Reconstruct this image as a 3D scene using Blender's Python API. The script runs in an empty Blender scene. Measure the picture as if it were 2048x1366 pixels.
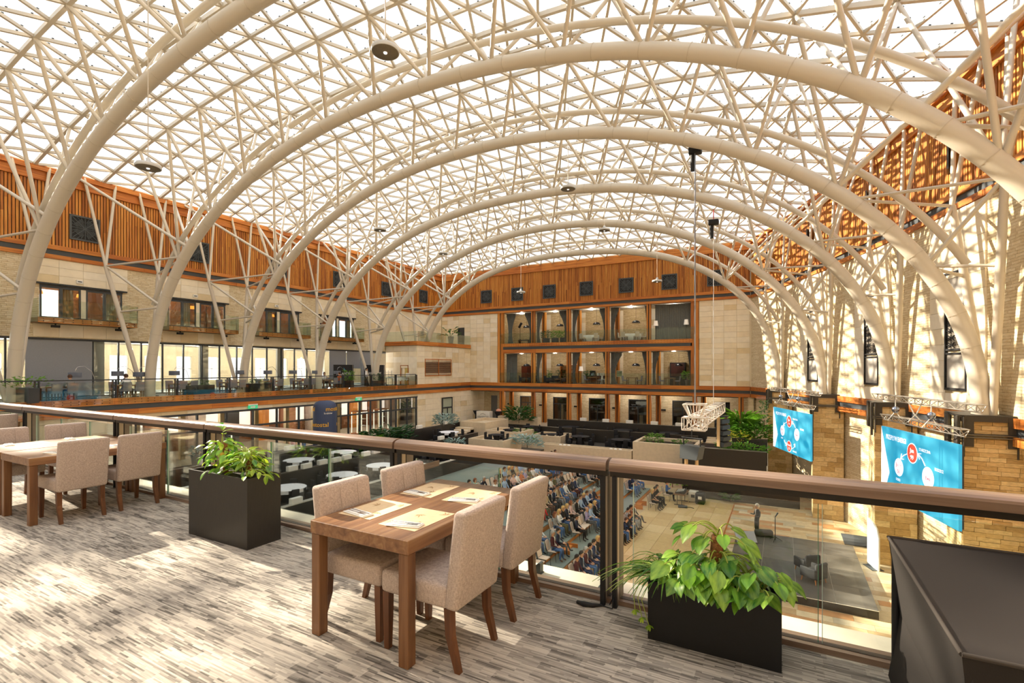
import bpy, bmesh, math, random
from mathutils import Vector, Matrix
R = math.radians
SC = bpy.context.scene
COL = SC.collection
rnd = random.Random(7)

# ---------------------------------------------------------------- camera, sky, sun, exposure
cam_d = bpy.data.cameras.new('camera'); cam = bpy.data.objects.new('camera', cam_d); COL.objects.link(cam)
cam.location = (0, 0, 1.75); cam.rotation_euler = (R(90), 0, R(28.8))
cam_d.sensor_width = 36.0; cam_d.lens = 36.0 * 985.0 / 2048.0
cam_d.shift_y = 53.0 / 2048.0; cam_d.clip_start = 0.05; cam_d.clip_end = 400
SC.camera = cam
SC.view_settings.view_transform = 'Standard'; SC.view_settings.look = 'None'
SC.view_settings.exposure = 0.75; SC.view_settings.gamma = 1.0
SC.view_settings.use_curve_mapping = False
try:
    SC.cycles.max_bounces = 10; SC.cycles.diffuse_bounces = 4; SC.cycles.glossy_bounces = 3
    SC.cycles.transmission_bounces = 6; SC.cycles.transparent_max_bounces = 28
    SC.cycles.sample_clamp_indirect = 6.0; SC.cycles.use_denoising = True
    SC.cycles.caustics_reflective = False; SC.cycles.caustics_refractive = False
except Exception:
    pass
SUN_EL = R(28); SUN_DIR = Vector((-math.cos(SUN_EL) * 0.994, math.cos(SUN_EL) * 0.11, math.sin(SUN_EL)))  # towards the sun
w = bpy.data.worlds.new('sky'); SC.world = w; w.use_nodes = True
nt = w.node_tree; nt.nodes.clear()
wo = nt.nodes.new('ShaderNodeOutputWorld'); bg = nt.nodes.new('ShaderNodeBackground')
tc = nt.nodes.new('ShaderNodeTexCoord'); dp = nt.nodes.new('ShaderNodeVectorMath'); dp.operation = 'DOT_PRODUCT'
dp.inputs[1].default_value = SUN_DIR
cr = nt.nodes.new('ShaderNodeValToRGB')
cr.color_ramp.elements[0].position = 0.0; cr.color_ramp.elements[0].color = (0.70, 0.84, 1.0, 1)
cr.color_ramp.elements[1].position = 0.75; cr.color_ramp.elements[1].color = (1.0, 0.985, 0.96, 1)
mr = nt.nodes.new('ShaderNodeMapRange'); mr.inputs[1].default_value = -1; mr.inputs[2].default_value = 1
nt.links.new(tc.outputs['Generated'], dp.inputs[0]); nt.links.new(dp.outputs['Value'], mr.inputs[0])
nt.links.new(mr.outputs[0], cr.inputs[0]); nt.links.new(cr.outputs[0], bg.inputs[0])
bg.inputs[1].default_value = 1.35
nt.links.new(bg.outputs[0], wo.inputs[0])
sd = bpy.data.lights.new('sun', 'SUN'); sd.energy = 19.0; sd.angle = R(0.6); sd.color = (1.0, 0.86, 0.66)
so = bpy.data.objects.new('sun', sd); COL.objects.link(so); so.location = (-60, 20, 60)
so.rotation_euler = SUN_DIR.to_track_quat('Z', 'Y').to_euler()

# ---------------------------------------------------------------- materials
def new_mat(name):
    m = bpy.data.materials.new(name); m.use_nodes = True
    n = m.node_tree; b = n.nodes['Principled BSDF']
    return m, n, b
def lin(c):
    return tuple(((x / 12.92) if x <= 0.04045 else ((x + 0.055) / 1.055) ** 2.4) for x in c)
def hexc(h):
    return lin((int(h[0:2], 16) / 255, int(h[2:4], 16) / 255, int(h[4:6], 16) / 255))
_mc = {}
def M(h, rough=0.6, metal=0.0, spec=0.4, var=0.0, scale=8.0, bump=0.0, bscale=60.0, stretch=None, emit=None, emit_s=0.0, two=None):
    """plain procedural material: base colour with noise variation, optional bump, optional second colour streaks"""
    key = (h, rough, metal, spec, var, scale, bump, bscale, stretch, emit, emit_s, two)
    if key in _mc: return _mc[key]
    m, n, b = new_mat('m_' + h)
    c = hexc(h)
    b.inputs['Base Color'].default_value = (*c, 1); b.inputs['Roughness'].default_value = rough
    b.inputs['Metallic'].default_value = metal; b.inputs['Specular IOR Level'].default_value = spec
    N = n.nodes.new; L = n.links.new
    if var > 0 or bump > 0:
        t = N('ShaderNodeTexCoord'); mp = N('ShaderNodeMapping'); L(t.outputs['Object'], mp.inputs[0])
        if stretch: mp.inputs['Scale'].default_value = stretch
    if var > 0:
        ns = N('ShaderNodeTexNoise'); ns.inputs['Scale'].default_value = scale; ns.inputs['Detail'].default_value = 5
        L(mp.outputs[0], ns.inputs['Vector'])
        r = N('ShaderNodeValToRGB'); L(ns.outputs['Fac'], r.inputs[0])
        c2 = hexc(two) if two else tuple(min(1, x * (1 + var)) for x in c)
        c1 = c if two else tuple(x * (1 - var) for x in c)
        r.color_ramp.elements[0].position = 0.32; r.color_ramp.elements[0].color = (*c1, 1)
        r.color_ramp.elements[1].position = 0.68; r.color_ramp.elements[1].color = (*c2, 1)
        L(r.outputs[0], b.inputs['Base Color'])
    if bump > 0:
        nb = N('ShaderNodeTexNoise'); nb.inputs['Scale'].default_value = bscale; nb.inputs['Detail'].default_value = 4
        L(mp.outputs[0], nb.inputs['Vector'])
        bu = N('ShaderNodeBump'); bu.inputs['Strength'].default_value = bump; bu.inputs['Distance'].default_value = 0.02
        L(nb.outputs['Fac'], bu.inputs['Height']); L(bu.outputs[0], b.inputs['Normal'])
    if emit:
        b.inputs['Emission Color'].default_value = (*hexc(emit), 1); b.inputs['Emission Strength'].default_value = emit_s
    _mc[key] = m
    return m
def glass_mat(name, tint, refl=0.08, rough=0.02, haze=0.0):
    m, n, b = new_mat(name); n.nodes.remove(b)
    N = n.nodes.new; L = n.links.new
    o = n.nodes['Material Output']
    t = N('ShaderNodeBsdfTransparent'); t.inputs[0].default_value = (*tint, 1)
    g = N('ShaderNodeBsdfGlossy'); g.inputs['Roughness'].default_value = rough; g.inputs[0].default_value = (0.95, 0.97, 0.96, 1)
    lw = N('ShaderNodeLayerWeight'); lw.inputs[0].default_value = 0.25
    ma = N('ShaderNodeMath'); ma.operation = 'MULTIPLY_ADD'; ma.inputs[1].default_value = 0.45; ma.inputs[2].default_value = refl * 0.4
    L(lw.outputs['Fresnel'], ma.inputs[0])
    mx = N('ShaderNodeMixShader'); L(ma.outputs[0], mx.inputs[0]); L(t.outputs[0], mx.inputs[1]); L(g.outputs[0], mx.inputs[2])
    last = mx
    if haze > 0:
        d = N('ShaderNodeBsdfTranslucent'); d.inputs[0].default_value = (0.9, 0.92, 0.95, 1)
        m2 = N('ShaderNodeMixShader'); m2.inputs[0].default_value = haze
        L(mx.outputs[0], m2.inputs[1]); L(d.outputs[0], m2.inputs[2]); last = m2
    L(last.outputs[0], o.inputs[0])
    return m
GLASS = glass_mat('clear_glass', (0.93, 0.97, 0.95), 0.05)
GLASS_FAR = glass_mat('balustrade_glass', (0.90, 0.95, 0.92), 0.06)
GLASS_ROOF = glass_mat('roof_glass', (0.96, 0.97, 0.98), 0.04)
GLASS_DARK = glass_mat('window_glass', (0.88, 0.91, 0.90), 0.14)

def stone_split(name, c1, c2, c3, axis='z', lw=0.5, lh=0.11, bump=0.6):
    """split-face stone: thin courses of uneven blocks with rough faces"""
    m, n, b = new_mat(name); N = n.nodes.new; L = n.links.new
    t = N('ShaderNodeTexCoord'); sp = N('ShaderNodeSeparateXYZ'); L(t.outputs['Object'], sp.inputs[0])
    cb = N('ShaderNodeCombineXYZ')
    ad = N('ShaderNodeMath'); ad.operation = 'ADD'; L(sp.outputs['X'], ad.inputs[0]); L(sp.outputs['Y'], ad.inputs[1])
    L(ad.outputs[0], cb.inputs[0]); L(sp.outputs['Z'], cb.inputs[1])
    br = N('ShaderNodeTexBrick'); br.inputs['Scale'].default_value = 1.0
    br.inputs['Brick Width'].default_value = lw; br.inputs['Row Height'].default_value = lh
    br.inputs['Mortar Size'].default_value = 0.008; br.inputs['Mortar Smooth'].default_value = 0.6; br.inputs['Bias'].default_value = 0.0
    br.offset = 0.37; br.squash = 0.7; br.squash_frequency = 3
    br.inputs['Color1'].default_value = (*hexc(c1), 1); br.inputs['Color2'].default_value = (*hexc(c2), 1); br.inputs['Mortar'].default_value = (*hexc(c3), 1)
    L(cb.outputs[0], br.inputs['Vector'])
    ns = N('ShaderNodeTexNoise'); ns.inputs['Scale'].default_value = 5; ns.inputs['Detail'].default_value = 8
    mp = N('ShaderNodeMapping'); mp.inputs['Scale'].default_value = (1, 1, 3.2); L(t.outputs['Object'], mp.inputs[0]); L(mp.outputs[0], ns.inputs['Vector'])
    mx = N('ShaderNodeMixRGB'); mx.blend_type = 'OVERLAY'; mx.inputs[0].default_value = 0.55
    L(br.outputs['Color'], mx.inputs[1]); L(ns.outputs['Fac'], mx.inputs[2]); L(mx.outputs[0], b.inputs['Base Color'])
    b.inputs['Roughness'].default_value = 0.85; b.inputs['Specular IOR Level'].default_value = 0.2
    sm = N('ShaderNodeMath'); sm.operation = 'MULTIPLY_ADD'; sm.inputs[1].default_value = -0.7
    L(br.outputs['Fac'], sm.inputs[0]); L(ns.outputs['Fac'], sm.inputs[2])
    bu = N('ShaderNodeBump'); bu.inputs['Strength'].default_value = bump; bu.inputs['Distance'].default_value = 0.06
    L(sm.outputs[0], bu.inputs['Height']); L(bu.outputs[0], b.inputs['Normal'])
    return m
SPLIT = stone_split('split_stone', 'EADBBC', 'DAC7A2', 'B8A27C')
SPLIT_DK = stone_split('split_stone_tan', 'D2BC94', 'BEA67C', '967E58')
PIER = stone_split('pier_stone', 'E2CC9E', 'D0B688', 'A88A5C')

def wood_mat(name, ca, cb_, cc, axis=2, rough=0.42, sc=1.0, spec=0.35):
    """wood with grain along one axis of the object"""
    m, n, b = new_mat(name); N = n.nodes.new; L = n.links.new
    t = N('ShaderNodeTexCoord'); mp = N('ShaderNodeMapping')
    s = [14 * sc, 14 * sc, 14 * sc]; s[axis] = 0.55 * sc; mp.inputs['Scale'].default_value = s
    L(t.outputs['Object'], mp.inputs[0])
    ns = N('ShaderNodeTexNoise'); ns.inputs['Scale'].default_value = 1.0; ns.inputs['Detail'].default_value = 6; ns.inputs['Distortion'].default_value = 0.6
    L(mp.outputs[0], ns.inputs['Vector'])
    r = N('ShaderNodeValToRGB'); e = r.color_ramp.elements
    e[0].position = 0.3; e[0].color = (*hexc(ca), 1); e[1].position = 0.72; e[1].color = (*hexc(cc), 1)
    k = e.new(0.5); k.color = (*hexc(cb_), 1)
    L(ns.outputs['Fac'], r.inputs[0]); L(r.outputs[0], b.inputs['Base Color'])
    b.inputs['Roughness'].default_value = rough; b.inputs['Specular IOR Level'].default_value = spec
    bu = N('ShaderNodeBump'); bu.inputs['Strength'].default_value = 0.15; bu.inputs['Distance'].default_value = 0.01
    L(ns.outputs['Fac'], bu.inputs['Height']); L(bu.outputs[0], b.inputs['Normal'])
    return m
WOOD_V = [wood_mat('teak_v%d' % i, a, b_, c, 2, 0.5) for i, (a, b_, c) in enumerate([('A8642A', 'C27A34', 'D89248'), ('8A4E22', 'A8642A', 'C47E38'), ('BA7230', 'D08A3C', 'E2A454')])]
WOOD_X = wood_mat('teak_x', '98542A', 'B86C30', 'D0863E', 0, 0.45)
WOOD_Y = wood_mat('teak_y', '98542A', 'B86C30', 'D0863E', 1, 0.45)
WOOD_X2 = wood_mat('teak_x2', 'A86030', 'C67C38', 'DA9648', 0, 0.45)
WOOD_Y2 = wood_mat('teak_y2', 'A86030', 'C67C38', 'DA9648', 1, 0.45)
OAK_X = wood_mat('oak_x', '6E4C32', '846040', '9A7650', 0, 0.38, 1.6)
OAK_Y = wood_mat('oak_y', '664630', '7C583C', '92704E', 1, 0.34, 1.6)
OAK_Z = wood_mat('oak_z', '5A3C28', '6E4C32', '825E40', 2, 0.4, 1.6)
OAK_D = wood_mat('oak_dark', '4A2E1C', '5E3B24', '724A2E', 2, 0.4, 1.6)
RAILWOOD = wood_mat('rail_wood', '5E483C', '7A6252', '96806E', 0, 0.3, 1.2, 0.5)
STONE = [M(h, 0.6, var=0.05, scale=2.0, bump=0.04) for h in ('EEE2CA', 'E6D6B8', 'F0E6D2', 'DFCCA6', 'EBDDC2')]
CREAM = M('D9C9AE', 0.5, var=0.05, scale=3.0)
STEEL = M('D2C9B9', 0.42, spec=0.45)
STEEL_D = M('CCC2B2', 0.45, spec=0.45)
DARK = M('33363A', 0.5, spec=0.4)
DARKGREY = M('454A4E', 0.55)
BLACK = M('17171A', 0.6)
GRANITE = M('2E2A26', 0.38, var=0.35, scale=30, spec=0.5)
GRANITE_T = M('4A443C', 0.42, var=0.2, scale=30, spec=0.5)
WHITE = M('ECEAE4', 0.6)
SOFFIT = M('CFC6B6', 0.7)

# ---------------------------------------------------------------- mesh helpers
class MB:
    def __init__(s): s.v = []; s.f = []; s.mi = []; s.sm = []
    def add(s, vs, fs, m=0, smooth=False):
        o = len(s.v); s.v += [tuple(p) for p in vs]
        for f in fs: s.f.append(tuple(o + i for i in f)); s.mi.append(m); s.sm.append(smooth)
        return s
    def box(s, x0, y0, z0, x1, y1, z1, m=0):
        return s.add([(x0, y0, z0), (x1, y0, z0), (x1, y1, z0), (x0, y1, z0), (x0, y0, z1), (x1, y0, z1), (x1, y1, z1), (x0, y1, z1)],
                     [(0, 3, 2, 1), (4, 5, 6, 7), (0, 1, 5, 4), (1, 2, 6, 5), (2, 3, 7, 6), (3, 0, 4, 7)], m)
    def obb(s, c, ux, uy, uz, m=0):
        c, ux, uy, uz = Vector(c), Vector(ux), Vector(uy), Vector(uz)
        vs = [c + a * ux + b * uy + d * uz for d in (-1, 1) for (a, b) in ((-1, -1), (1, -1), (1, 1), (-1, 1))]
        return s.add(vs, [(0, 3, 2, 1), (4, 5, 6, 7), (0, 1, 5, 4), (1, 2, 6, 5), (2, 3, 7, 6), (3, 0, 4, 7)], m)
    def bar(s, p, q, wd, ht, up=(0, 0, 1), m=0):
        p, q = Vector(p), Vector(q); d = q - p
        if d.length < 1e-6: return s
        u = d.normalized(); sd_ = u.cross(Vector(up))
        if sd_.length < 1e-4: sd_ = u.cross(Vector((1, 0, 0)))
        sd_.normalize(); n = sd_.cross(u)
        return s.obb((p + q) / 2, d / 2, sd_ * wd / 2, n * ht / 2, m)
    def path(s, pts, r, n=8, caps=True, m=0, smooth=True, flat=1.0):
        pts = [Vector(p) for p in pts]; k = len(pts)
        rs = r if isinstance(r, (list, tuple)) else [r] * k
        t0 = (pts[1] - pts[0]).normalized()
        a = t0.cross(Vector((0, 0, 1)))
        if a.length < 1e-3: a = t0.cross(Vector((1, 0, 0)))
        a.normalize(); vs = []; pt = t0
        for i, p in enumerate(pts):
            t = (pts[min(i + 1, k - 1)] - pts[max(i - 1, 0)])
            t = t.normalized() if t.length > 1e-9 else pt
            q = pt.rotation_difference(t); a = q @ a; a = (a - t * a.dot(t)).normalized(); b = t.cross(a); pt = t
            for j in range(n):
                an = 2 * math.pi * j / n
                vs.append(p + a * (math.cos(an) * rs[i]) + b * (math.sin(an) * rs[i] * flat))
        fs = [(i * n + j, i * n + (j + 1) % n, (i + 1) * n + (j + 1) % n, (i + 1) * n + j) for i in range(k - 1) for j in range(n)]
        s.add(vs, fs, m, smooth)
        if caps:
            s.add(vs[:n], [tuple(range(n - 1, -1, -1))], m); s.add(vs[-n:], [tuple(range(n))], m)
        return s
    def tube(s, p, q, r, r2=None, n=8, caps=True, m=0):
        return s.path([p, q], [r, r if r2 is None else r2], n, caps, m)
    def lathe(s, prof, n=16, c=(0, 0, 0), m=0, smooth=True, sx=1.0, sy=1.0):
        vs = [(c[0] + r * sx * math.cos(2 * math.pi * j / n), c[1] + r * sy * math.sin(2 * math.pi * j / n), c[2] + z) for r, z in prof for j in range(n)]
        k = len(prof)
        fs = [(i * n + j, i * n + (j + 1) % n, (i + 1) * n + (j + 1) % n, (i + 1) * n + j) for i in range(k - 1) for j in range(n)]
        s.add(vs, fs, m, smooth)
        if prof[0][0] > 1e-6: s.add(vs[:n], [tuple(range(n - 1, -1, -1))], m)
        if prof[-1][0] > 1e-6: s.add(vs[-n:], [tuple(range(n))], m)
        return s
    def prism(s, poly, z0, z1, m=0):
        n = len(poly)
        vs = [(x, y, z0) for x, y in poly] + [(x, y, z1) for x, y in poly]
        return s.add(vs, [tuple(range(n - 1, -1, -1)), tuple(range(n, 2 * n))] + [(i, (i + 1) % n, n + (i + 1) % n, n + i) for i in range(n)], m)
    def rbox(s, x0, y0, z0, x1, y1, z1, r, m=0, seg=2, smooth=True):
        """box with rounded edges (superellipsoid-like inset grid through bmesh bevel)"""
        bm = bmesh.new(); bmesh.ops.create_cube(bm, size=1.0)
        for v in bm.verts: v.co = Vector(((v.co.x + .5) * (x1 - x0) + x0, (v.co.y + .5) * (y1 - y0) + y0, (v.co.z + .5) * (z1 - z0) + z0))
        bmesh.ops.bevel(bm, geom=bm.edges[:], offset=r, segments=seg, affect='EDGES', profile=0.5)
        bm.verts.index_update()
        s.add([v.co[:] for v in bm.verts], [tuple(v.index for v in f.verts) for f in bm.faces], m, smooth); bm.free()
        return s
    def mesh(s, name, mats):
        me = bpy.data.meshes.new(name); me.from_pydata(s.v, [], s.f)
        for q in (mats if isinstance(mats, (list, tuple)) else [mats]): me.materials.append(q)
        me.polygons.foreach_set('material_index', s.mi); me.polygons.foreach_set('use_smooth', s.sm); me.update()
        return me
    def build(s, name, mats, parent=None, loc=None, rotz=0, **kw):
        return link(name, s.mesh(name, mats), parent, loc, rotz, **kw)
def link(name, me, parent=None, loc=None, rotz=0, **kw):
    o = bpy.data.objects.new(name, me); COL.objects.link(o)
    if parent: o.parent = parent
    if loc is not None: o.location = loc
    if rotz: o.rotation_euler = (0, 0, rotz)
    for k, v in kw.items(): o[k] = v
    return o
def thing(name, label, cat, loc=(0, 0, 0), rotz=0, group=None):
    o = bpy.data.objects.new(name, None); COL.objects.link(o); o.location = loc; o.rotation_euler = (0, 0, rotz)
    o.empty_display_size = 0.2; o['label'] = label; o['category'] = cat
    if group: o['group'] = group
    return o
def add_fill_light(parent, loc, power, col=(1.0, .92, .80), r=.12):  # point light for the lamps added to brighten dim interiors
    d = bpy.data.lights.new('fill_light', 'POINT'); d.energy = power; d.color = col; d.shadow_soft_size = r
    o = bpy.data.objects.new('fill_light', d); COL.objects.link(o); o.parent = parent; o.location = loc
    return o
def tag(o, label, cat, group=None):
    o['label'] = label; o['category'] = cat
    if group: o['group'] = group
    return o
def dup(root, loc, rotz=0, label=None, group=None, scale=None):
    r = root.copy(); COL.objects.link(r); r.location = loc; r.rotation_euler = (0, 0, rotz)
    if scale: r.scale = (scale,) * 3
    if label: r['label'] = label
    if group: r['group'] = group
    for ch in list(root.children):
        c = ch.copy(); COL.objects.link(c); c.parent = r
        for g in ch.children:
            d = g.copy(); COL.objects.link(d); d.parent = c
    return r
class Proto:
    """first call places the prototype itself, later calls place copies"""
    def __init__(s, root): s.root = root; s.used = False
    def put(s, loc, rotz, label, group=None, scale=None):
        if not s.used:
            s.used = True; o = s.root; o.location = loc; o.rotation_euler = (0, 0, rotz)
            if scale: o.scale = (scale,) * 3
            o['label'] = label
            if group: o['group'] = group
            return o
        return dup(s.root, loc, rotz, label, group, scale)
def struct(name, mb, mats, parent=None, **kw):
    o = mb.build(name, mats, parent, **kw)
    if parent is None: o['kind'] = 'structure'
    return o
def baked(o):
    """mesh of an object after its modifiers, evaluated alone in a scratch scene"""
    sc2 = bpy.data.scenes.new('scratch'); sc2.collection.objects.link(o)
    with bpy.context.temp_override(scene=sc2, view_layer=sc2.view_layers[0]):
        dg = bpy.context.evaluated_depsgraph_get(); me = bpy.data.meshes.new_from_object(o.evaluated_get(dg))
    bpy.data.objects.remove(o); bpy.data.scenes.remove(sc2)
    return me
def text_mesh(body, size, mat_, extrude=0.004, align='CENTER'):
    """flat lettering in the XZ plane facing -Y, centred on the origin"""
    cu = bpy.data.curves.new('letters', 'FONT'); cu.body = body; cu.size = size; cu.align_x = align; cu.align_y = 'CENTER'; cu.extrude = extrude
    cu.resolution_u = 2
    me = baked(bpy.data.objects.new('letters', cu)); bpy.data.curves.remove(cu)
    for v in me.vertices: x, y, z = v.co; v.co = (x, -z, y)
    me.materials.clear(); me.materials.append(mat_)
    return me
ORD = ['first', 'second', 'third', 'fourth', 'fifth', 'sixth', 'seventh', 'eighth', 'ninth', 'tenth', 'eleventh', 'twelfth', 'thirteenth', 'fourteenth', 'fifteenth', 'sixteenth', 'seventeenth', 'eighteenth', 'nineteenth', 'twentieth']
def wallx(y): return 9.47 - 0.00485 * y * y
XL = -37.3; YB = 49.6; XT = -33.0; ZG = -4.5; ZS = -7.7; ZE = 13.35
# ================================================================ STRUCTURE
ARCH = [(9.8, 10.6, -34.5, 8.0, 13.9, 2.15), (15.9, 17.2, -34.3, 7.34, 13.8, 2.12), (22.1, 23.4, -34.6, 6.2, 13.8, 2.05),
        (28.6, 30.0, -34.4, 4.6, 13.25, 2.2), (34.8, 37.0, -34.0, 2.3, 13.0, 2.1), (41.6, 43.9, -34.0, -0.3, 12.4, 2.3)]
def carpet_mat():
    m, n, b = new_mat('striped_carpet'); N = n.nodes.new; L = n.links.new
    t = N('ShaderNodeTexCoord')
    br = N('ShaderNodeTexBrick'); br.inputs['Scale'].default_value = 1.0
    br.inputs['Brick Width'].default_value = 0.17; br.inputs['Row Height'].default_value = 0.011; br.inputs['Mortar Size'].default_value = 0.0
    br.offset = 0.43; br.offset_frequency = 2; br.squash = 0.6; br.squash_frequency = 3
    br.inputs['Color1'].default_value = (0, 0, 0, 1); br.inputs['Color2'].default_value = (1, 1, 1, 1); br.inputs['Mortar'].default_value = (0.3, 0.3, 0.3, 1)
    L(t.outputs['Object'], br.inputs['Vector'])
    b2 = N('ShaderNodeTexBrick'); b2.inputs['Scale'].default_value = 1.0; b2.inputs['Brick Width'].default_value = 0.21; b2.inputs['Row Height'].default_value = 0.07
    b2.inputs['Mortar Size'].default_value = 0.0; b2.offset = 0.31; b2.squash = 1.6; b2.squash_frequency = 2
    b2.inputs['Color1'].default_value = (0, 0, 0, 1); b2.inputs['Color2'].default_value = (1, 1, 1, 1)
    L(t.outputs['Object'], b2.inputs['Vector'])
    ns = N('ShaderNodeTexNoise'); ns.inputs['Scale'].default_value = 1.0; ns.inputs['Detail'].default_value = 3
    mp = N('ShaderNodeMapping'); mp.inputs['Scale'].default_value = (5, 90, 1); L(t.outputs['Object'], mp.inputs[0]); L(mp.outputs[0], ns.inputs['Vector'])
    a = N('ShaderNodeMath'); a.operation = 'MULTIPLY_ADD'; a.inputs[1].default_value = 0.40; L(br.outputs['Color'], a.inputs[0])
    a2 = N('ShaderNodeMath'); a2.operation = 'MULTIPLY_ADD'; a2.inputs[1].default_value = 0.30; a2.inputs[2].default_value = -0.02; L(b2.outputs['Color'], a2.inputs[0])
    L(a2.outputs[0], a.inputs[2])
    a3 = N('ShaderNodeMath'); a3.operation = 'MULTIPLY_ADD'; a3.inputs[1].default_value = 0.55; L(ns.outputs['Fac'], a3.inputs[0]); L(a.outputs[0], a3.inputs[2])
    r = N('ShaderNodeValToRGB'); e = r.color_ramp.elements
    e[0].position = 0.28; e[0].color = (*hexc('55504B'), 1); e[1].position = 0.82; e[1].color = (*hexc('BDB4A8'), 1)
    k = e.new(0.5); k.color = (*hexc('8F8880'), 1)
    L(a3.outputs[0], r.inputs[0]); L(r.outputs[0], b.inputs['Base Color']); b.inputs['Roughness'].default_value = 0.95; b.inputs['Specular IOR Level'].default_value = 0.1
    pile = N('ShaderNodeTexNoise'); pile.inputs['Scale'].default_value = 420; L(t.outputs['Object'], pile.inputs['Vector'])
    bu = N('ShaderNodeBump'); bu.inputs['Strength'].default_value = 0.5; bu.inputs['Distance'].default_value = 0.004; L(pile.outputs['Fac'], bu.inputs['Height']); L(bu.outputs[0], b.inputs['Normal'])
    return m
CARPET = carpet_mat()
TILE_MATS = [M(h, 0.45, var=0.10, scale=5, bump=0.05) for h in ('C9B08A', 'B79A74', 'D6C3A2', 'C08F62', 'BFB29A', 'CDB894')]
GREENC = M('7E8780', 0.9, var=0.14, scale=14, bump=0.2, bscale=200, stretch=(0.6, 6, 1))

# balcony floor we stand on
fl = struct('floor', MB().box(-24, -6.2, -0.06, 8.9, 3.56, 0.0), CARPET)
MB().box(-24, -6.2, -0.6, 8.9, 3.50, -0.064).build('slab', CREAM, fl)
MB().box(-24, 3.56, -0.10, 8.9, 3.70, 0.035).build('edge_board', RAILWOOD, fl)
MB().box(-24, 3.702, -0.6, 8.9, 3.98, 0.0).build('stone_coping', M('DDD3C0', 0.55, var=0.04), fl)
for i in range(22):
    MB().box(-24 + i * 1.5 + .005, 3.982, -4.4, -22.5 + i * 1.5 - .005, 4.01, -0.61).build('facing_panel', STONE[i % 5], fl)
# wall behind us and its returns (out of frame, they close the room)
struct('wall_front', MB().box(-37.6, -8.4, -7.7, 9.6, -8.1, 13.3), STONE[0])

# lower floors
g2 = struct('floor', MB().box(-44, -8, ZG - 0.3, -28.95, 56.0, ZG).box(-28.95, 48.15, ZG - .3, 1.5, 56.0, ZG).box(-28.95, -8, ZG - .3, -14, 9, ZG), M('C9BDA8', 0.25, var=0.08, scale=1.5, spec=0.5))
g3 = struct('floor', MB().box(-24.0, -8, ZS - 0.3, 10.5, 48.04, ZS), M('C2A984', 0.5, var=0.15, scale=2.0))
k = 0
for j in range(46):
    y = 16.2 + j * 0.5; 
    if y > 38.4: break
    x = -3.0 + (j * 0.47) % 1.1 - 1.1
    while x < 5.6:
        wd = 1.1 + rnd.random() * .9; x2 = min(x + wd, 6.2)
        xa = max(x, -3.0)
        inside = (-2.3 < x and x2 < 3.0 and 22.9 < y < 29.8)
        if x2 - xa > .2 and not inside and x2 < wallx(y) + .3 and k < 300:
            MB().box(xa + .004, y + .004, ZS + .001, x2 - .004, y + .496, ZS + .014 + rnd.random() * .006).build('stone_tile', TILE_MATS[rnd.randrange(6)], g3); k += 1
        x = x2 if x2 > x else x + 1
# pale dance floor laid in panels before the audience
PARQ = [M(h, 0.5, var=0.12, scale=6, stretch=(1, 5, 1)) for h in ('C9AD7E', 'C2A473', 'D0B688', 'BFA070')]
df = thing('dance_floor', 'tan panelled dance floor laid between the audience and the stage', 'floor panel', (-2.95, 16, ZS + .02))
for i in range(5):
    for j in range(15):
        MB().box(-5.1 + i * 1.02 + .006, j * 1.4 + .006, 0, -5.1 + i * 1.02 + 1.014, j * 1.4 + 1.394, .035).build('floor_panel', PARQ[rnd.randrange(4)], df)
MB().box(0.0, 0, 0, .05, 21, .055).build('edge_strip', WOOD_Y, df)

# ---------------------------------------------------------------- back wall
wb = struct('wall_back', MB().box(-37.6, YB + .06, 8.13, -2.4, YB + .5, ZE).box(-37.6, YB + .06, -.9, -29.2, YB + .5, 8.13)
            .box(-6.98, YB + .06, -.9, -2.4, YB + .5, 8.13), STONE[0])
def boards(parent, x0, x1, z0, z1, ydep, mats, ln=3.4, seed=1, axis='x', fixed=0.0):
    """a row of butted boards along a wall; axis x on the back wall, axis y on the left walls"""
    r2 = random.Random(seed); a = x0
    while a < x1 - .01:
        b_ = min(a + ln * (0.7 + .6 * r2.random()), x1)
        if x1 - b_ < .5: b_ = x1
        d = ydep + r2.random() * .015
        if axis == 'x': MB().box(a + .004, fixed - d, z0, b_ - .004, fixed + .06, z1).build('board', mats[r2.randrange(len(mats))], parent)
        else: MB().box(fixed - .06, a + .004, z0, fixed + d, b_ - .004, z1).build('board', mats[r2.randrange(len(mats))], parent)
        a = b_
WX = [WOOD_X, WOOD_X2]; WY = [WOOD_Y, WOOD_Y2]
boards(wb, XL, -2.6, 8.12, 8.36, .10, WX, seed=2, fixed=YB)
boards(wb, XL, -2.6, 8.66, 8.92, .10, WX, seed=3, fixed=YB)
boards(wb, XL, -2.6, 12.5, 13.3, .14, WX, ln=5, seed=4, fixed=YB)
MB().box(XL, YB - .03, 8.362, -2.6, YB + .05, 8.658).build('grey_channel', DARKGREY, wb)
def slats(parent, a0, a1, z0, z1, step, place, name='slat_cladding', seed=5):
    """thin vertical wood battens, too many to pick apart, joined in one real mesh"""
    mb = MB(); r2 = random.Random(seed); a = a0; i = 0
    while a < a1:
        zs = z0; cuts = [z0 + (z1 - z0) * (0.35 + .3 * r2.random())] if r2.random() < .7 else []
        for zc in cuts + [z1]:
            p, q, d = place(a), place(a + step * .70), .035 + .02 * r2.random()
            nx, ny = -(q[1] - p[1]), (q[0] - p[0]); l = math.hypot(nx, ny); nx, ny = nx / l, ny / l
            mb.prism([(p[0], p[1]), (q[0], q[1]), (q[0] + nx * d, q[1] + ny * d), (p[0] + nx * d, p[1] + ny * d)], zs + .003, zc - .003, r2.randrange(3)); zs = zc
        a += step
    o = mb.build(name, WOOD_V, parent); o['kind'] = 'stuff'; return o
MB().box(XL, YB + .03, 8.92, -2.6, YB + .055, 12.5).build('cladding_back', M('4A2A14', .7), wb)
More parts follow.
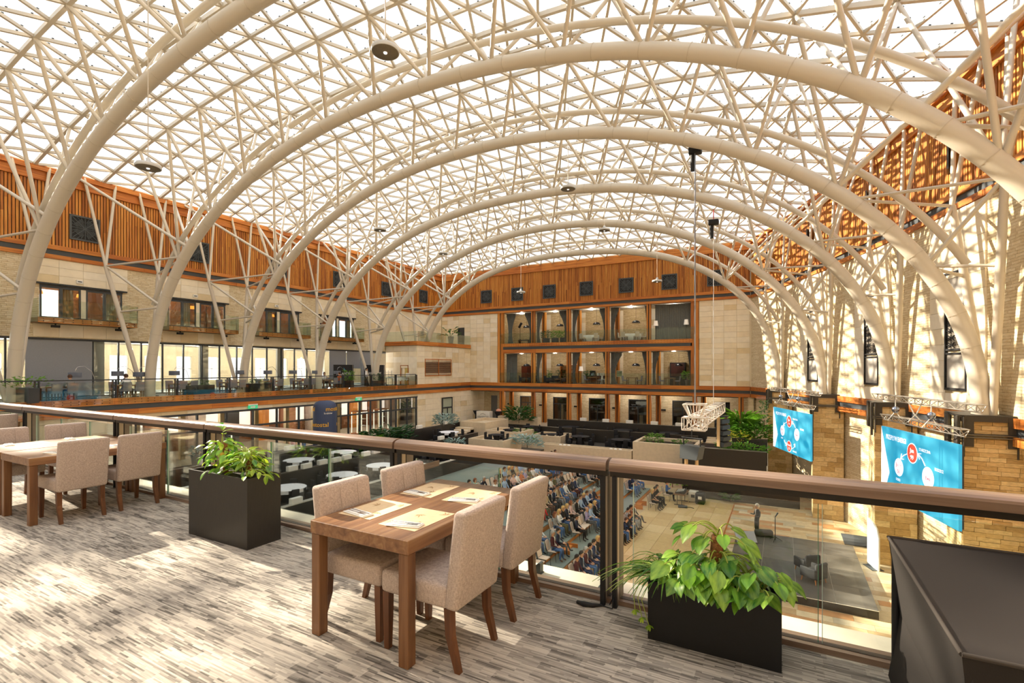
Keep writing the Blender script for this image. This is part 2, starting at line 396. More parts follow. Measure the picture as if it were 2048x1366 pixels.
slats(wb, -2.65, 34.6, 8.93, 12.5, .145, lambda a: (-2.65 - (a + 2.65), YB + .03), seed=6)
def tile_wall(parent, us, zs, face, name='stone_panel', gap=.006, seed=1, skip=None):
    """individual stone panels; face(u0,u1,z0,z1,depth) -> MB"""
    r2 = random.Random(seed)
    for a, b_ in zip(us[:-1], us[1:]):
        for c, d in zip(zs[:-1], zs[1:]):
            if skip and skip((a + b_) / 2, (c + d) / 2): continue
            face(a + gap, b_ - gap, c + gap, d - gap, .03 + r2.random() * .008).build(name, STONE[r2.choice((0, 0, 0, 1, 2, 2, 4, 4, 3))], parent)
def lsp(a, b_, n): return [a + (b_ - a) * i / n for i in range(n + 1)]
fy = lambda y: (lambda a, b_, c, d, t: MB().box(a, y - t, c, b_, y + .055, d))
fx = lambda x: (lambda a, b_, c, d, t: MB().box(x - .055, a, c, x + t, b_, d))
tile_wall(wb, lsp(-33.0, -29.22, 4), lsp(.06, 8.1, 15), fy(YB), seed=3)
tile_wall(wb, lsp(-37.2, -33.0, 5), lsp(4.6, 8.1, 7), fy(YB), seed=4, skip=lambda u, z: -34.8 < u < -33.9 and z < 6.6)
tile_wall(wb, lsp(-6.95, -2.62, 4), lsp(.06, 8.1, 16), fy(YB), seed=5)
# lower gallery band continues over the stone parts and the arcade
boards(wb, XT, -2.6, -.31, .05, .12, WX, seed=12, fixed=YB)
boards(wb, XT, -2.6, -.91, -.60, .12, WX, seed=13, fixed=YB)
MB().box(XT, YB - .05, -.598, -2.6, YB + .05, -.312).build('grey_channel', DARKGREY, wb)

# ---------------------------------------------------------------- left wall, upper part
wl = struct('wall_left', MB().box(-37.7, -8, 8.13, XL - .06, YB + .3, ZE), STONE[0])
AY = [9.7, 16.1, 22.4, 28.7, 35.1, 41.5]
BAYS = [7.3, 13.69, 20.38, 26.9, 33.2]     # window bay centres
mbw = MB()
segs = [-8.0] + [v for c in BAYS for v in (c - 2.02, c + 2.02)] + [YB + .3]
for i in range(0, len(segs), 2): mbw.box(-37.6, segs[i], 3.5, XL, segs[i + 1], 8.13)
for c in BAYS: mbw.box(-37.6, c - 2.02, 3.5, XL, c + 2.02, 4.68).box(-37.6, c - 2.02, 6.56, XL, c + 2.02, 8.13)
mbw.build('split_stone_face', SPLIT, wl)
tile_wall(wl, lsp(37.2, 49.5, 12), lsp(3.6, 8.1, 8), fx(XL), seed=21, skip=lambda u, z: 39.7 < u and z < 4.4)
for c in BAYS:
    tile_wall(wl, lsp(c - 2.3, c + 2.3, 4), lsp(6.7, 8.1, 3), fx(XL), seed=int(c * 10))
    tile_wall(wl, lsp(c - 2.3, c + 2.3, 4), lsp(3.56, 4.3, 1), fx(XL), seed=int(c * 11))
boards(wl, -6, YB - .15, 8.12, 8.36, .10, WY, seed=22, axis='y', fixed=XL)
boards(wl, -6, YB - .15, 8.66, 8.92, .10, WY, seed=23, axis='y', fixed=XL)
boards(wl, -6, YB - .15, 12.5, 13.0, .14, WY, ln=5, seed=24, axis='y', fixed=XL)
boards(wl, -6, YB - .15, 13.0, 13.3, .32, WY, ln=5, seed=25, axis='y', fixed=XL)
MB().box(XL - .06, -6, 8.362, XL + .03, YB - .1, 8.658).build('grey_channel', DARKGREY, wl)
MB().box(XL - .06, -6, 8.92, XL - .03, YB, 12.5).build('cladding_back', M('4A2A14', .7), wl)
slats(wl, -6, YB, 8.93, 12.5, .155, lambda a: (XL - .03, YB - .05 - (a + 6)), seed=7)

# rooms behind the left wall: terrace restaurant (z 0..3.5) and the upper room (z 4.3..7.6)
rm = struct('wall_left', MB().box(-44.0, -8, 0.0, -43.7, 5, 3.5), M('D8C7A8', .7))
mr_ = MB(); y = 5.0
for i in range(15):
    mr_.box(-44.0, y, 0, -43.7, y + 1.1, 3.5).box(-44.0, y + 1.1, 0, -43.7, y + 2.3, .7).box(-44.0, y + 1.1, 2.7, -43.7, y + 2.3, 3.5); y += 2.3
mr_.box(-44.0, 39.5, 0, -43.7, YB, 3.5)
mr_.build('outer_wall', M('D6C3A0', .7, var=.06), rm)
for i in range(15):
    yy = 5 + i * 2.3 + 1.1
    mw = MB()
    for q in (0, .585, 1.17): mw.box(-43.86, yy + q, .7, -43.80, yy + q + .06 if q < 1 else yy + 1.2, 2.7)
    mw.box(-43.86, yy, 1.66, -43.80, yy + 1.2, 1.72); mw.build('window_bars', WHITE, rm)
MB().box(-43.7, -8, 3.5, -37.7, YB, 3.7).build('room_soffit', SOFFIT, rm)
MB().box(-43.7, -8, -.2, -33.0, YB, -.02).build('terrace_slab', M('4E5157', .8, var=.1, scale=6), rm)
ur = struct('wall_left', MB().box(-42.3, -8, 4.2, -42.0, YB, 5.1).box(-42.3, -8, 6.9, -42.0, YB, 7.7), M('8A5B34', .7, var=.1))
ux = MB()
for c in BAYS: ux.box(-42.3, c - 3.3, 5.1, -42.0, c - .9, 6.9).box(-42.3, c + .5, 5.1, -42.0, c + 3.3, 6.9)
ux.build('inner_panels', M('7A4A28', .6, var=.15), ur)
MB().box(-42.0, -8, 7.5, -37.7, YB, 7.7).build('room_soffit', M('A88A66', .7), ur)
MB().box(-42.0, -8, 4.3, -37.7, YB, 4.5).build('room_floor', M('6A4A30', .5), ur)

# ---------------------------------------------------------------- corner block at the end of the terrace
cb_ = struct('wall_left', MB().box(-37.2, 39.74, 0.0, XT - .06, YB, 4.05), STONE[0])
tile_wall(cb_, lsp(39.72, 49.55, 8), lsp(.06, 4.08, 7), fx(XT), seed=31, skip=lambda u, z: 40.94 < u < 45.6 and 1.2 < z < 2.4)
tile_wall(cb_, lsp(-37.2, XT, 4), lsp(.0, 4.08, 7), fy(39.7), seed=32, skip=lambda u, z: -35.3 < u < -34.0 and z < 1.8)
MB().box(-37.2, 39.6, 4.1, XT + .12, YB, 4.5).build('roof_slab', CREAM, cb_)
boards(cb_, 39.55, YB - .14, 4.1, 4.52, .16, WY, seed=33, axis='y', fixed=XT)
boards(cb_, -37.2, XT + .14, 4.1, 4.52, .16, WX, seed=34, fixed=39.66)
# louvred service hatch and small doorway in the block
sh = thing('louvre_shutter', 'brown louvred double shutter in the stone block beside the far terrace', 'shutter', (XT, 43.3, 0))
MB().box(-.02, -2.36, .88, .07, 2.36, .96).box(-.02, -2.36, 2.64, .07, 2.36, 2.72).box(-.02, -2.36, .96, .07, -2.28, 2.64).box(-.02, 2.28, .96, .07, 2.36, 2.64).box(-.02, -.04, .96, .07, .04, 2.64).build('frame', WOOD_Y, sh)
SLATM = M('6E4A38', .5)
for side in (-1, 1):
    for i in range(15):
        zc = 1.02 + i * .108; ya, yb = (.05, 2.27) if side > 0 else (-2.27, -.05)
        MB().obb((.02, (ya + yb) / 2, zc), (.035, 0, -.03), (0, (yb - ya) / 2, 0), (.006, 0, .008)).build('slat', SLATM, sh)
dn = struct('door_1', MB().box(-35.2, 39.66, 0, -35.1, 39.72, 2.05).box(-34.2, 39.66, 0, -34.1, 39.72, 2.05).box(-35.2, 39.66, 1.97, -34.1, 39.72, 2.05), WOOD_V[1])
MB().box(-35.1, 39.76, 0, -34.62, 39.80, 1.97).build('door_leaf', WOOD_V[0], dn)
MB().box(-34.62, 39.70, 0, -34.2, 39.73, 1.97).build('lit_room_panel', M('C8B060', .6, var=.2, scale=3), dn)  # flat panel, the room's brightness painted into its colour
d2 = struct('door_2', MB().box(-34.8, YB - .06, 4.5, -33.85, YB + .04, 6.65), DARK)
MB().box(-34.7, YB - .08, 4.5, -34.55, YB - .061, 6.5).build('door_leaf', BLACK, d2)

# ---------------------------------------------------------------- left wall under the terrace
wl2 = struct('wall_left', MB().box(XT - .4, -8, -1.15, XT - .06, 39.8, -.05).box(XT - .4, -8, ZG, XT - .06, 14.5, -1.15).box(XT - .4, 39.75, ZG, XT - .06, 52.8, -.05), STONE[0])
tile_wall(wl2, lsp(4.0, 14.5, 8), lsp(ZG, -1.17, 5), fx(XT), seed=41)
tile_wall(wl2, lsp(4.0, 39.7, 24), [-1.16, -.92], fx(XT), seed=42)
tile_wall(wl2, lsp(39.75, 52.7, 10), lsp(ZG, -.92, 6), fx(XT), seed=43, skip=lambda u, z: 43.9 < u < 45.9 and z < -1.6)
boards(wl2, 2, YB - .15, -.31, .05, .12, WY, seed=44, axis='y', fixed=XT)
boards(wl2, 2, YB - .15, -.91, -.60, .14, WY, seed=45, axis='y', fixed=XT)
MB().box(XT - .05, 2, -.598, XT + .06, YB - .1, -.312).build('grey_channel', DARKGREY, wl2)
# shop front glazing
sf = struct('window_1', MB().box(XT - .12, 14.5, -1.28, XT + .10, 39.7, -1.15).box(XT - .1, 14.5, -2.40, XT + .06, 39.7, -2.28).box(XT - .1, 14.5, ZG, XT + .05, 39.7, ZG + .08), DARK)
for i, yy in enumerate([14.55, 16.2, 18.0, 19.9, 21.8, 23.7, 25.6, 27.5, 29.3, 30.6, 31.9, 33.2, 34.5, 35.9, 36.6, 38.2, 39.62]):
    MB().box(XT - .1, yy - .05, ZG, XT + .05, yy + .05, -1.2).build('mullion', DARK, sf)
    if i: 
        ya = [14.55, 16.2, 18.0, 19.9, 21.8, 23.7, 25.6, 27.5, 29.3, 30.6, 31.9, 33.2, 34.5, 35.9, 36.6, 38.2, 39.62][i - 1]
        MB().box(XT - .03, ya + .05, ZG + .08, XT - .015, yy - .05, -2.4).box(XT - .03, ya + .05, -2.28, XT - .015, yy - .05, -1.28).build('pane', GLASS_DARK, sf)
# shop interior
si = struct('wall_left', MB().box(-40.2, 8, ZG, -40, 52, -1.0), M('7A4E30', .6, var=.12))
for i in range(12):
    yy = 15.5 + i * 2.7
    MB().box(-40.0, yy, ZG, -39.5, yy + 1.3, -1.2).build('wall_panel', [WOOD_V[0], M('9C6A4A', .7), M('A8958A', .7), M('2E2622', .5)][i % 4], si)
    MB().box(-39.99, yy + 1.45, -3.1, -39.93, yy + 2.55, -1.5).build('lit_window', M('F2E4D8', .5, emit='FFF0E4', emit_s=.55), si)
    MB().box(-36.2, yy + .3, ZG, -35.9, yy + .6, -1.0).build('pillar', M('C9B592', .7), si)
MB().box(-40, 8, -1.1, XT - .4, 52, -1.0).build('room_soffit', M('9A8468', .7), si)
# small door with frosted panes by the arcade
d3 = struct('door_3', MB().box(XT - .02, 43.95, ZG, XT + .10, 44.05, -1.55).box(XT - .02, 45.75, ZG, XT + .10, 45.85, -1.55).box(XT - .02, 44.05, -1.65, XT + .10, 45.75, -1.55)
            .box(XT - .02, 44.05, -2.75, XT + .09, 45.75, -2.6).box(XT - .02, 44.85, ZG, XT + .09, 44.97, -2.75).box(XT - .02, 44.05, -3.5, XT + .08, 45.75, -3.4), DARK)
FROST = M('A9B4A4', .35, spec=.6)
for (a, b1, c, d) in ((44.05, 45.75, -2.6, -1.65), (44.05, 44.85, -3.4, -2.75), (44.97, 45.75, -3.4, -2.75), (44.05, 44.85, ZG, -3.5), (44.97, 45.75, ZG, -3.5)):
    MB().box(XT, a, c, XT + .03, b1, d).build('pane', FROST, d3)

# ---------------------------------------------------------------- right wall (curved in plan)
def rw(y, off=0.0):
    k = 2 * .00485 * y; l = math.hypot(1, k)
    return (wallx(y) - off / l, y - off * k / l)
ys = [-8 + i * 2.0 for i in range(30)]; ys[-1] = 49.9
mb = MB()
for a, b_ in zip(ys[:-1], ys[1:]):
    p, q = rw(a), rw(b_)
    mb.prism([p, q, (q[0] + .5, q[1]), (p[0] + .5, p[1])], -.9, ZE)
wr = struct('wall_right', mb, SPLIT)
mb = MB()
for a, b_ in zip(ys[:-1], ys[1:]):
    p, q = rw(a, -.35), rw(b_, -.35)
    mb.prism([p, q, (q[0] + .5, q[1]), (p[0] + .5, p[1])], ZS - .1, -.9)
mb.build('lower_face', SPLIT, wr)
def rquad(a, b_, z0, z1, o0, o1):
    p0, q0, p1, q1 = rw(a, o0), rw(b_, o0), rw(a, o1), rw(b_, o1)
    return MB().prism([p0, q0, q1, p1], z0, z1)
RWIN = [(26.06, 1.38), (32.77, 1.38), (39.6, 1.40)]
PANELS_R = [(13.0, 15.9), (19.2, 22.3)]
def rpanels(a, b_, n, zs, skip=None, seed=1):
    r2 = random.Random(seed)
    for u0, u1 in zip(lsp(a, b_, n)[:-1], lsp(a, b_, n)[1:]):
        for c, d in zip(zs[:-1], zs[1:]):
            if skip and skip((u0 + u1) / 2, (c + d) / 2): continue
            rquad(u0 + .006, u1 - .006, c + .006, d - .006, -.05, .06 + r2.random() * .012).build('stone_panel', STONE[r2.choice((0, 2, 0, 4))], wr)
for (c, w_) in RWIN + [(19.4, 1.38), (12.9, 1.38)]:
    for (a, b_, n) in ((c - w_ / 2 - 1.05, c - w_ / 2, 1), (c - w_ / 2, c + w_ / 2, 1), (c + w_ / 2, c + w_ / 2 + 1.05, 1)):
        mid = abs((a + b_) / 2 - c) < .1 and c > 20
        rpanels(a, b_, n, lsp(.05, 8.1, 12), (lambda u, z: .8 < z < 5.7) if mid else None, seed=int(c * 7 + a))
def rboards(z0, z1, off, seed, ln=3.0):
    r2 = random.Random(seed); a = -6.0
    while a < 49.6:
        b_ = min(a + ln * (.7 + .6 * r2.random()), 49.62)
        rquad(a + .004, b_ - .004, z0, z1, -.05, off + r2.random() * .015).build('board', [WOOD_Y, WOOD_Y2][r2.randrange(2)], wr); a = b_
rboards(8.12, 8.36, .10, 51); rboards(8.66, 8.92, .10, 52); rboards(12.5, 13.0, .14, 53, 5); rboards(13.0, 13.3, .30, 54, 5)
rboards(-.30, .04, .12, 55); rboards(-.91, -.60, .12, 56)
mb = MB(); mc = MB(); mdk = MB()
for a, b_ in zip(ys[1:-1], ys[2:]):
    for (tgt, z0, z1, o1) in ((mb, 8.362, 8.658, .03), (mc, -.598, -.302, .04), (mdk, 8.92, 12.5, .012)):
        p0, q0, p1, q1 = rw(a, -.05), rw(b_, -.05), rw(a, o1), rw(b_, o1); tgt.prism([p0, q0, q1, p1], z0, z1)
mb.build('grey_channel', DARKGREY, wr); mc.build('grey_channel', DARKGREY, wr); mdk.build('cladding_back', M('4A2A14', .7), wr)
slats(wr, -6, 49.6, 8.93, 12.5, .15, lambda a: rw(a, .012), seed=8)
for i, (c, w_) in enumerate(RWIN):
    wn = struct('window_%d' % (i + 2), rquad(c - w_ / 2, c + w_ / 2, .84, .94, -.05, .10), BLACK)
    for z0, z1 in ((5.58, 5.68), (4.02, 4.10), (2.46, 2.54), (2.30, 2.38)): rquad(c - w_ / 2 + .07, c + w_ / 2 - .07, z0, z1, -.05, .09).build('rail', BLACK, wn)
    rquad(c - w_ / 2, c - w_ / 2 + .07, .94, 5.68, -.05, .10).build('stile', BLACK, wn); rquad(c + w_ / 2 - .07, c + w_ / 2, .94, 5.68, -.05, .10).build('stile', BLACK, wn)
    for z0, z1 in ((4.10, 5.58), (.94, 2.30)): rquad(c - w_ / 2 + .07, c + w_ / 2 - .07, z0, z1, 0, .04).build('blind_pane', M('B9B4AC', .35, spec=.6, var=.08, scale=1.2), wn)
    rquad(c - w_ / 2 + .07, c + w_ / 2 - .07, 2.54, 4.02, -.03, .01).build('shade_backing', M('8E867A', .6), wn)
    lat = MB()
    for q in range(5):
        for kx in range(2):
            yc = c - w_ / 4 + kx * w_ / 2; zc = 2.69 + q * .295
            for an in range(8):
                dy, dz = .29 * math.cos(an * math.pi / 4), .14 * math.sin(an * math.pi / 4)
                p = rw(yc, .04); q2 = rw(yc + dy, .04); lat.bar((p[0], p[1], zc), (q2[0], q2[1], zc + dz), .02, .03)
    lat.build('lattice', BLACK, wn)

# ---------------------------------------------------------------- left terrace level: glazed wall under z 3.48
gw = struct('window_5', MB().box(XL - .10, -6, 3.38, XL + .12, 39.6, 3.5).box(XL - .08, -6, 0, XL + .05, 37.9, .07), DARK)
GY = []
y = -4.0
while y < 37.8:
    GY.append(y); y += 1.28 if len(GY) % 3 else 1.34
for i, yy in enumerate(GY):
    MB().box(XL - .06, yy - .04, .0, XL + .05, yy + .04, 3.4).build('mullion', DARK, gw)
    if i < len(GY) - 1:
        MB().box(XL - .02, yy + .04, .07, XL - .005, GY[i + 1] - .04, 3.38).build('pane', GLASS_DARK, gw)
BLIND = M('9498A0', .8, var=.03, scale=20)
for (a, b_, z0) in ((11.05, 14.1, .07), (32.2, 34.2, .6), (34.3, 36.1, 1.7), (36.2, 37.6, .07)):
    MB().box(XL + .055, a, z0, XL + .085, b_, 3.40).build('roller_blind', BLIND, gw)
for yy in (14.5, 20.9, 27.2, 33.6):
    MB().box(XL - .3, yy - .3, 0, XL - .10, yy + .3, 3.45).build('column', M('B8B4AC', .6), gw)
# terrace edge glass balustrade base handled with the railings
# upper left windows
for i, c in enumerate(BAYS[1:]):
    wn = struct('window_%d' % (i + 6), MB().box(XL - .06, c - 2.02, 6.48, XL + .06, c + 2.02, 6.58).box(XL - .06, c - 2.02, 4.66, XL + .06, c + 2.02, 4.74), DARK)
    MB().box(XL - .1, c - 2.25, 6.60, XL + .14, c + 2.25, 6.68).build('lintel_bar', DARK, wn)
    MB().box(XL - .1, c - .12, 4.74, XL + .04, c + .12, 6.48).build('stone_pier', STONE[0], wn)
    for (a, b_) in ((c - 2.0, c - 1.06), (c - 1.06, c - .14), (c + .14, c + 1.06), (c + 1.06, c + 2.0)):
        f = MB(); f.box(XL - .05, a, 4.74, XL + .05, a + .07, 6.48).box(XL - .05, b_ - .07, 4.74, XL + .05, b_, 6.48).box(XL - .05, a + .07, 6.40, XL + .05, b_ - .07, 6.48)
        fo = f.build('window_frame', DARKGREY, wn)
        MB().box(XL - .01, a + .07, 4.74, XL + .005, b_ - .07, 6.40).build('pane', GLASS_DARK, fo)
    cm = MB()
    for (ya, yb) in ((c - .95, c - .4), (c + 1.2, c + 1.8)):
        pts = [(XL - .25 + .04 * math.sin(q * 2.2), ya + (yb - ya) * q / 12) for q in range(13)]
        for p, q in zip(pts[:-1], pts[1:]): cm.prism([p, q, (q[0] - .02, q[1]), (p[0] - .02, p[1])], 4.6, 6.5)
    cm.build('curtain', M('B7A586', .85), wn)
    for yl in (c - 1.6, c + .5): MB().lathe([(.22, 0), (.26, -.2)], 12, (XL - 1.6, yl, 6.4)).build('lamp_shade', M('D88A30', .6, emit='FF9A3A', emit_s=1.0), wn)

# round lamps added under the ceilings to brighten the rooms behind the glass
CLM = M('FFF4E0', .5, emit='FFF2DC', emit_s=.9)
def added_ceiling_lamp(x, y, z, parent, power):
    MB().lathe([(.001, -.06), (.22, -.05), (.25, 0), (.001, 0)], 14).build('added_ceiling_lamp', CLM, parent, (x, y, z))
    add_fill_light(parent, (x, y, z - .25), power)
for i in range(9): added_ceiling_lamp(-40.4, 7 + i * 3.8, 3.5, rm, 260)
for c in BAYS: added_ceiling_lamp(-39.8, c, 7.5, ur, 120)
for i in range(6): added_ceiling_lamp(-37.2, 16.5 + i * 4.2, -1.1, si, 130)
# ================================================================ ROOF
def shell(x, y):
    xr = wallx(y); u = (2 * x - XL - xr) / (xr - XL); v = (y - 20.8) / 28.8
    return ZE + 2.75 * max(0, 1 - abs(u) ** 2.3) * max(0, 1 - abs(v) ** 3.2)
ROWS = []
ROWY = [9.8 + 1.6 * j for j in range(-11, 25)] + [YB - .05]
for j, y in enumerate(ROWY):
    xr = wallx(y) - .15; xs = [XL + .2]; x = XL + .2 + (.75 if j % 2 else 1.5)
    while x < xr - .5: xs.append(x); x += 1.5
    xs.append(xr); ROWS.append([Vector((a, y, shell(a, y))) for a in xs])
bars = []; tris = []
for j, row in enumerate(ROWS):
    heavy = j % 2 == 0
    for a, b_ in zip(row[:-1], row[1:]): bars.append((a, b_, 1 if heavy else 0))
    if j + 1 < len(ROWS):
        nx = ROWS[j + 1]; a = b_ = 0; bars.append((row[0], nx[0], 0))
        while a < len(row) - 1 or b_ < len(nx) - 1:
            if b_ == len(nx) - 1 or (a < len(row) - 1 and (row[a + 1] - nx[b_]).length <= (row[a] - nx[b_ + 1]).length):
                tris.append((row[a], row[a + 1], nx[b_])); a += 1
            else:
                tris.append((row[a], nx[b_ + 1], nx[b_])); b_ += 1
            bars.append((row[a], nx[b_], 0))
ce = struct('ceiling', MB().box(XL - .25, -8, ZE - .06, XL + .05, YB + .3, ZE + .10).box(XL, YB - .02, ZE - .06, -2.4, YB + .4, ZE + .10), STEEL)
cz = Vector((0, 0, 1.75))
def seen(p):
    d = -.4818 * p.x + .8763 * p.y; r = .8763 * p.x + .4818 * p.y
    return d > 1 and abs(r / d) < 1.08 and (p.z - 1.75) / d < .78
def keyb(bq):
    m = (bq[0] + bq[1]) / 2; return (0 if seen(m) else 1000) + (m - cz).length - 4 * bq[2]
bars.sort(key=keyb)
def add_bar(mb, bq):
    p, q, h = bq
    mb.bar(p - Vector((0, 0, .1)), q - Vector((0, 0, .1)), .15 if h else .105, .18 if h else .125)
for bq in bars[:300]:
    mb = MB(); add_bar(mb, bq); mb.build('grid_bar', STEEL, ce)
mb = MB()
for bq in bars[300:]: add_bar(mb, bq)
mb.build('grid_bars', STEEL, ce)['kind'] = 'stuff'
def keyt(t):
    m = (t[0] + t[1] + t[2]) / 3; return (0 if seen(m) else 1000) + (m - cz).length
tris.sort(key=keyt)
def add_pane(mb, t):
    up = Vector((0, 0, .03)); c = (t[0] + t[1] + t[2]) / 3
    v = [c + (p - c) * .985 for p in t]
    mb.add([p + up for p in v] + [p + up * 1.6 for p in v], [(0, 2, 1), (3, 4, 5), (0, 1, 4, 3), (1, 2, 5, 4), (2, 0, 3, 5)])
for t in tris[:300]:
    mb = MB(); add_pane(mb, t); mb.build('glass_pane', GLASS_ROOF, ce)
mb = MB()
for t in tris[300:]: add_pane(mb, t)
mb.build('glass_panes', GLASS_ROOF, ce)['kind'] = 'stuff'
# small dark clips along the bars nearest to us
mb = MB()
for bq in bars[:700]:
    for f in (.3, .7):
        p = bq[0].lerp(bq[1], f) + Vector((0, 0, .0)); d = (bq[1] - bq[0]).normalized() * .035
        mb.obb(p, d, d.cross(Vector((0, 0, 1))).normalized() * .055, (0, 0, .012))
mb.build('glazing_clips', DARK, ce)['kind'] = 'stuff'

def arch_pt(a, t):
    yL, yR, xL, xR, b_, n = a; u = math.cos(t)
    x = (xL + xR) / 2 - (xR - xL) / 2 * math.copysign(abs(u) ** (2 / n), u); z = b_ * abs(math.sin(t)) ** (2 / n)
    return Vector((x, yL + (yR - yL) * (x - xL) / (xR - xL), z))
def arch_at_x(a, xq):
    lo, hi = 0.0, math.pi
    for _ in range(40):
        m = (lo + hi) / 2
        if arch_pt(a, m).x < xq: lo = m
        else: hi = m
    return arch_pt(a, lo)
def near_row(y): return min(range(len(ROWY)), key=lambda j: abs(ROWY[j] - y))
RM = .285
where = ['nearest the camera', 'second from the camera', 'third from the camera', 'fourth from the camera', 'fifth from the camera', 'farthest, just before the wooden back wall']
for k, a in enumerate(ARCH):
    yL, yR, xL, xR, bb, n = a
    t = thing('arch_truss', 'cream tubular steel roof arch ' + where[k], 'arch', (xL, yL, 0), group='roof arches'); o = Vector((xL, yL, 0))
    pts = [arch_pt(a, math.pi * i / 72) - o for i in range(73)]
    MB().path(pts, RM, 14).build('main_tube', STEEL, t)
    cl = MB()                                                            # wire loops clamped round the tube
    for i in range(4, 70, 2):
        d = (pts[i + 1] - pts[i - 1]).normalized(); cl.path([pts[i] - d * .012, pts[i] + d * .012], RM + .012, 12)
    cl.build('joint_rings', M('C6BCAB', .5), t)['kind'] = 'stuff'
    # upper chord, outside the main tube, open at the crown side and ending above the brackets
    def up_pts(t0, t1, m):
        out = []
        for i in range(m + 1):
            tt = t0 + (t1 - t0) * i / m; p = arch_pt(a, tt); d = arch_pt(a, tt + .01) - arch_pt(a, tt - .01)
            nrm = Vector((-d.z, 0, d.x)).normalized(); out.append(p + nrm * 1.0 - o)
        return out
    MB().path(up_pts(.36, 1.16, 26), .135, 10).build('upper_tube', STEEL, t)
    MB().path(up_pts(1.20, math.pi - .36, 44), .135, 10).build('upper_tube', STEEL, t)
    # struts up to the heavy grid rows on either side
    jf, jb = near_row(yL - 1.6), near_row(yL + 1.6)
    ns = 0
    xs = [XL + .2 + 1.5 + 3.0 * i + 1.5 for i in range(16)]
    for xq in xs:
        if xq < xL + 2.0 or xq > xR - 2.2: continue
        p = arch_at_x(a, xq)
        for dy in (-1.6, 1.6):
            j = near_row(p.y + dy) ; j = j if j % 2 == 0 else j + (1 if dy > 0 else -1)
            j = max(0, min(len(ROWY) - 1, j))
            for dx in (-1.5, 1.5):
                q = min(ROWS[j], key=lambda v: abs(v.x - (xq + dx)))
                d = (q - p).normalized()
                MB().tube(p + d * RM * .8 - o, q - Vector((0, 0, .16)) - o, .085 if dy < 0 else .075, n=7).build('strut', STEEL_D if dx > 0 else STEEL, t)
    # branching props from each foot to the eaves, with ties back to the arch
    for sd_ in (-1, 1):
        F = (Vector((xL - .25, yL, 0)) if sd_ < 0 else Vector((xR + .15, yR, 0)))
        yc = F.y
        for dy in (-1.45, 1.45):
            ym = yc + dy; xm = (XL + .95) if sd_ < 0 else wallx(ym) - .75
            Mp = Vector((xm, ym, 8.0)); f2 = F + Vector((sd_ * .1, dy * .12, 0))
            MB().path([f2 - o, f2.lerp(Mp, .5) - o, Mp - o], [.12, .14, .12], 8).build('prop', STEEL_D, t)
            for e in (-.8, .8):
                ye = min(ym + e, YB - .2); xe = (XL + .25) if sd_ < 0 else wallx(ye) - .25
                MB().tube(Mp - o, Vector((xe, ye, ZE - .1)) - o, .085, n=7).build('prop_branch', STEEL, t)
            for zt in (5.2, 8.0):
                pm = f2.lerp(Mp, zt / 8.0)
                # point on the arch at this height
                best = min((arch_pt(a, (math.pi if sd_ > 0 else 0) - sd_ * .02 * q) for q in range(60)), key=lambda v: abs(v.z - (zt + .3)))
                MB().tube(pm - o, best - o, .06, n=6).build('tie_bar', STEEL_D, t)
                if zt == 8.0:
                    b2 = min((arch_pt(a, (math.pi if sd_ > 0 else 0) - sd_ * .02 * q) for q in range(60)), key=lambda v: abs(v.z - 5.4))
                    MB().tube(pm - o, b2 - o, .075, n=6).build('diagonal', STEEL, t)
            # high strut from the upper arch leg to the eave
            b3 = min((arch_pt(a, (math.pi if sd_ > 0 else 0) - sd_ * .02 * q) for q in range(70)), key=lambda v: abs(v.z - 8.8))
            ye = min(yc + dy * 1.9, YB - .2); xe = (XL + .25) if sd_ < 0 else wallx(ye) - .25
            MB().tube(b3 - o, Vector((xe, ye, ZE - .1)) - o, .085, n=7).build('strut', STEEL, t)
# ================================================================ SHARED BUILDERS
def fabric(h, name):
    m, n, b = new_mat(name); N = n.nodes.new; L = n.links.new
    t = N('ShaderNodeTexCoord'); outs = []
    for ax in (0, 1):
        mp = N('ShaderNodeMapping'); s = [260, 260, 260]; s[2 if ax else 1] = 40; 
        if not ax: s = [60, 60, 300]
        mp.inputs['Scale'].default_value = s; L(t.outputs['Object'], mp.inputs[0])
        ns = N('ShaderNodeTexNoise'); ns.inputs['Scale'].default_value = 1.0; ns.inputs['Detail'].default_value = 2; L(mp.outputs[0], ns.inputs['Vector']); outs.append(ns)
    mu = N('ShaderNodeMath'); mu.operation = 'ADD'; L(outs[0].outputs['Fac'], mu.inputs[0]); L(outs[1].outputs['Fac'], mu.inputs[1])
    r = N('ShaderNodeValToRGB'); L(mu.outputs[0], r.inputs[0]); c = hexc(h)
    r.color_ramp.elements[0].position = .36; r.color_ramp.elements[0].color = (*[x * .62 for x in c], 1)
    r.color_ramp.elements[1].position = .66; r.color_ramp.elements[1].color = (*[min(1, x * 1.12) for x in c], 1)
    mr2 = N('ShaderNodeMath'); mr2.operation = 'MULTIPLY'; mr2.inputs[1].default_value = .5; L(mu.outputs[0], mr2.inputs[0]); L(mr2.outputs[0], r.inputs[0])
    L(r.outputs[0], b.inputs['Base Color']); b.inputs['Roughness'].default_value = .95; b.inputs['Specular IOR Level'].default_value = .15
    bu = N('ShaderNodeBump'); bu.inputs['Strength'].default_value = .35; bu.inputs['Distance'].default_value = .003; L(mu.outputs[0], bu.inputs['Height']); L(bu.outputs[0], b.inputs['Normal'])
    return m
FAB = fabric('BBABA2', 'chair_fabric'); FAB_SEAM = M('A3958C', .95)
FABG = M('8A8792', .95, var=.08, scale=60); BEIGEF = M('D9CBB8', .9, var=.06, scale=40)
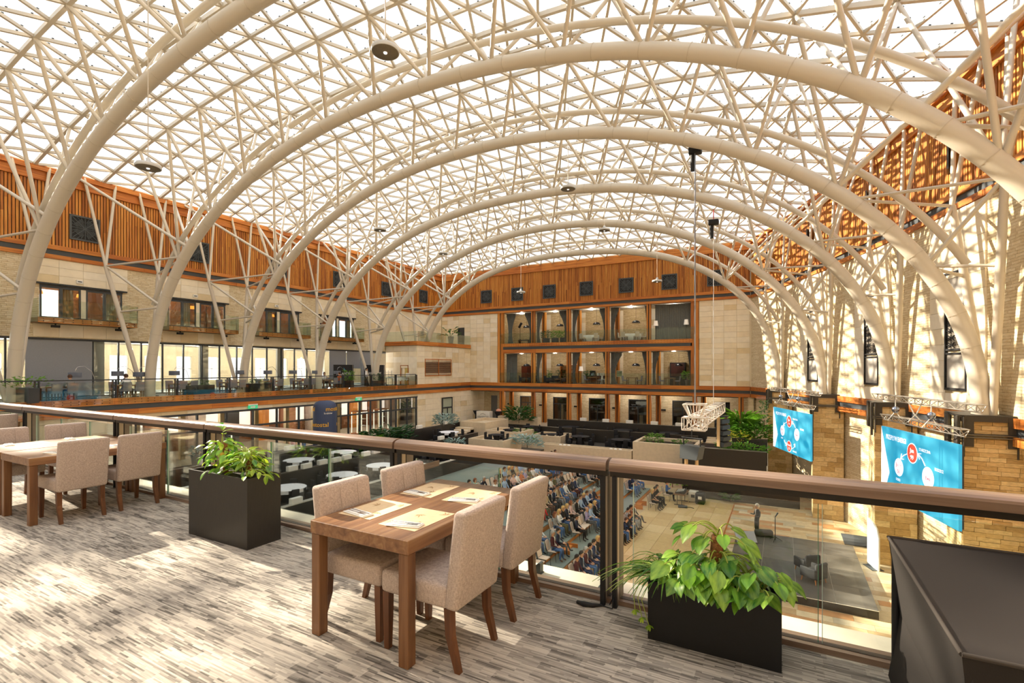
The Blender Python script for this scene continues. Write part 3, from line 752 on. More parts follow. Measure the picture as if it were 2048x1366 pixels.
def upholstered_chair(near=True, fab=None, name='dining_chair'):
    fab = fab or FAB
    t = thing(name, 'upholstered dining chair', 'chair')
    if near:
        MB().rbox(-.24, -.235, .355, .27, .235, .495, .028, seg=3).build('seat', fab, t)
        bm = bmesh.new(); bmesh.ops.create_cube(bm, size=1.0)
        for v in bm.verts: v.co = Vector((v.co.x * .095 - .262, v.co.y * .47, (v.co.z + .5) * .575 + .355))
        bmesh.ops.bevel(bm, geom=bm.edges[:], offset=.026, segments=3, affect='EDGES', profile=0.5)
        for v in bm.verts: v.co.x -= max(0, v.co.z - .45) ** 1.2 * .17
        bm.verts.index_update(); mb = MB(); mb.add([v.co[:] for v in bm.verts], [tuple(v.index for v in f.verts) for f in bm.faces], 0, True); bm.free()
        mb.build('backrest', fab, t)
        sm = MB()
        for yy in (-.08, .08): sm.path([(-.2135, yy, .52), (-.222, yy, .66), (-.247, yy, .82), (-.258, yy, .9)], .003, 5)
        sm.build('stitched_seams', FAB_SEAM, t)
        for sx, sy in ((1, -1), (1, 1), (-1, -1), (-1, 1)):
            lg = MB()
            x0 = .235 if sx > 0 else -.235; xb = x0 if sx > 0 else -.30
            pts = [(x0, sy * .20, .36), (x0 - (0 if sx > 0 else .008), sy * .20, .2), (xb, sy * .20, 0)]
            rs = [.024, .022, .017]
            vs = []
            for (px, py, pz), r in zip(pts, rs): vs += [(px - r, py - r, pz), (px + r, py - r, pz), (px + r, py + r, pz), (px - r, py + r, pz)]
            lg.add(vs, [(0, 1, 2, 3), (11, 10, 9, 8)] + [(a + i, a + (i + 1) % 4 + 0 if True else 0, a + 4 + (i + 1) % 4, a + 4 + i) for a in (0, 4) for i in range(4)])
            lg.build('leg', OAK_D, t)
    else:
        MB().box(-.22, -.22, .38, .24, .22, .49).build('seat', fab, t)
        MB().add([(-.3, -.22, .92), (-.23, -.22, .92), (-.23, .22, .92), (-.3, .22, .92), (-.24, -.22, .38), (-.17, -.22, .38), (-.17, .22, .38), (-.24, .22, .38)],
                 [(0, 1, 2, 3), (7, 6, 5, 4), (0, 4, 5, 1), (1, 5, 6, 2), (2, 6, 7, 3), (3, 7, 4, 0)]).build('backrest', fab, t)
        for sx, sy in ((1, -1), (1, 1), (-1, -1), (-1, 1)): MB().box(sx * .2 - .018, sy * .19 - .018, 0, sx * .2 + .018, sy * .19 + .018, .38).build('leg', OAK_D, t)
    return t
def dining_table(sx, sy, name='dining_table', apron=.085):
    t = thing(name, 'table', 'table')
    mb = MB(); mb.rbox(-sx / 2, -sy / 2, .75 - apron, sx / 2, sy / 2, .75, .004, seg=1, smooth=False); mb.build('tabletop', OAK_Y if sy > sx else OAK_X, t)
    for a in (-1, 1):
        for b_ in (-1, 1):
            cx, cy = a * (sx / 2 - .042), b_ * (sy / 2 - .042)
            MB().rbox(cx - .036, cy - .036, 0, cx + .036, cy + .036, .749 - apron, .003, seg=1, smooth=False).build('leg', OAK_Z, t)
    return t
def leaf_mesh(name, ln, wd, mat_, heart=True, droop=.25, fold=.18, n=7):
    """a leaf lying along +X with its stalk end at the origin"""
    vs = []; fs = []
    for i in range(n + 1):
        u = i / n
        if heart: w_ = wd * .5 * (math.sin(math.pi * min(1, u * .93 + .09)) ** .75) * (1.18 - .55 * u)
        else: w_ = wd * .5 * math.sin(math.pi * (u * .96 + .03)) ** .8
        if i == n: w_ = .001
        x = ln * u - (.07 * ln if heart and i == 0 else 0); z = -droop * ln * u * u
        for k, f in enumerate((-1, -.5, 0, .5, 1)):
            xx = x - (.08 * ln if heart and i < 2 and abs(f) > .4 else 0)
            vs.append((xx, f * w_, z + abs(f) * w_ * fold * 2 - (abs(f) > .9) * w_ * .12))
    for i in range(n):
        for k in range(4): fs.append((i * 5 + k, i * 5 + k + 1, (i + 1) * 5 + k + 1, (i + 1) * 5 + k))
    mb = MB(); mb.add(vs, fs, 0, True); return mb.mesh(name, mat_)
def leaf_mat(name, c1, c2, trans=.45):
    m, n, b = new_mat(name); N = n.nodes.new; L = n.links.new
    t = N('ShaderNodeTexCoord'); mp = N('ShaderNodeMapping'); mp.inputs['Scale'].default_value = (9, 38, 20); L(t.outputs['Object'], mp.inputs[0])
    ns = N('ShaderNodeTexNoise'); ns.inputs['Scale'].default_value = 1; ns.inputs['Detail'].default_value = 3; L(mp.outputs[0], ns.inputs['Vector'])
    oi = N('ShaderNodeObjectInfo'); ad = N('ShaderNodeMath'); ad.operation = 'MULTIPLY_ADD'; ad.inputs[1].default_value = .35; L(oi.outputs['Random'], ad.inputs[0]); L(ns.outputs['Fac'], ad.inputs[2])
    r = N('ShaderNodeValToRGB'); r.color_ramp.elements[0].position = .42; r.color_ramp.elements[0].color = (*hexc(c1), 1); r.color_ramp.elements[1].position = .88; r.color_ramp.elements[1].color = (*hexc(c2), 1)
    L(ad.outputs[0], r.inputs[0]); L(r.outputs[0], b.inputs['Base Color']); b.inputs['Roughness'].default_value = .32; b.inputs['Specular IOR Level'].default_value = .5
    tr = N('ShaderNodeBsdfTranslucent'); L(r.outputs[0], tr.inputs[0]); mx = N('ShaderNodeMixShader'); mx.inputs[0].default_value = trans
    o = n.nodes['Material Output']; L(b.outputs[0], mx.inputs[1]); L(tr.outputs[0], mx.inputs[2]); L(mx.outputs[0], o.inputs[0])
    return m
LEAF_G = leaf_mat('leaf_green', '2F6B22', '86B83A'); LEAF_V = leaf_mat('leaf_variegated', '2E6E24', 'A8CF52'); LEAF_D = leaf_mat('leaf_dark', '1F4A22', '4F7E3A', .25)
LEAF_B = leaf_mat('leaf_bluegreen', '5E8078', 'B4CCC6', .2); LEAF_S = leaf_mat('leaf_blade', '3E7A28', 'C8DA78', .4); LEAF_Y = leaf_mat('leaf_yellow', '8C9A30', 'D8D050')
SOIL = M('2A1E16', .95, var=.3, scale=40)
def orient(v, up=(0, 0, 1)):
    return Vector(v).to_track_quat('X', 'Z')
def bush_mesh(rx, ry, h, n, ll, lw, mat_, seed=1, kind='round', lift=.4):
    """one foliage mesh of many small leaves around a mound (plants too far off to count their leaves)"""
    r2 = random.Random(seed); mb = MB()
    for _ in range(n):
        a = r2.random() * 6.283; q = r2.random() ** .6; zz = r2.random()
        if kind == 'round': p = Vector((rx * q * math.cos(a) * math.sqrt(max(.05, 1 - (zz - .35) ** 2)), ry * q * math.sin(a) * math.sqrt(max(.05, 1 - (zz - .35) ** 2)), h * zz))
        else: p = Vector((rx * q * math.cos(a) * .4, ry * q * math.sin(a) * .4, h * zz * .5))
        d = Vector((math.cos(a), math.sin(a), lift + r2.random() * 1.0 - .4)).normalized() * ll * (.6 + .7 * r2.random())
        s_ = d.cross(Vector((0, 0, 1))); s_ = (s_.normalized() if s_.length > 1e-4 else Vector((1, 0, 0))) * lw * (.6 + .6 * r2.random())
        m = p + d * .5 + Vector((0, 0, ll * .08)); e = p + d - Vector((0, 0, ll * .18))
        mb.add([p, m - s_, e, m + s_], [(0, 1, 2), (0, 2, 3)], 0, True)
    return mb.mesh('foliage', mat_)
def potted_plant(label, loc, pot='box', pw=.35, ph=.5, rx=.35, h=.7, n=90, ll=.22, lw=.06, mat_=None, seed=1, kind='round', potm=None, ry=None, pl=None, group=None, name='potted_plant'):
    t = thing(name, label, 'plant', loc, group=group); potm = potm or DARK; pl = pl or pw
    if pot == 'box':
        MB().box(-pl / 2, -pw / 2, 0, pl / 2, pw / 2, ph).build('pot', potm, t)
    elif pot == 'round':
        MB().lathe([(pw * .36, 0), (pw * .5, ph), (pw * .44, ph), (pw * .42, ph - .05)], 12).build('pot', potm, t)
    link('foliage', bush_mesh(rx, ry or rx, h, n, ll, lw, mat_ or LEAF_D, seed, kind), t, (0, 0, ph))
    return t
def pendant(label, loc, cord, r, h, mat_, group, dome=True):
    t = thing('pendant_lamp', label, 'lamp', loc, group=group)
    MB().tube((0, 0, h), (0, 0, h + cord), .012, n=5).build('cord', BLACK, t)
    MB().lathe([(r, 0), (r * .97, h * .35), (r * .75, h * .72), (r * .2, h), (.02, h)], 18).build('shade', mat_, t)
    return t
# ================================================================ PEOPLE
def body_mesh(name, J, E, extra_smooth=1):
    """J: name -> (x,y,z,r)   E: (a, b, region); one skinned surface over the joints; regions 0 skin 1 top 2 trousers 3 shoes"""
    names = list(J); ix = {n: i for i, n in enumerate(names)}
    me = bpy.data.meshes.new(name + '_bones'); me.from_pydata([J[n][:3] for n in names], [(ix[a], ix[b]) for a, b, _ in E], [])
    o = bpy.data.objects.new(name, me)
    md = o.modifiers.new('s', 'SKIN'); md.use_smooth_shade = True; md.branch_smoothing = 0.3
    sv = me.skin_vertices[0].data
    for n in names:
        r = J[n][3]; sv[ix[n]].radius = r if isinstance(r, tuple) else (r, r)
        sv[ix[n]].use_root = (n == 'pel')
    ms = o.modifiers.new('u', 'SUBSURF'); ms.levels = extra_smooth; ms.render_levels = extra_smooth
    out = baked(o)
    segs = [(Vector(J[a][:3]), Vector(J[b][:3]), reg) for a, b, reg in E]
    for p in out.polygons:
        c = p.center; best = 9; br = 1
        for a, b, reg in segs:
            d = b - a; t = max(0, min(1, (c - a).dot(d) / max(d.length_squared, 1e-9))); q = (c - (a + d * t)).length
            if q < best: best = q; br = reg
        p.material_index = br; p.use_smooth = True
    out.name = name
    return out
def hand_chain(J, E, s, wr, dirv, side, curl=.5):
    """palm, four fingers of unequal length and a thumb from the side of the palm"""
    w_ = Vector(wr); d = Vector(dirv).normalized(); up = Vector((0, 0, 1)); lat = d.cross(up)
    lat = lat.normalized() if lat.length > .1 else Vector((0, 1, 0)); up = lat.cross(d)
    pal = w_ + d * .055; J['pal' + s] = (*pal, (.034, .020)); E.append(('wri' + s, 'pal' + s, 0))
    for k, (o_, l_) in enumerate(((-.026, .062), (-.009, .076), (.009, .072), (.026, .056))):
        a = pal + d * .035 + lat * o_; m = a + d * l_ * .5 - up * .008 * curl * 2; e = m + d * l_ * .42 - up * .03 * curl
        for q, v, r in (('a', a, .0105), ('b', m, .0095), ('c', e, .0075)): J['f%d%s%s' % (k, q, s)] = (*v, r)
        E += [('pal' + s, 'f%da%s' % (k, s), 0), ('f%da%s' % (k, s), 'f%db%s' % (k, s), 0), ('f%db%s' % (k, s), 'f%dc%s' % (k, s), 0)]
    a = w_ + d * .04 + lat * (-.04 * side); e = a + d * .05 - lat * (.012 * side) - up * .015
    J['tha' + s] = (*a, .012); J['thb' + s] = (*e, .009); E += [('pal' + s, 'tha' + s, 0), ('tha' + s, 'thb' + s, 0)]
def figure(name, pose, sleeve=1, skirt=False, lean=0.0):
    J = {}; E = []
    sit = pose != 'stand' and pose != 'talk' and pose != 'walk'
    hz = .56 if sit else .93
    J['pel'] = (0, 0, hz, (.145, .115)); J['spi'] = (-.03 + lean * .25, 0, hz + .20, (.135, .10)); J['che'] = (-.03 + lean * .55, 0, hz + .40, (.175, .13))
    nx = -.02 + lean * .9
    J['nek'] = (nx, 0, hz + .565, .055); J['hea'] = (nx + .025, 0, hz + .655, (.086, .10)); J['het'] = (nx + .03, 0, hz + .745, (.090, .104)); J['top'] = (nx + .02, 0, hz + .80, (.062, .07))
    E += [('pel', 'spi', 1), ('spi', 'che', 1), ('che', 'nek', 1), ('nek', 'hea', 0), ('hea', 'het', 0), ('het', 'top', 0)]
    for side, s in ((1, 'L'), (-1, 'R')):
        J['sho' + s] = (nx - .02, side * .175, hz + .47, .06)
        if pose in ('lap', 'cross', 'lean', 'stoop'):
            el = (nx + .06, side * .25, hz + .22); wr = (.25 + lean * .3, side * .10, hz + .11); hd = (1, -side * .5, -.1)
        elif pose == 'arms':
            el = (nx + .08, side * .26, hz + .22); wr = (nx + .2, -side * .04, hz + .29 + .02 * side); hd = (.3, -side * 1, .1)
        elif pose == 'phone':
            el = (nx + .08, side * .24, hz + .24); wr = (nx + .28, side * .07, hz + .34); hd = (.6, -side * .4, .5)
        elif pose == 'talk':
            el, wr, hd = ((nx + .05, side * .25, hz + .2), (nx + .28, side * .22, hz + .28), (1, 0, .3)) if side < 0 else ((nx + .02, side * .24, hz + .2), (nx + .25, side * .16, hz + .2), (1, -.2, .2))
        else:
            el = (nx - .03, side * .25, hz + .2); wr = (nx + .06, side * .25, hz - .04); hd = (.3, 0, -1)
        J['elb' + s] = (*el, .042); J['wri' + s] = (*wr, (.027, .024))
        E += [('che', 'sho' + s, 1), ('sho' + s, 'elb' + s, 1), ('elb' + s, 'wri' + s, sleeve)]
        hand_chain(J, E, s, wr, hd, side)
        J['hip' + s] = (.02, side * .09, hz - .03, .088)
        if sit:
            cr = pose == 'cross' and side > 0
            kn = (.45, side * (.10 if not cr else .02), .54 + (.13 if cr else 0)); an = (.47 if not cr else .62, side * (.12 if not cr else -.06), .10 if not cr else .36)
            if pose == 'lap' and side < 0: an = (.40, side * .12, .10)
            if pose == 'arms': an = (.55, side * .14, .09)
            to = (an[0] + .15, an[1] + side * .02, max(.035, an[2] - (.05 if not cr else .0)))
        else:
            st = .12 * side if pose == 'walk' else 0
            kn = (.02 + st * .9, side * .10, .50); an = (-.02 + st * 1.6, side * .10, .09); to = (an[0] + .16, side * .12, .035)
        J['kne' + s] = (*kn, .06); J['cal' + s] = (kn[0] * .6 + an[0] * .4 - .01, kn[1] * .6 + an[1] * .4, kn[2] * .6 + an[2] * .4, .054)
        J['ank' + s] = (*an, .038); J['toe' + s] = (*to, (.04, .03))
        leg = 2 if not skirt else 0
        E += [('pel', 'hip' + s, 2), ('hip' + s, 'kne' + s, 2), ('kne' + s, 'cal' + s, leg), ('cal' + s, 'ank' + s, leg), ('ank' + s, 'toe' + s, 3)]
    me = body_mesh(name, J, E)
    return me, Vector((nx + .03, 0, hz + .70))
FIG = {}
def fig(pose, sleeve=1, skirt=False, lean=0.0):
    k = (pose, sleeve, skirt, lean)
    if k not in FIG: FIG[k] = figure('body', *k)
    return FIG[k]
HAIRC = {'black': '1E1814', 'brown': '4A3020', 'blond': 'C8A468', 'grey': 'A8A49E', 'bald': 'C49A7C', 'auburn': '7A4426'}
SKINM = [M(h, .6, var=.04) for h in ('C89A7C', 'D2A88C', 'B88868')]
COLS = {'white': 'E6E6E6', 'pale blue': '9FB8D8', 'navy': '1E2840', 'black': '18181A', 'charcoal': '34363A', 'grey': '85878A', 'red': 'C01418', 'maroon': '4A1C24', 'orange': 'C06030', 'beige': 'C4AE8C', 'blue': '2E5C9A', 'jeans': '46689A', 'olive': '5A5636', 'pink': 'D8B4B0', 'lilac': '9A90B8', 'mint': 'A8D8CC', 'dark blue': '22345C', 'brown': '5A4030', 'turquoise': '3A7A88'}
def cm(c): return M(COLS[c], .85, var=.08, scale=12)
_hair = {}
def hair_mesh(kind):
    if kind in _hair: return _hair[kind]
    mb = MB(); n = 14; rows = 7
    vs = []
    R0 = .122
    for r_ in range(rows + 1):
        ph = r_ / rows * (2.0 if kind != 'long' else 2.15)
        for i in range(n):
            a = 6.283 * i / n; face = max(0, math.cos(a)); lim = 2.0 - face ** .8 * .95
            p = min(ph, lim); vs.append((R0 * math.sin(p) * math.cos(a) * .98 - .012, R0 * .86 * math.sin(p) * math.sin(a), R0 * 1.12 * math.cos(p)))
    fs = [(r_ * n + i, r_ * n + (i + 1) % n, (r_ + 1) * n + (i + 1) % n, (r_ + 1) * n + i) for r_ in range(rows) for i in range(n)]
    mb.add(vs, fs, 0, True)
    if kind == 'long':
        for side in (-1, 1): mb.path([(-.03, side * .075, .02), (-.045, side * .09, -.1), (-.03, side * .09, -.22), (.0, side * .075, -.3)], [.04, .045, .04, .015], 7)
        mb.path([(-.085, 0, .0), (-.095, 0, -.12), (-.09, 0, -.26)], [.07, .075, .03], 8)
    elif kind == 'bob':
        for side in (-1, 1): mb.path([(-.02, side * .08, .03), (-.02, side * .095, -.05), (.0, side * .085, -.12)], [.04, .042, .02], 7)
        mb.path([(-.085, 0, .0), (-.085, 0, -.12)], [.065, .04], 8)
    _hair[kind] = mb.mesh('hair', WHITE); return _hair[kind]
_face = None
def face_mesh():
    global _face
    if _face is None:
        mb = MB()
        for s_ in (-1, 1):
            mb.obb((.094, s_ * .035, .004), (.006, 0, 0), (0, .009, 0), (0, 0, .0045), 1); mb.obb((.094, s_ * .036, .024), (.006, 0, 0), (0, .014, 0), (0, 0, .0025), 3)
            mb.obb((-.005, s_ * .096, -.012), (.018, 0, 0), (0, .008, 0), (0, 0, .028), 0)
        mb.add([(.096, -.006, .01), (.096, .006, .01), (.124, 0, -.026), (.094, -.016, -.034), (.094, .016, -.034)], [(0, 2, 1), (0, 3, 2), (1, 2, 4), (3, 4, 2)], 0)
        mb.obb((.088, 0, -.058), (.008, 0, 0), (0, .022, 0), (0, 0, .005), 2)
        _face = mb.mesh('face', [SKINM[0], M('2A2220', .5), M('A8645A', .6), M('7A5A44', .7)])
    return _face
def person(label, loc, rz, pose='lap', top='white', bottom='jeans', hair='brown', hk='short', sleeve=1, shoes='black', skirt=False, lean=0.0, group=None, scale=1.0, inner=None, skin=0):
    me, hc = fig(pose, sleeve, skirt, lean)
    t = thing('person', label, 'person', loc, rz, group); t.scale = (scale,) * 3
    o = link('body', me, t)
    if len(me.materials) == 0:
        for q in range(4): me.materials.append(WHITE)
    for q, m in enumerate((SKINM[skin], cm(top), cm(bottom), cm(shoes))):
        o.material_slots[q].link = 'OBJECT'; o.material_slots[q].material = m
    f = link('face', face_mesh(), t, hc)
    if hair != 'bald':
        h = link('hair', hair_mesh(hk), t, hc + Vector((0, 0, .015))); h.material_slots[0].link = 'OBJECT'; h.material_slots[0].material = M(HAIRC[hair], .7, var=.2, scale=30)
    if inner:
        hz = .56 if pose not in ('stand', 'talk', 'walk') else .93
        p = MB(); xx = -.03 + lean * .5
        p.add([(xx + .118, -.045, hz + .50), (xx + .118, .045, hz + .50), (xx + .128, .035, hz + .38), (xx + .125, 0, hz + .2), (xx + .128, -.035, hz + .38), (xx + .085, -.04, hz + .55), (xx + .085, .04, hz + .55)], [(0, 4, 2, 1), (4, 3, 2), (5, 0, 1, 6)])
        p.build('shirt_front', cm(inner), t)
    return t
# ================================================================ BACK LOGGIA AND ARCADE
CX_ = [-28.8, -24.6, -20.32, -16.0, -11.72, -7.36]
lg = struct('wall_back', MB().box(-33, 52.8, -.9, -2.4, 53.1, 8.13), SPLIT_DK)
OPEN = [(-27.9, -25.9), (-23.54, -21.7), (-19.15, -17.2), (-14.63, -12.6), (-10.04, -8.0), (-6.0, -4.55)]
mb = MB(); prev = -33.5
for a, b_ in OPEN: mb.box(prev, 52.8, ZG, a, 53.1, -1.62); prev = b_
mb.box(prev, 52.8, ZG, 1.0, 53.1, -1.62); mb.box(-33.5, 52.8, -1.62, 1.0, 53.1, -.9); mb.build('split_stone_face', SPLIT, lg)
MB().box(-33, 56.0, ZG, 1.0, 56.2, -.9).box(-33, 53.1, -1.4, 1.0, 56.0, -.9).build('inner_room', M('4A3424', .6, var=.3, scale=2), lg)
for i, (a, b_) in enumerate(OPEN[:5]):
    for q in range(3):
        MB().box(a + .1 + q * .55, 54.6 + .25 * (q % 2), ZG, a + .5 + q * .55, 55.0 + .25 * (q % 2), ZG + 1.0 + .9 * ((q + i) % 2)).build('cabinet_block', [M('5E3A22', .5), M('B9A68A', .6), M('6E5A4A', .6)][(q + i) % 3], lg)
for xb in CX_[1:5]:
    for z0, z1 in ((0.0, 3.4), (4.55, 8.0)): tile_wall(lg, [xb - .9, xb - .05, xb + .8], lsp(z0 + .05, z1, 6), fy(52.77), seed=int(-xb * 3))
for i, (a, b_) in enumerate(OPEN[:5]):
    dd = struct('door_%d' % (i + 4), MB().box(a, 52.78, ZG, a + .08, 52.98, -1.62).box(b_ - .08, 52.78, ZG, b_, 52.98, -1.62).box(a + .08, 52.78, -1.72, b_ - .08, 52.98, -1.62)
                .box(a + .08, 52.80, -2.45, b_ - .08, 52.96, -2.37).box((a + b_) / 2 - .04, 52.80, ZG, (a + b_) / 2 + .04, 52.96, -2.45), DARK)
    MB().box(a + .08, 52.86, ZG, (a + b_) / 2 - .04, 52.88, -2.45).build('door_glass', GLASS_DARK, dd); MB().box((a + b_) / 2 + .04, 52.86, ZG, b_ - .08, 52.88, -2.45).build('door_glass', GLASS_DARK, dd)
    MB().box(a + .08, 52.86, -2.37, b_ - .08, 52.88, -1.72).build('transom_glass', GLASS_DARK, dd)
dd = struct('door_9', MB().box(-31.95, 52.7, ZG, -31.1, 52.79, -1.68), M('6F7376', .5)); MB().box(-31.2, 52.66, -3.6, -31.16, 52.70, -3.4).build('door_handle', STEEL, dd)
MB().box(-6.0, 54.0, ZG, -4.55, 54.2, -1.6).build('lobby_shade_sheet', BLACK, lg)  # black sheet painted as the shade inside the right opening
# floors and ceilings of the two loggia storeys
MB().box(-29, YB + .06, -.9, -6.9, 52.8, 0).build('loggia_floor', M('3E3A38', .5), lg)
MB().box(-29, YB + .06, 3.46, -6.9, 52.8, 4.55).build('loggia_floor', M('5A5048', .5), lg)
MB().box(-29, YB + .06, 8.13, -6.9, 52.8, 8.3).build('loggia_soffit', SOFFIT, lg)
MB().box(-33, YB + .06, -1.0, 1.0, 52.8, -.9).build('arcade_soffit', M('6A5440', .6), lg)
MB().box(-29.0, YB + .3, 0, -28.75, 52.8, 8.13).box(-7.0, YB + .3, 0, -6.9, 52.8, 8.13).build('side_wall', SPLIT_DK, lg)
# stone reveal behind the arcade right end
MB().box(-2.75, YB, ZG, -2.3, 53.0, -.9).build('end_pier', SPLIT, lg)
boards(lg, -28.45, -7.6, 4.18, 4.56, .05, WX, seed=61, fixed=YB)
boards(lg, -28.45, -7.6, 3.45, 3.86, .05, WX, seed=62, fixed=YB)
MB().box(-28.45, YB - .02, 3.862, -7.6, YB + .05, 4.178).build('grey_channel', DARKGREY, lg)
bt = MB()
for i in range(70):
    for zz in (4.28, 4.46):
        bt.box(-28.2 + i * .295, YB - .075, zz - .02, -28.16 + i * .295, YB - .05, zz + .02)
bt.build('glass_clamps', BLACK, lg)['kind'] = 'stuff'
def wood_col(x, y, z0, z1, wd=.40):
    c = struct('column', MB().box(x - wd / 2 + .03, y + .02, z0, x + wd / 2 - .03, y + .32, z1), BLACK)
    g = .05
    for a, b_ in ((x - wd / 2, x - g), (x + g, x + wd / 2)):
        MB().box(a, y, z0, b_, y + .34, z1).build('board', WOOD_V[rnd.randrange(3)], c)
for x in CX_:
    w_ = .72 if x in (CX_[0], CX_[-1]) else .40
    for z0, z1 in (((4.57, 8.12), (.06, 3.44)) if w_ < .5 else ((.06, 8.12),)):
        wood_col(x, YB - .02, z0, z1, w_)
        if w_ < .5: wood_col(x + .55, 51.3, z0, z1, .42)
for x in (CX_[0] + .15, *CX_[1:], -3.35):
    wood_col(x, YB + .05, ZG, -.92, .44 if x != CX_[0] + .15 else .62)
    if x < -5: wood_col(x + .55 if x > -28 else x + .3, 51.3, ZG, -.92, .46)
# glass balustrades of the loggia, one per bay
n_ = 0
for zi, z0 in enumerate((0.06, 4.56)):
    for i in range(5):
        t = thing('glass_balustrade', 'clear glass balustrade of the %s bay from the left on the %s loggia' % (ORD[i], ('lower', 'upper')[zi]), 'balustrade', ((CX_[i] + CX_[i + 1]) / 2, YB - .06, z0), group='loggia balustrades')
        for q in range(4):
            a = -2.12 + q * 1.06
            MB().box(a + .006, -.008, 0, a + 1.054, .008, 1.15).build('glass_panel', GLASS_FAR, t)
# curtains: gathered, tied at the side
CURT = M('5F6260', .9, var=.12, scale=3); CURT2 = M('6C6E6A', .9, var=.1)
def curtain(x0, x1, z0, z1, y, label, tied=0, amp=.05, mat_=None):
    t = thing('curtain', label, 'curtain', ((x0 + x1) / 2, y, z0), group='grey loggia curtains')
    n = max(8, int((x1 - x0) * 14)); H_ = z1 - z0; rows = 12; vs = []; w_ = x1 - x0
    for r_ in range(rows + 1):
        f = r_ / rows; zz = H_ * f
        k = 1.0
        if tied:
            d = f - .30; k = .38 + .62 * min(1, (d / .62) ** 2 if d > 0 else (d / .34) ** 2 * .45)
        for i in range(n + 1):
            u = i / n - .5
            sh_ = (1 - k) * .5 * tied * w_ if tied else 0
            vs.append((u * w_ * k + sh_, amp * math.sin(i * 2.1 + .4 * f) * (.6 + .4 * k), zz))
    nn = n + 1; fs = [(r_ * nn + i, r_ * nn + i + 1, (r_ + 1) * nn + i + 1, (r_ + 1) * nn + i) for r_ in range(rows) for i in range(n)]
    mb = MB(); mb.add(vs, fs, 0, True)
    mb.add([(a, b_ + .02, c) for a, b_, c in vs], [f[::-1] for f in fs], 0, True)
    mb.build('drape', mat_ or CURT, t)
    MB().tube((-w_ / 2 - .1, 0, H_ + .02), (w_ / 2 + .1, 0, H_ + .02), .02, n=6).build('rail', BLACK, t)
    return t
zu, zl = 4.57, .04
for (x0, x1, lv, td, lb) in ((-28.3, -27.1, 1, -.3, 'narrow tied grey curtain beside the left frame of the upper loggia'), (-25.9, -24.85, 1, 1, 'tied grey curtain left of the first inner column, upper loggia'),
    (-24.35, -23.6, 1, -1, 'tied grey curtain right of the first inner column, upper loggia'), (-21.6, -20.55, 1, 1, 'tied grey curtain left of the second inner column, upper loggia'),
    (-20.05, -19.3, 1, -1, 'tied grey curtain right of the second inner column, upper loggia'), (-17.0, -16.22, 1, 1, 'tied grey curtain left of the third inner column, upper loggia'),
    (-15.75, -14.9, 1, -1, 'tied grey curtain right of the third inner column, upper loggia'), (-12.2, -11.95, 1, 1, 'thin tied grey curtain left of the fourth inner column, upper loggia'),
    (-11.2, -7.75, 1, 0, 'wide closed grey curtain filling the last bay of the upper loggia'), (-28.3, -26.9, 0, 0, 'closed grey curtain in the corner of the first lower bay'),
    (-24.35, -23.7, 0, -1, 'tied grey curtain right of the first inner column, lower loggia'), (-20.05, -19.2, 0, -1, 'tied grey curtain right of the second inner column, lower loggia'),
    (-16.6, -16.22, 0, 1, 'thin grey curtain left of the third inner column, lower loggia'), (-15.75, -14.6, 0, -1, 'wide tied grey curtain right of the third inner column, lower loggia'),
    (-12.5, -11.95, 0, 1, 'tied grey curtain left of the fourth inner column, lower loggia'), (-11.45, -10.8, 0, -1, 'tied grey curtain right of the fourth inner column, lower loggia'),
    (-8.1, -7.75, 0, 1, 'thin grey curtain beside the right frame of the lower loggia')):
    z0 = zu if lv else zl
    curtain(x0, x1, z0, z0 + (3.45 if lv else 3.3), 50.15, lb, td, mat_=CURT2 if td == 0 and lv else None)
BL = M('1B1C22', .25, spec=.6)
for lv, zt in ((1, 6.45), (0, 1.95)):
    for i in range(5 if not lv else 4):
        x = (CX_[i] + CX_[i + 1]) / 2 + .4
        pendant('black dome pendant lamp in the %s bay of the %s loggia' % (ORD[i], 'upper' if lv else 'lower'), (x, 51.4, zt), (8.13 if lv else 3.46) - zt - .3, .42, .3, BL, 'black loggia pendant lamps')
# furniture
far_chair = Proto(upholstered_chair(False, BEIGEF, 'banquet_chair'))
far_chair_g = Proto(upholstered_chair(False, FABG, 'dining_chair'))
def round_set(x, y, z, r, cloth, n, proto, lab, ang0=.4, hgt=.75, cat='table'):
    t = thing('round_table', lab, 'table', (x, y, z))
    if cloth:
        pts = 28; mb = MB()
        prof = [(.01, hgt), (r, hgt), (r + .02, hgt - .05)]
        mb.lathe([(r * .9, .05), (r + .03, .35), (r + .01, hgt - .04), (r, hgt), (.001, hgt)], pts); mb.build('tablecloth', M('EDEBE6', .8, bump=.2, bscale=5), t)
    else:
        MB().lathe([(.001, hgt - .035), (r, hgt - .035), (r, hgt), (.001, hgt)], 24, smooth=False).build('tabletop', M('2A2A2E', .5), t); MB().lathe([(.3, 0), (.3, .03), (.05, .06), (.05, hgt - .035)], 10).build('pedestal', BLACK, t)
    for i in range(n):
        a = ang0 + i * 6.283 / n; cx, cy = x + math.cos(a) * (r + .3), y + math.sin(a) * (r + .3)
        proto.put((cx, cy, z), a + math.pi, '%s pale chair round the %s' % (ORD[i], lab), 'chairs round the ' + lab)
round_set(-18.3, 51.2, 4.56, .85, True, 5, far_chair, 'white clothed table in the third upper bay')
round_set(-13.8, 51.2, 4.56, .9, True, 6, far_chair, 'white clothed table in the fourth upper bay', .1)
for i, x in enumerate((-23.4, -22.3, -21.3)):
    potted_plant('leafy shrub in grey square planter, %s of the three in the upper loggia' % ORD[i], (x, 50.6, 4.56), 'box', .6, .55, .5, .75, 110, .3, .06, [LEAF_D, LEAF_G, LEAF_G][i], i + 3, potm=DARKGREY)
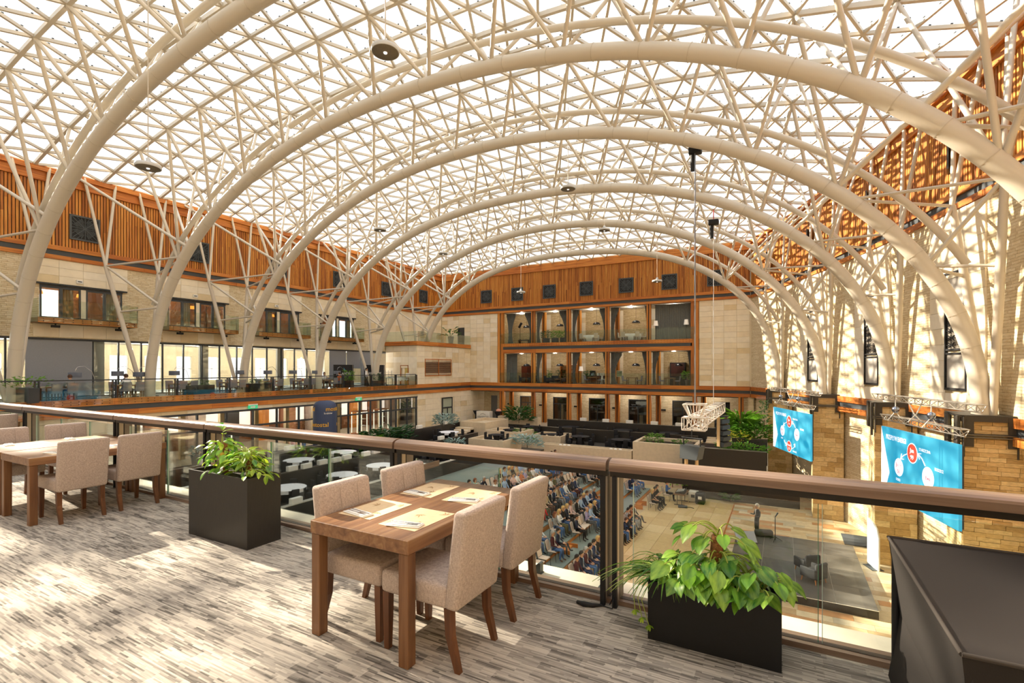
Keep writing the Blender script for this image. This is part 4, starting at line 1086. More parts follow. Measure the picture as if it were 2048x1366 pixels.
bn = thing('bench', 'low dark bench standing in the first bay of the upper loggia', 'bench', (-26.6, 51.4, 4.56)); MB().box(-.7, -.25, .4, .7, .25, .5).build('seat', DARKGREY, bn)
for sx in (-.6, .6): MB().box(sx - .04, -.22, 0, sx + .04, .22, .4).build('leg', BLACK, bn)
tl = thing('spotlight_stand', 'black spotlight on a tripod stand in the first upper bay', 'spotlight', (-26.9, 50.9, 4.56))
MB().tube((0, 0, .0), (0, 0, 1.9), .025).build('pole', BLACK, tl); MB().tube((-.15, 0, 1.9), (.2, 0, 2.45), .14, n=10).build('lamp_head', BLACK, tl)
for an in (0, 2.1, 4.2): MB().tube((0, 0, .6), (.4 * math.cos(an), .4 * math.sin(an), 0), .015, n=5).build('leg', BLACK, tl)
def shade_lamp(lab, loc, h=1.5, group=None):
    t = thing('floor_lamp', lab, 'lamp', loc, group=group); MB().lathe([(.15, 0), (.15, .03), (.02, .05), (.015, h - .3)], 10).build('stand', BLACK, t)
    MB().lathe([(.24, h - .5), (.17, h)], 14).build('lamp_shade', M('EDE7DC', .7, emit='FFF2DC', emit_s=.15), t); return t
shade_lamp('floor lamp with white shade left of the wide closed curtain', (-11.1, 50.0, 4.56), 1.9); shade_lamp('floor lamp with white shade right on the wide closed curtain', (-8.2, 50.0, 4.56), 1.9)
shade_lamp('floor lamp with white shade in the third lower bay', (-19.2, 50.5, 0.03), 1.9)
for i, (x, y, a) in enumerate(((-26.6, 50.9, .5), (-25.4, 51.0, 2.6), (-23.3, 50.9, .6), (-22.6, 51.4, 1.8), (-21.1, 51.0, 2.7))):
    t = thing('armchair', 'dark blue armchair in the lower loggia, %s from the left' % ORD[i], 'armchair', (x, y, .03), a, 'lounge armchairs in the lower loggia')
    nm = M('22262E', .8)
    MB().rbox(-.35, -.35, .15, .35, .35, .42, .04, seg=2).build('seat', nm, t); MB().rbox(-.42, -.4, .15, -.3, .4, .85, .04).build('backrest', nm, t)
    for s_ in (-1, 1): MB().rbox(-.35, s_ * .4 - .06, .15, .35, s_ * .4 + .06, .62, .03).build('armrest', nm, t)
    for s_ in (-1, 1):
        for q in (-1, 1): MB().box(s_ * .3 - .02, q * .3 - .02, 0, s_ * .3 + .02, q * .3 + .02, .15).build('leg', OAK_D, t)
for i, x in enumerate((-26.0, -21.9)):
    t = thing('coffee_table', 'small wooden coffee table between armchairs in the %s lower bay' % ORD[i], 'table', (x, 50.6, .03)); MB().box(-.35, -.3, .45, .35, .3, .5).build('tabletop', OAK_X, t)
    for a in (-1, 1):
        for b_ in (-1, 1): MB().box(a * .3 - .02, b_ * .25 - .02, 0, a * .3 + .02, b_ * .25 + .02, .45).build('leg', OAK_D, t)
cbn = thing('cabinet', 'tall reddish wood cabinet behind the curtain in the first lower bay', 'cabinet', (-26.5, 52.3, .0)); MB().box(-.8, -.3, 0, .8, .3, 2.0).build('body', M('5A2A1A', .4), cbn)
for s_ in (-.4, .4): MB().box(s_ - .36, -.33, .1, s_ + .36, -.305, 1.9).build('door', M('66301C', .4), cbn)
shf = thing('bookshelf', 'open wooden bookshelf in the second lower bay', 'shelf', (-21.4, 52.4, 0))
for s_ in (-.95, .95): MB().box(s_ - .04, -.25, 0, s_ + .04, .25, 2.1).build('side', WOOD_V[0], shf)
for q in range(5): MB().box(-.91, -.25, .1 + q * .48, .91, .25, .15 + q * .48).build('shelf_board', WOOD_X, shf)
for i, (x, h, mt) in enumerate(((-23.9, .8, LEAF_G), (-22.2, .9, LEAF_D), (-18.9, .8, LEAF_D), (-8.2, .8, LEAF_G))):
    potted_plant('potted green plant in the lower loggia, %s from the left' % ORD[i], (x, 50.7 if i > 2 else 52.0, .03), 'round', .5, .55, .45, h, 90, .32, .06, mt, 20 + i, potm=M('5E5448', .7))
dtab = Proto(dining_table(1.0, .8))
for i, x in enumerate((-17.9, -13.7, -9.9)):
    dtab.put((x, 50.8, .03), 0, 'wooden dining table in the %s bay of the lower loggia' % ORD[i + 2], 'dining tables in the lower loggia')
    for q, (dx, a) in enumerate(((-.75, 0), (.75, math.pi))):
        far_chair_g.put((x + dx, 50.8, .03), a, 'grey chair %s of the wooden table in the %s lower bay' % (('left', 'right')[q], ORD[i + 2]), 'grey chairs in the lower loggia')
hc = thing('high_chair', 'white high chair beside the table in the third lower bay', 'chair', (-16.7, 50.6, .03)); MB().box(-.17, -.17, .5, .17, .17, .55).build('seat', WHITE, hc); MB().box(-.19, -.17, .5, -.15, .17, .95).build('backrest', WHITE, hc)
for a in (-1, 1):
    for b_ in (-1, 1): MB().tube((a * .15, b_ * .15, .5), (a * .24, b_ * .24, 0), .018, n=5).build('leg', WHITE, hc)
cof = thing('coffee_station', 'sideboard with black coffee machine in the third lower bay', 'sideboard', (-18.2, 52.4, 0)); MB().box(-1.0, -.3, 0, 1.2, .3, .9).build('body', M('4A2E1E', .5), cof); MB().box(-.6, -.2, .9, -.1, .2, 1.45).build('coffee_machine', BLACK, cof)
for q in range(3): MB().box(.2 + q * .3, -.12, .9, .38 + q * .3, .12, 1.2).build('jar', WHITE, cof)
ea = thing('easel', 'picture in a pale frame on an easel, fourth lower bay', 'easel', (-15.0, 50.7, .03)); MB().box(-.32, -.03, .8, .32, .03, 1.45).build('frame', STEEL, ea); MB().box(-.27, -.045, .85, .27, -.031, 1.4).build('picture', M('7E8A6A', .7, var=.4, scale=6), ea)
for s_ in (-1, 1): MB().tube((s_ * .08, .02, 1.5), (s_ * .35, .05, 0), .015, n=5).build('leg', OAK_D, ea)
cb5 = thing('cabinet', 'tall black framed cabinet in the last lower bay', 'cabinet', (-9.4, 52.4, 0)); MB().box(-.75, -.3, 0, .75, .3, 2.3).build('body', BLACK, cb5); MB().box(-.65, -.33, .9, .65, -.305, 2.2).build('panel', M('46201A', .5), cb5)
# small black wall lights on the arcade wall
for i, x in enumerate((-29.3, -25.0, -20.6, -16.1, -11.0)):
    MB().box(x - .3, 52.66, -2.72, x + .3, 52.79, -2.56).build('wall_light', BLACK, label='small black wall light on the arcade stone, %s from the left' % ORD[i], category='wall light', group='arcade wall lights')
# square fretwork vents on the wood bands
VB = M('24272A', .5); VF = M('4A4F52', .5)
vent = thing('vent_grille', 'vent', 'vent')
f = MB(); f.box(-.75, -.08, -.75, .75, -.02, -.65).box(-.75, -.08, .65, .75, -.02, .75).box(-.75, -.08, -.65, -.65, -.02, .65).box(.65, -.08, -.65, .75, -.02, .65); f.build('frame', VF, vent)
MB().box(-.65, -.03, -.65, .65, -.01, .65).build('backing', BLACK, vent)
f = MB()
for q in range(4):
    ca, sa = math.cos(q * math.pi / 2), math.sin(q * math.pi / 2)
    tr = lambda u, v: (u * ca - v * sa, -.05, u * sa + v * ca)
    for i in range(7):
        r_ = .12 + i * .075; w_ = .035
        a, b_, c = tr(r_ * .25, r_), tr(r_ * .62, r_ * .62), tr(r_, r_ * .25)
        f.bar(a, b_, w_, .03, (0, 1, 0)); f.bar(b_, c, w_, .03, (0, 1, 0))
    f.bar(tr(0, 0), tr(.62, .62), .04, .035, (0, 1, 0)); f.bar(tr(0, 0), tr(.64, 0), .04, .035, (0, 1, 0))
    for i in range(5): f.bar(tr(.64, -.4 + .2 * i), tr(.36, (-.4 + .2 * i) * .3), .03, .03, (0, 1, 0))
f.build('fretwork', VF, vent)
VP = Proto(vent)
for i, x in enumerate((-30.7, -26.55, -22.55, -18.25, -13.98, -9.7, -5.5)):
    VP.put((x, YB - .02, 10.17), 0, 'square dark fretwork vent on the back wood wall, %s from the left' % ORD[i], 'fretwork vents')
for i, y in enumerate((7.2, 13.76, 20.4, 26.95, 33.4, 39.8, 46.0)):
    VP.put((XL + .02, y, 10.2), math.pi / 2, 'square dark fretwork vent on the left wood wall, %s from the camera' % ORD[i], 'fretwork vents')
for i, y in enumerate((19.7, 26.45, 32.9, 39.8, 46)):
    p = rw(y, .05); VP.put((p[0], p[1], 10.5), -math.pi / 2 - math.atan(2 * .00485 * y), 'square dark fretwork vent on the right wood wall, %s from the camera' % ORD[i], 'fretwork vents')

for lv, z in ((1, 8.1), (0, 3.44)):
    for i in range(5):
        added_ceiling_lamp((CX_[i] + CX_[i + 1]) / 2, 50.9, z, lg, 45)  # added lamps that lift the dim loggia bays
for i in range(6): added_ceiling_lamp(-27 + i * 4.2, 51.6, -1.0, lg, 32)  # more added lamps, brightening the arcade
# ================================================================ LEFT TERRACE
RAILY = [3.7, 6.97, 10.24, 13.53, 16.77, 20.05, 23.33, 26.65, 30.0, 33.26, 36.55, 39.62]
tr_ = thing('terrace_balustrade', 'long dark railed glass balustrade along the far left terrace', 'balustrade', (XT - .02, 3.7, 0))
for i, y in enumerate(RAILY):
    yy = y - 3.7
    for d in (-.075, .075): MB().box(-.06, yy + d - .028, -.62, .06, yy + d + .028, 1.06).build('post', DARK, tr_)
    if i < len(RAILY) - 1:
        L_ = RAILY[i + 1] - y
        MB().box(-.06, yy - .1, 1.06, .06, yy + L_ - .11, 1.12).build('handrail', DARK, tr_)
        for q in range(3):
            a = yy + .12 + (L_ - .24) * q / 3
            MB().box(.145, a + .006, -.26, .158, a + (L_ - .24) / 3 - .006, .98).build('glass_panel', GLASS_FAR, tr_)
        bl = MB()
        for q in range(9):
            for zz in (-.2, -.05): bl.box(.158, yy + .25 + q * L_ / 9.6, zz - .018, .178, yy + .285 + q * L_ / 9.6, zz + .018)
        bl.build('clamp_bolts', BLACK, tr_)['kind'] = 'stuff'
# balconies in front of the upper windows
for i, c in enumerate(BAYS):
    b_ = thing('balcony', 'glass fronted timber balcony under the upper left windows, %s from the camera' % ORD[i], 'balcony', (XL, c, 4.32), group='upper left balconies')
    MB().box(0, -2.35, 0, 1.0, 2.35, .22).build('slab', M('8A6A48', .6), b_)
    MB().box(1.0, -2.4, -.01, 1.05, 2.4, .28).build('front_board', WOOD_Y2, b_); MB().box(.0, -2.4, -.01, 1.0, -2.352, .28).build('side_board', OAK_X, b_); MB().box(.0, 2.352, -.01, 1.0, 2.4, .28).build('side_board', OAK_X, b_)
    for q in range(3): MB().box(1.07, -2.4 + q * 1.6 + .006, .03, 1.085, -.8 + q * 1.6 - .006, 1.34).build('glass_panel', GLASS_FAR, b_)
    for yy in (-2.43, 2.415): MB().box(.02, yy, .03, 1.07, yy + .015, 1.34).build('glass_panel', GLASS_FAR, b_)
    bl = MB()
    for q in range(11):
        for zz in (.07, .21): bl.box(1.085, -2.2 + q * .44, zz - .02, 1.105, -2.16 + q * .44, zz + .02)
    bl.build('clamp_bolts', BLACK, b_)['kind'] = 'stuff'
    for s_ in (-1.5, 1.6):
        sp = thing('spotlight', 'small black floodlight under balcony %s from the camera, %s end' % (ORD[i], 'near' if s_ < 0 else 'far'), 'floodlight', (XL + .6, c + s_, 4.16), group='floodlights under the balconies')
        MB().box(-.1, -.18, -.08, .1, .18, .06).build('housing', BLACK, sp); MB().box(-.03, -.03, .06, .03, .03, .15).build('bracket', BLACK, sp)
    if i: 
        q = thing('wall_box', 'small white box on the stone above the upper windows, %s from the camera' % ORD[i - 1], 'alarm box', (XL + .04, c - .2, 6.95), group='white wall boxes'); MB().box(0, -.16, -.1, .08, .16, .1).build('case', WHITE, q); MB().box(.08, -.1, -.03, .085, .1, .03).build('grille', DARKGREY, q)
# glass rail round the corner block roof
cr_ = thing('glass_balustrade', 'clear glass balustrade round the roof of the stone corner block', 'balustrade', (XT + .1, 39.7, 4.5))
for q in range(6): MB().box(-.01, q * 1.63 + .006, -.02, .01, (q + 1) * 1.63 - .006, 1.06).build('glass_panel', GLASS_FAR, cr_)
for q in range(3): MB().box(-4.3 + q * 1.42 + .006, -.08, -.02, -4.3 + (q + 1) * 1.42 - .006, -.06, 1.06).build('glass_panel', GLASS_FAR, cr_)
potted_plant('big leaved plant in a tall dark pot on the corner block roof', (-33.7, 46.6, 4.5), 'round', .7, .9, .8, .9, 26, .6, .17, LEAF_D, 5, potm=M('4A4A46', .6))
# terrace dining tables with chairs
tt = Proto(dining_table(.8, 1.3))
TY = [8.0, 11.6, 14.8, 17.9, 21.2, 24.2, 27.2, 30.2]
for i, y in enumerate(TY):
    tt.put((-34.6, y, 0), 0, 'wooden dining table on the far left terrace, %s from the camera' % ORD[i], 'terrace dining tables')
    for q, (dx, dy, a) in enumerate(((.62, -.33, math.pi), (.62, .33, math.pi), (-.62, -.33, 0), (-.62, .33, 0))):
        far_chair_g.put((-34.6 + dx, y + dy, 0), a, 'grey chair %s of the %s table along the far left terrace' % (('near rail first', 'near rail second', 'window side first', 'window side second')[q], ORD[i]), 'grey terrace chairs')
    if i % 2 == 0:
        s_ = thing('table_setting', 'white napkins and menu on the %s terrace table' % ORD[i], 'napkin', (-34.6, y, .75)); MB().box(-.25, -.3, 0, -.05, -.1, .02).box(.05, .1, 0, .25, .3, .02).build('napkin', WHITE, s_); MB().box(-.03, -.06, 0, .03, .06, .14).build('menu_card', M('C8382E', .6), s_)
# arc lamps with grey drum shades
SHG = M('5E626C', .8)
for i, (y, z) in enumerate(((12.3, 1.36), (14.3, 1.42), (15.4, 1.36), (17.4, 1.42), (21.8, 1.44), (24.0, 1.42), (26.2, 1.42), (28.4, 1.4), (30.7, 1.36))):
    a = thing('arc_lamp', 'arched chrome lamp with grey drum shade on the terrace, %s from the camera' % ORD[i], 'lamp', (-34.5, y, 0), group='terrace arc lamps')
    MB().lathe([(.18, 0), (.18, .04), (.03, .06)], 12, (0, .9, 0)).build('base', DARK, a)
    MB().path([(0, .9, .05), (0, .9, 1.1), (0, .75, 1.55), (0, .4, 1.85), (0, .1, 1.8), (0, 0, z + .22)], .014, 6).build('stem', M('B8B8BC', .25, 1.0), a)
    MB().lathe([(.3, z - .14), (.3, z + .14), (.28, z + .14), (.28, z - .14)], 18).build('lamp_shade', SHG, a)
# black signs with white lettering
for i, (y, w_) in enumerate(((31.9, 2.3), (36.0, 2.7))):
    s_ = thing('sign_panel', 'black free standing hotel sign on the terrace, %s' % ('left of the white shirted waiter' if i == 0 else 'right one beside the stone block'), 'sign', (-35.0 if i == 0 else -35.2, y, 0))
    MB().box(-.06, -w_ / 2, 0, .0, w_ / 2, 2.05).build('board', BLACK, s_); MB().box(-.02, w_ / 2 - .14, .01, .02, w_ / 2 - .10, 2.06).build('chrome_strip', M('B8B8BC', .3, 1.0), s_)
    for (txt, sz, zz) in (('ARŁAMÓW', .34, 1.22), ('HOTEL', .2, .93)):
        o = link('lettering', text_mesh(txt, sz, M('E8E8E8', .6)), s_, (.012, 0, zz), math.pi / 2)
    MB().path([(.012, .02, 1.5), (.012, .06, 1.62), (.012, -.03, 1.78)], [.02, .05, .008], 5).path([(.012, .04, 1.6), (.012, .2, 1.52), (.012, .3, 1.5)], [.04, .02, .006], 5).build('bird_emblem', M('4A9AC0', .6), s_)
potted_plant('leafy green plant in dark trough before the left hotel sign', (-33.8, 31.4, 0), 'box', .4, .6, .4, .9, 90, .3, .06, LEAF_G, 31, pl=.8)
potted_plant('leafy green plant in dark trough before the right hotel sign', (-33.7, 34.6, 0), 'box', .4, .55, .4, .6, 90, .28, .06, LEAF_D, 32, pl=.9)
potted_plant('green plant with small purple flowers in a trough at the near end of the terrace', (-33.5, 10.0, 0), 'box', .4, .75, .35, .5, 100, .24, .06, LEAF_G, 33, pl=1.8, ry=.9)
for i, y in enumerate((18.6, 22.9)):
    b_ = thing('planter_bench', 'low dark planter box between the terrace tables, %s' % ('nearer one' if i == 0 else 'farther one'), 'planter', (-33.9, y, 0)); MB().box(-.25, -.9, 0, .25, .9, .62).build('box', BLACK, b_)
    link('foliage', bush_mesh(.22, .85, .35, 90, .18, .04, LEAF_D, 40 + i), b_, (0, 0, .6))
# serving corner by the block
bf = thing('buffet_table', 'buffet table draped in white cloth at the end of the terrace', 'table', (-34.4, 38.2, 0)); MB().rbox(-.5, -1.1, .72, .5, 1.1, .78, .02).build('tabletop', WHITE, bf)
for a in (-1, 1):
    for b2 in (-1, 1): MB().tube((a * .42, b2 * 1.0, 0), (a * .42, b2 * 1.0, .72), .03, n=8).build('leg', DARKGREY, bf)
mb = MB()
for q in range(14):
    y0 = -1.1 + q * .16; mb.add([(.52, y0, .76), (.52, y0 + .16, .76), (.56 + .03 * (q % 2), y0 + .16, .42 + .06 * ((q * 5) % 3)), (.54 + .03 * ((q + 1) % 2), y0, .42 + .06 * ((q * 7) % 3))], [(0, 1, 2, 3), (3, 2, 1, 0)])
mb.build('tablecloth', WHITE, bf)
for q in range(6): tag(MB().rbox(-.14, -.2, 0, .14, .2, .1, .02).build('chafing_dish', M('BFC2C4', .3, .8), None, (-34.45, 37.4 + q * .32, .78)), 'stainless serving dish on the white buffet, %s from the camera' % ORD[q], 'dish', 'serving dishes on the buffet')
tv = thing('serving_trolley', 'wire shelf trolley beside the right hotel sign', 'trolley', (-35.4, 37.9, 0))
for z in (.3, .8, 1.3): MB().box(-.25, -.45, z, .25, .45, z + .03).build('shelf', STEEL, tv)
for a in (-1, 1):
    for b2 in (-1, 1): MB().tube((a * .24, b2 * .43, 0), (a * .24, b2 * .43, 1.5), .015, n=6).build('post', DARKGREY, tv)
mo = thing('menu_screen', 'white board leaning on the buffet end of the terrace', 'board', (-33.7, 39.1, .78)); MB().box(-.02, -.3, 0, .02, .3, .45).build('panel', WHITE, mo); MB().box(-.12, -.15, 0, -.02, .15, .02).build('stand', DARKGREY, mo)
# people on the terrace
person('man with dark hair seated low at a terrace table before the grey blind', (-34.0, 11.9, 0), math.pi, 'lap', 'grey', 'jeans', 'brown', group='terrace guests')
person('person in white top leaning over a terrace table, lilac chair behind', (-34.05, 14.6, 0), math.pi, 'phone', 'white', 'jeans', 'brown', lean=.15, group='terrace guests')
person('person in black top across from the leaning white shirt', (-35.2, 15.0, 0), 0, 'arms', 'black', 'black', 'brown', group='terrace guests')
person('woman with dark hair in white blouse seated at the last terrace table', (-35.2, 29.9, 0), 0, 'phone', 'white', 'black', 'black', 'bob', group='terrace guests')
person('guest in orange top at the last terrace table', (-34.0, 30.5, 0), math.pi, 'lap', 'orange', 'jeans', 'brown', group='terrace guests')
person('waiter in white shirt and dark cap standing between the two hotel signs', (-34.0, 33.7, 0), .6, 'stand', 'white', 'charcoal', 'black')
# lower left: inflatable advertising column with lettering
mp_ = thing('inflatable_column', 'tall navy inflatable column with yellow lettering before the shop windows', 'advertising column', (-30.2, 25.7, ZG))
NAVY = M('3A4664', .6, bump=.15, bscale=6)
MB().lathe([(.80, 0), (.84, .2), (.84, 3.2), (.80, 3.5), (.66, 3.68), (.40, 3.78), (.001, 3.80)], 30).build('body', NAVY, mp_)
def wrap(txt, sz, ang, z, mat_, r=.85):
    me = text_mesh(txt, sz, mat_, .01)
    for v in me.vertices:
        a = ang + v.co.x / r; rr = r - v.co.y * .6; v.co = (rr * math.cos(a), rr * math.sin(a), z + v.co.z)
    return link('lettering', me, mp_)
YL = M('F0B428', .6)
for q in (0, math.pi):
    for z, a0 in ((3.2, .42), (2.05, -1.45), (.85, -1.45)): wrap('mostostal', .46, a0 + q, z, YL)
    wrap('kraków', .2, -.42 + q, 2.9, WHITE)
for i, y in enumerate((21.7, 31.6)):
    e = thing('exit_sign', 'green exit sign under the terrace band, %s' % ('left one' if i == 0 else 'right one beyond the navy column'), 'sign', (XT + .16, y, -1.0)); MB().box(-.03, -.35, -.12, .03, .35, .12).build('box', M('2E9A6A', .5, emit='38B880', emit_s=.5), e); MB().box(-.04, -.35, .12, .04, .35, .2).build('bracket', WHITE, e)
    MB().box(.031, -.2, -.05, .036, .05, .05).add([(.033, .05, -.09), (.033, .2, 0), (.033, .05, .09)], [(0, 1, 2)]).build('arrow', WHITE, e)
person('woman in rose patterned dress walking with the man in white', (-31.0, 23.55, ZG), -.9, 'walk', 'pink', 'pink', 'black', 'bob', sleeve=0, skirt=True, shoes='brown')
person('man in white T-shirt and jeans walking beside the navy column', (-30.9, 24.4, ZG), -1.0, 'walk', 'white', 'jeans', 'brown', sleeve=0, shoes='grey')
for i, y in enumerate((20.3, 33.2, 36.0)):
    v = thing('display_case', 'glass display case with glowing edges inside the shop front, %s from the camera' % ORD[i], 'display case', (-34.4, y, ZG), group='shop display cases')
    for a in (-.35, .35):
        for b2 in (-.6, .6): MB().box(a - .03, b2 - .03, 0, a + .03, b2 + .03, 2.2).build('post', M('EDE6D0', .5, emit='FFF6DC', emit_s=.8), v)
    MB().box(-.4, -.65, 2.2, .4, .65, 2.3).build('top', WOOD_Y, v); MB().box(-.4, -.65, 0, .4, .65, .3).build('base', WOOD_Y, v)
    for z in (.9, 1.5): MB().box(-.33, -.57, z, .33, .57, z + .02).build('shelf', GLASS_FAR, v)
# ================================================================ RIGHT SIDE: piers, brackets, trusses, screens
BRK = M('3A3630', .5, spec=.5)
PIERS = [(43.3, 'behind the left edge of the small screen'), (36.4, 'right of the small screen'), (29.4, 'behind the large screen'), (22.9, 'right of the large screen'), (16.4, 'nearest to the balcony')]
PM = [M(h, .8, var=.16, scale=7, bump=.5, bscale=18, stretch=(1, 1, 2.5)) for h in ('D2B684', 'C4A673', 'DCC494', 'B89A68', 'D6BC8E')]
for i, (y, lab) in enumerate(PIERS):
    xw = wallx(y) + .25; xp = xw - 1.62
    p = struct('column', MB().box(xp + .04, y + .04, ZS, xw, y + 1.76, .02), PIER)
    p['label'] = 'stone clad pier ' + lab
    z = ZS; r2 = random.Random(i); row = 0; hb = .155 if i in (3, 4) else .30
    n_b = 0
    while z < .0 - .02:
        x = xp - (.0 if row % 2 else .22) ; 
        while x < xw:
            x2 = x + (.42 + .22 * r2.random()) * (1 if i in (3, 4) else 1.3); a, b_ = max(x, xp), min(x2, xw)
            if b_ - a > .08 and n_b < 270:
                MB().box(a + .004, y - .02 - r2.random() * .035, z + .004, b_ - .004, y + .05, min(z + hb, .02) - .004).build('brick', PM[r2.randrange(5)], p); n_b += 1
            x = x2
        z += hb; row += 1
    mb = MB(); mb.box(xp - .02, y, ZS, xp + .05, y + 1.8, .02); mb.build('side_face', PIER, p)
    if i < 4:
        f = thing('steel_bracket', 'dark steel frame round the top of the stone pier ' + lab, 'bracket', (xp, y, 0), group='pier brackets')
        w_ = 1.45
        g = MB(); g.box(-.06, -.12, -.12, w_, -.04, .06).box(-.06, -.12, -.62, w_, -.04, -.54); g.build('cross_bar', BRK, f)
        for xx in (0.02, w_ - .28): MB().box(xx, -.13, -1.0, xx + .26, -.045, .08).build('plate', BRK, f)
        MB().box(-.16, -.1, -1.5, -.08, .06, .08).build('outer_plate', BRK, f); MB().box(-.08, -.1, .02, w_, 1.85, .10).build('top_plate', BRK, f)
        MB().box(-.12, .1, -1.2, -.05, .5, .06).build('side_plate', BRK, f); MB().box(-.12, 1.2, -1.2, -.05, 1.7, .06).build('side_plate', BRK, f)
        MB().tube((-.1, -.16, -.58), (w_ + .1, -.16, -.58), .03).tube((-.1, -.16, -.66), (w_ + .1, -.16, -.66), .03).build('tie_rods', M('6A645A', .4, .7), f)
        for xx in (.0, w_ - .06): MB().tube((xx, -.17, -1.35), (xx, -.17, .04), .03).build('threaded_bar', BRK, f)
ALU = M('B8B2A8', .35, .8)
def truss_mesh(L_, w_=.29, n=None, r=.025, tri=False):
    mb = MB(); n = n or int(L_ / w_)
    cs = [(-w_ / 2, -w_ / 2), (w_ / 2, -w_ / 2), (w_ / 2, w_ / 2), (-w_ / 2, w_ / 2)] if not tri else [(-w_ / 2, w_ * .45), (w_ / 2, w_ * .45), (0, -w_ * .45)]
    for a, b_ in cs: mb.tube((-L_ / 2, a, b_), (L_ / 2, a, b_), r, n=6)
    k = len(cs)
    for j in range(k):
        a, b_ = cs[j], cs[(j + 1) % k]
        for i in range(n):
            x0, x1 = -L_ / 2 + L_ * i / n, -L_ / 2 + L_ * (i + 1) / n
            s_, e = (a, b_) if (i + j) % 2 else (b_, a)
            mb.tube((x0, *s_), (x1, *e), r * .55, n=4, caps=False)
            if i == 0 or i == n - 1: mb.tube((x0 if i == 0 else x1, *a), (x0 if i == 0 else x1, *b_), r * .6, n=4)
    return mb
CYAN = None
def screen(Lp, Rp, z0, z1, lab, name):
    global CYAN
    Lp, Rp = Vector((*Lp, 0)), Vector((*Rp, 0)); d = Rp - Lp; W_ = d.length; H_ = z1 - z0; c = (Lp + Rp) / 2
    t = thing('led_screen', lab, 'screen', (c.x, c.y, (z0 + z1) / 2), math.atan2(d.y, d.x))
    if CYAN is None:
        m, n, b = new_mat('screen_blue'); N = n.nodes.new; L = n.links.new
        tc_ = N('ShaderNodeTexCoord'); ns = N('ShaderNodeTexNoise'); ns.inputs['Scale'].default_value = 1.1; L(tc_.outputs['Object'], ns.inputs['Vector'])
        r = N('ShaderNodeValToRGB'); r.color_ramp.elements[0].position = .45; r.color_ramp.elements[0].color = (*hexc('0AA6D2'), 1); r.color_ramp.elements[1].position = .75; r.color_ramp.elements[1].color = (*hexc('3CC0E0'), 1)
        L(ns.outputs['Fac'], r.inputs[0]); b.inputs['Base Color'].default_value = (.02, .12, .16, 1); L(r.outputs[0], b.inputs['Emission Color']); b.inputs['Emission Strength'].default_value = .50; b.inputs['Roughness'].default_value = .4
        CYAN = m
    SW = M('F0F0FA', .5, emit='F0F0FA', emit_s=.45); SR = M('C02A20', .5, emit='F04A34', emit_s=.5); SRT = M('D8546A', .5, emit='D8546A', emit_s=.4)
    MB().box(-W_ / 2, -.02, -H_ / 2, W_ / 2, .08, H_ / 2).build('display', CYAN, t)
    MB().box(-W_ / 2 + .05, .08, -H_ / 2 + .05, W_ / 2 - .05, .16, H_ / 2 - .05).build('back_frame', DARK, t)
    X = lambda u: -W_ / 2 + u * W_; Z = lambda v: H_ / 2 - v * H_
    mb = MB(); mb.add([(X(0), -.026, Z(0)), (X(.0), -.026, Z(1)), (X(.055), -.026, Z(.98)), (X(.135), -.026, Z(.66))], [(0, 1, 2, 3)]); mb.build('white_chevron', SW, t)
    def put(txt, sz, u, v, m_, sx=1.0, yy=-.03):
        me = text_mesh(txt, sz * H_, m_, .002)
        for q in me.vertices: q.co.x *= sx
        link('lettering', me, t, (X(u), yy, Z(v)))
    put('PRZEPŁYW ENERGII', .10, .235, .14, SW, .62 * W_ / H_ / 1.78)
    def disc(u, v, r, m_, rim=True):
        mb = MB(); n = 32
        for rr, yy, mi in ((r * 1.1, -.027, 0), (r, -.032, 1)):
            vs = [(X(u) + rr * H_ * math.cos(6.283 * i / n), yy, Z(v) + rr * H_ * math.sin(6.283 * i / n)) for i in range(n)]; mb.add(vs, [tuple(range(n))], mi)
        mb.build('circle', [SW, m_], t)
    disc(.47, .27, .125, SR); disc(.28, .53, .115, SW); disc(.67, .52, .125, SW); disc(.47, .85, .12, SR)
    put('Jan', .085, .47, .235, SW, yy=-.036); put('99', .085, .47, .33, SW, yy=-.036); put('Józef', .075, .28, .5, SRT, yy=-.036); put('55', .075, .28, .59, SRT, yy=-.036)
    put('Ewa', .07, .67, .53, SRT, yy=-.036); put('Maciek', .07, .47, .82, SW, yy=-.036); put('25', .08, .47, .90, SW, yy=-.036)
    put('STARSZYZNA', .055, .63, .19, SW, .8); put('RODZICE', .055, .80, .38, SW, .8); put('DZIECI', .05, .27, .71, SW, .8); put('MŁODOŚĆ', .05, .62, .93, SW, .8)
    ar = MB()
    for pts in (((.40, .30), (.35, .34), (.31, .40)), ((.64, .38), (.60, .30), (.545, .25)), ((.33, .74), (.36, .80), (.41, .85)), ((.55, .88), (.60, .84), (.625, .74))):
        P_ = [Vector((X(u), -.03, Z(v))) for u, v in pts]; ar.path(P_, .018, 5)
        dd = (P_[-1] - P_[-2]).normalized(); n_ = Vector((-dd.z, 0, dd.x))
        for s_ in (-1, 1): ar.path([P_[-1], P_[-1] - dd * .2 + n_ * s_ * .13], .016, 5)
    ar.build('arrows', SW, t)
    # two lengths of lighting truss above
    u = d.normalized(); rz = math.atan2(d.y, d.x)
    for k, (dz, ext, off) in enumerate(((1.28, 1.9, -.15), (.40, .2, .0))):
        q = thing('lighting_truss', 'aluminium lattice truss %s %s' % (('resting on the brackets high above', 'hung just over')[k], name), 'truss', (c.x + .1, c.y, z1 + dz), rz)
        truss_mesh(W_ + ext, .26, tri=True).build('lattice', ALU, q)
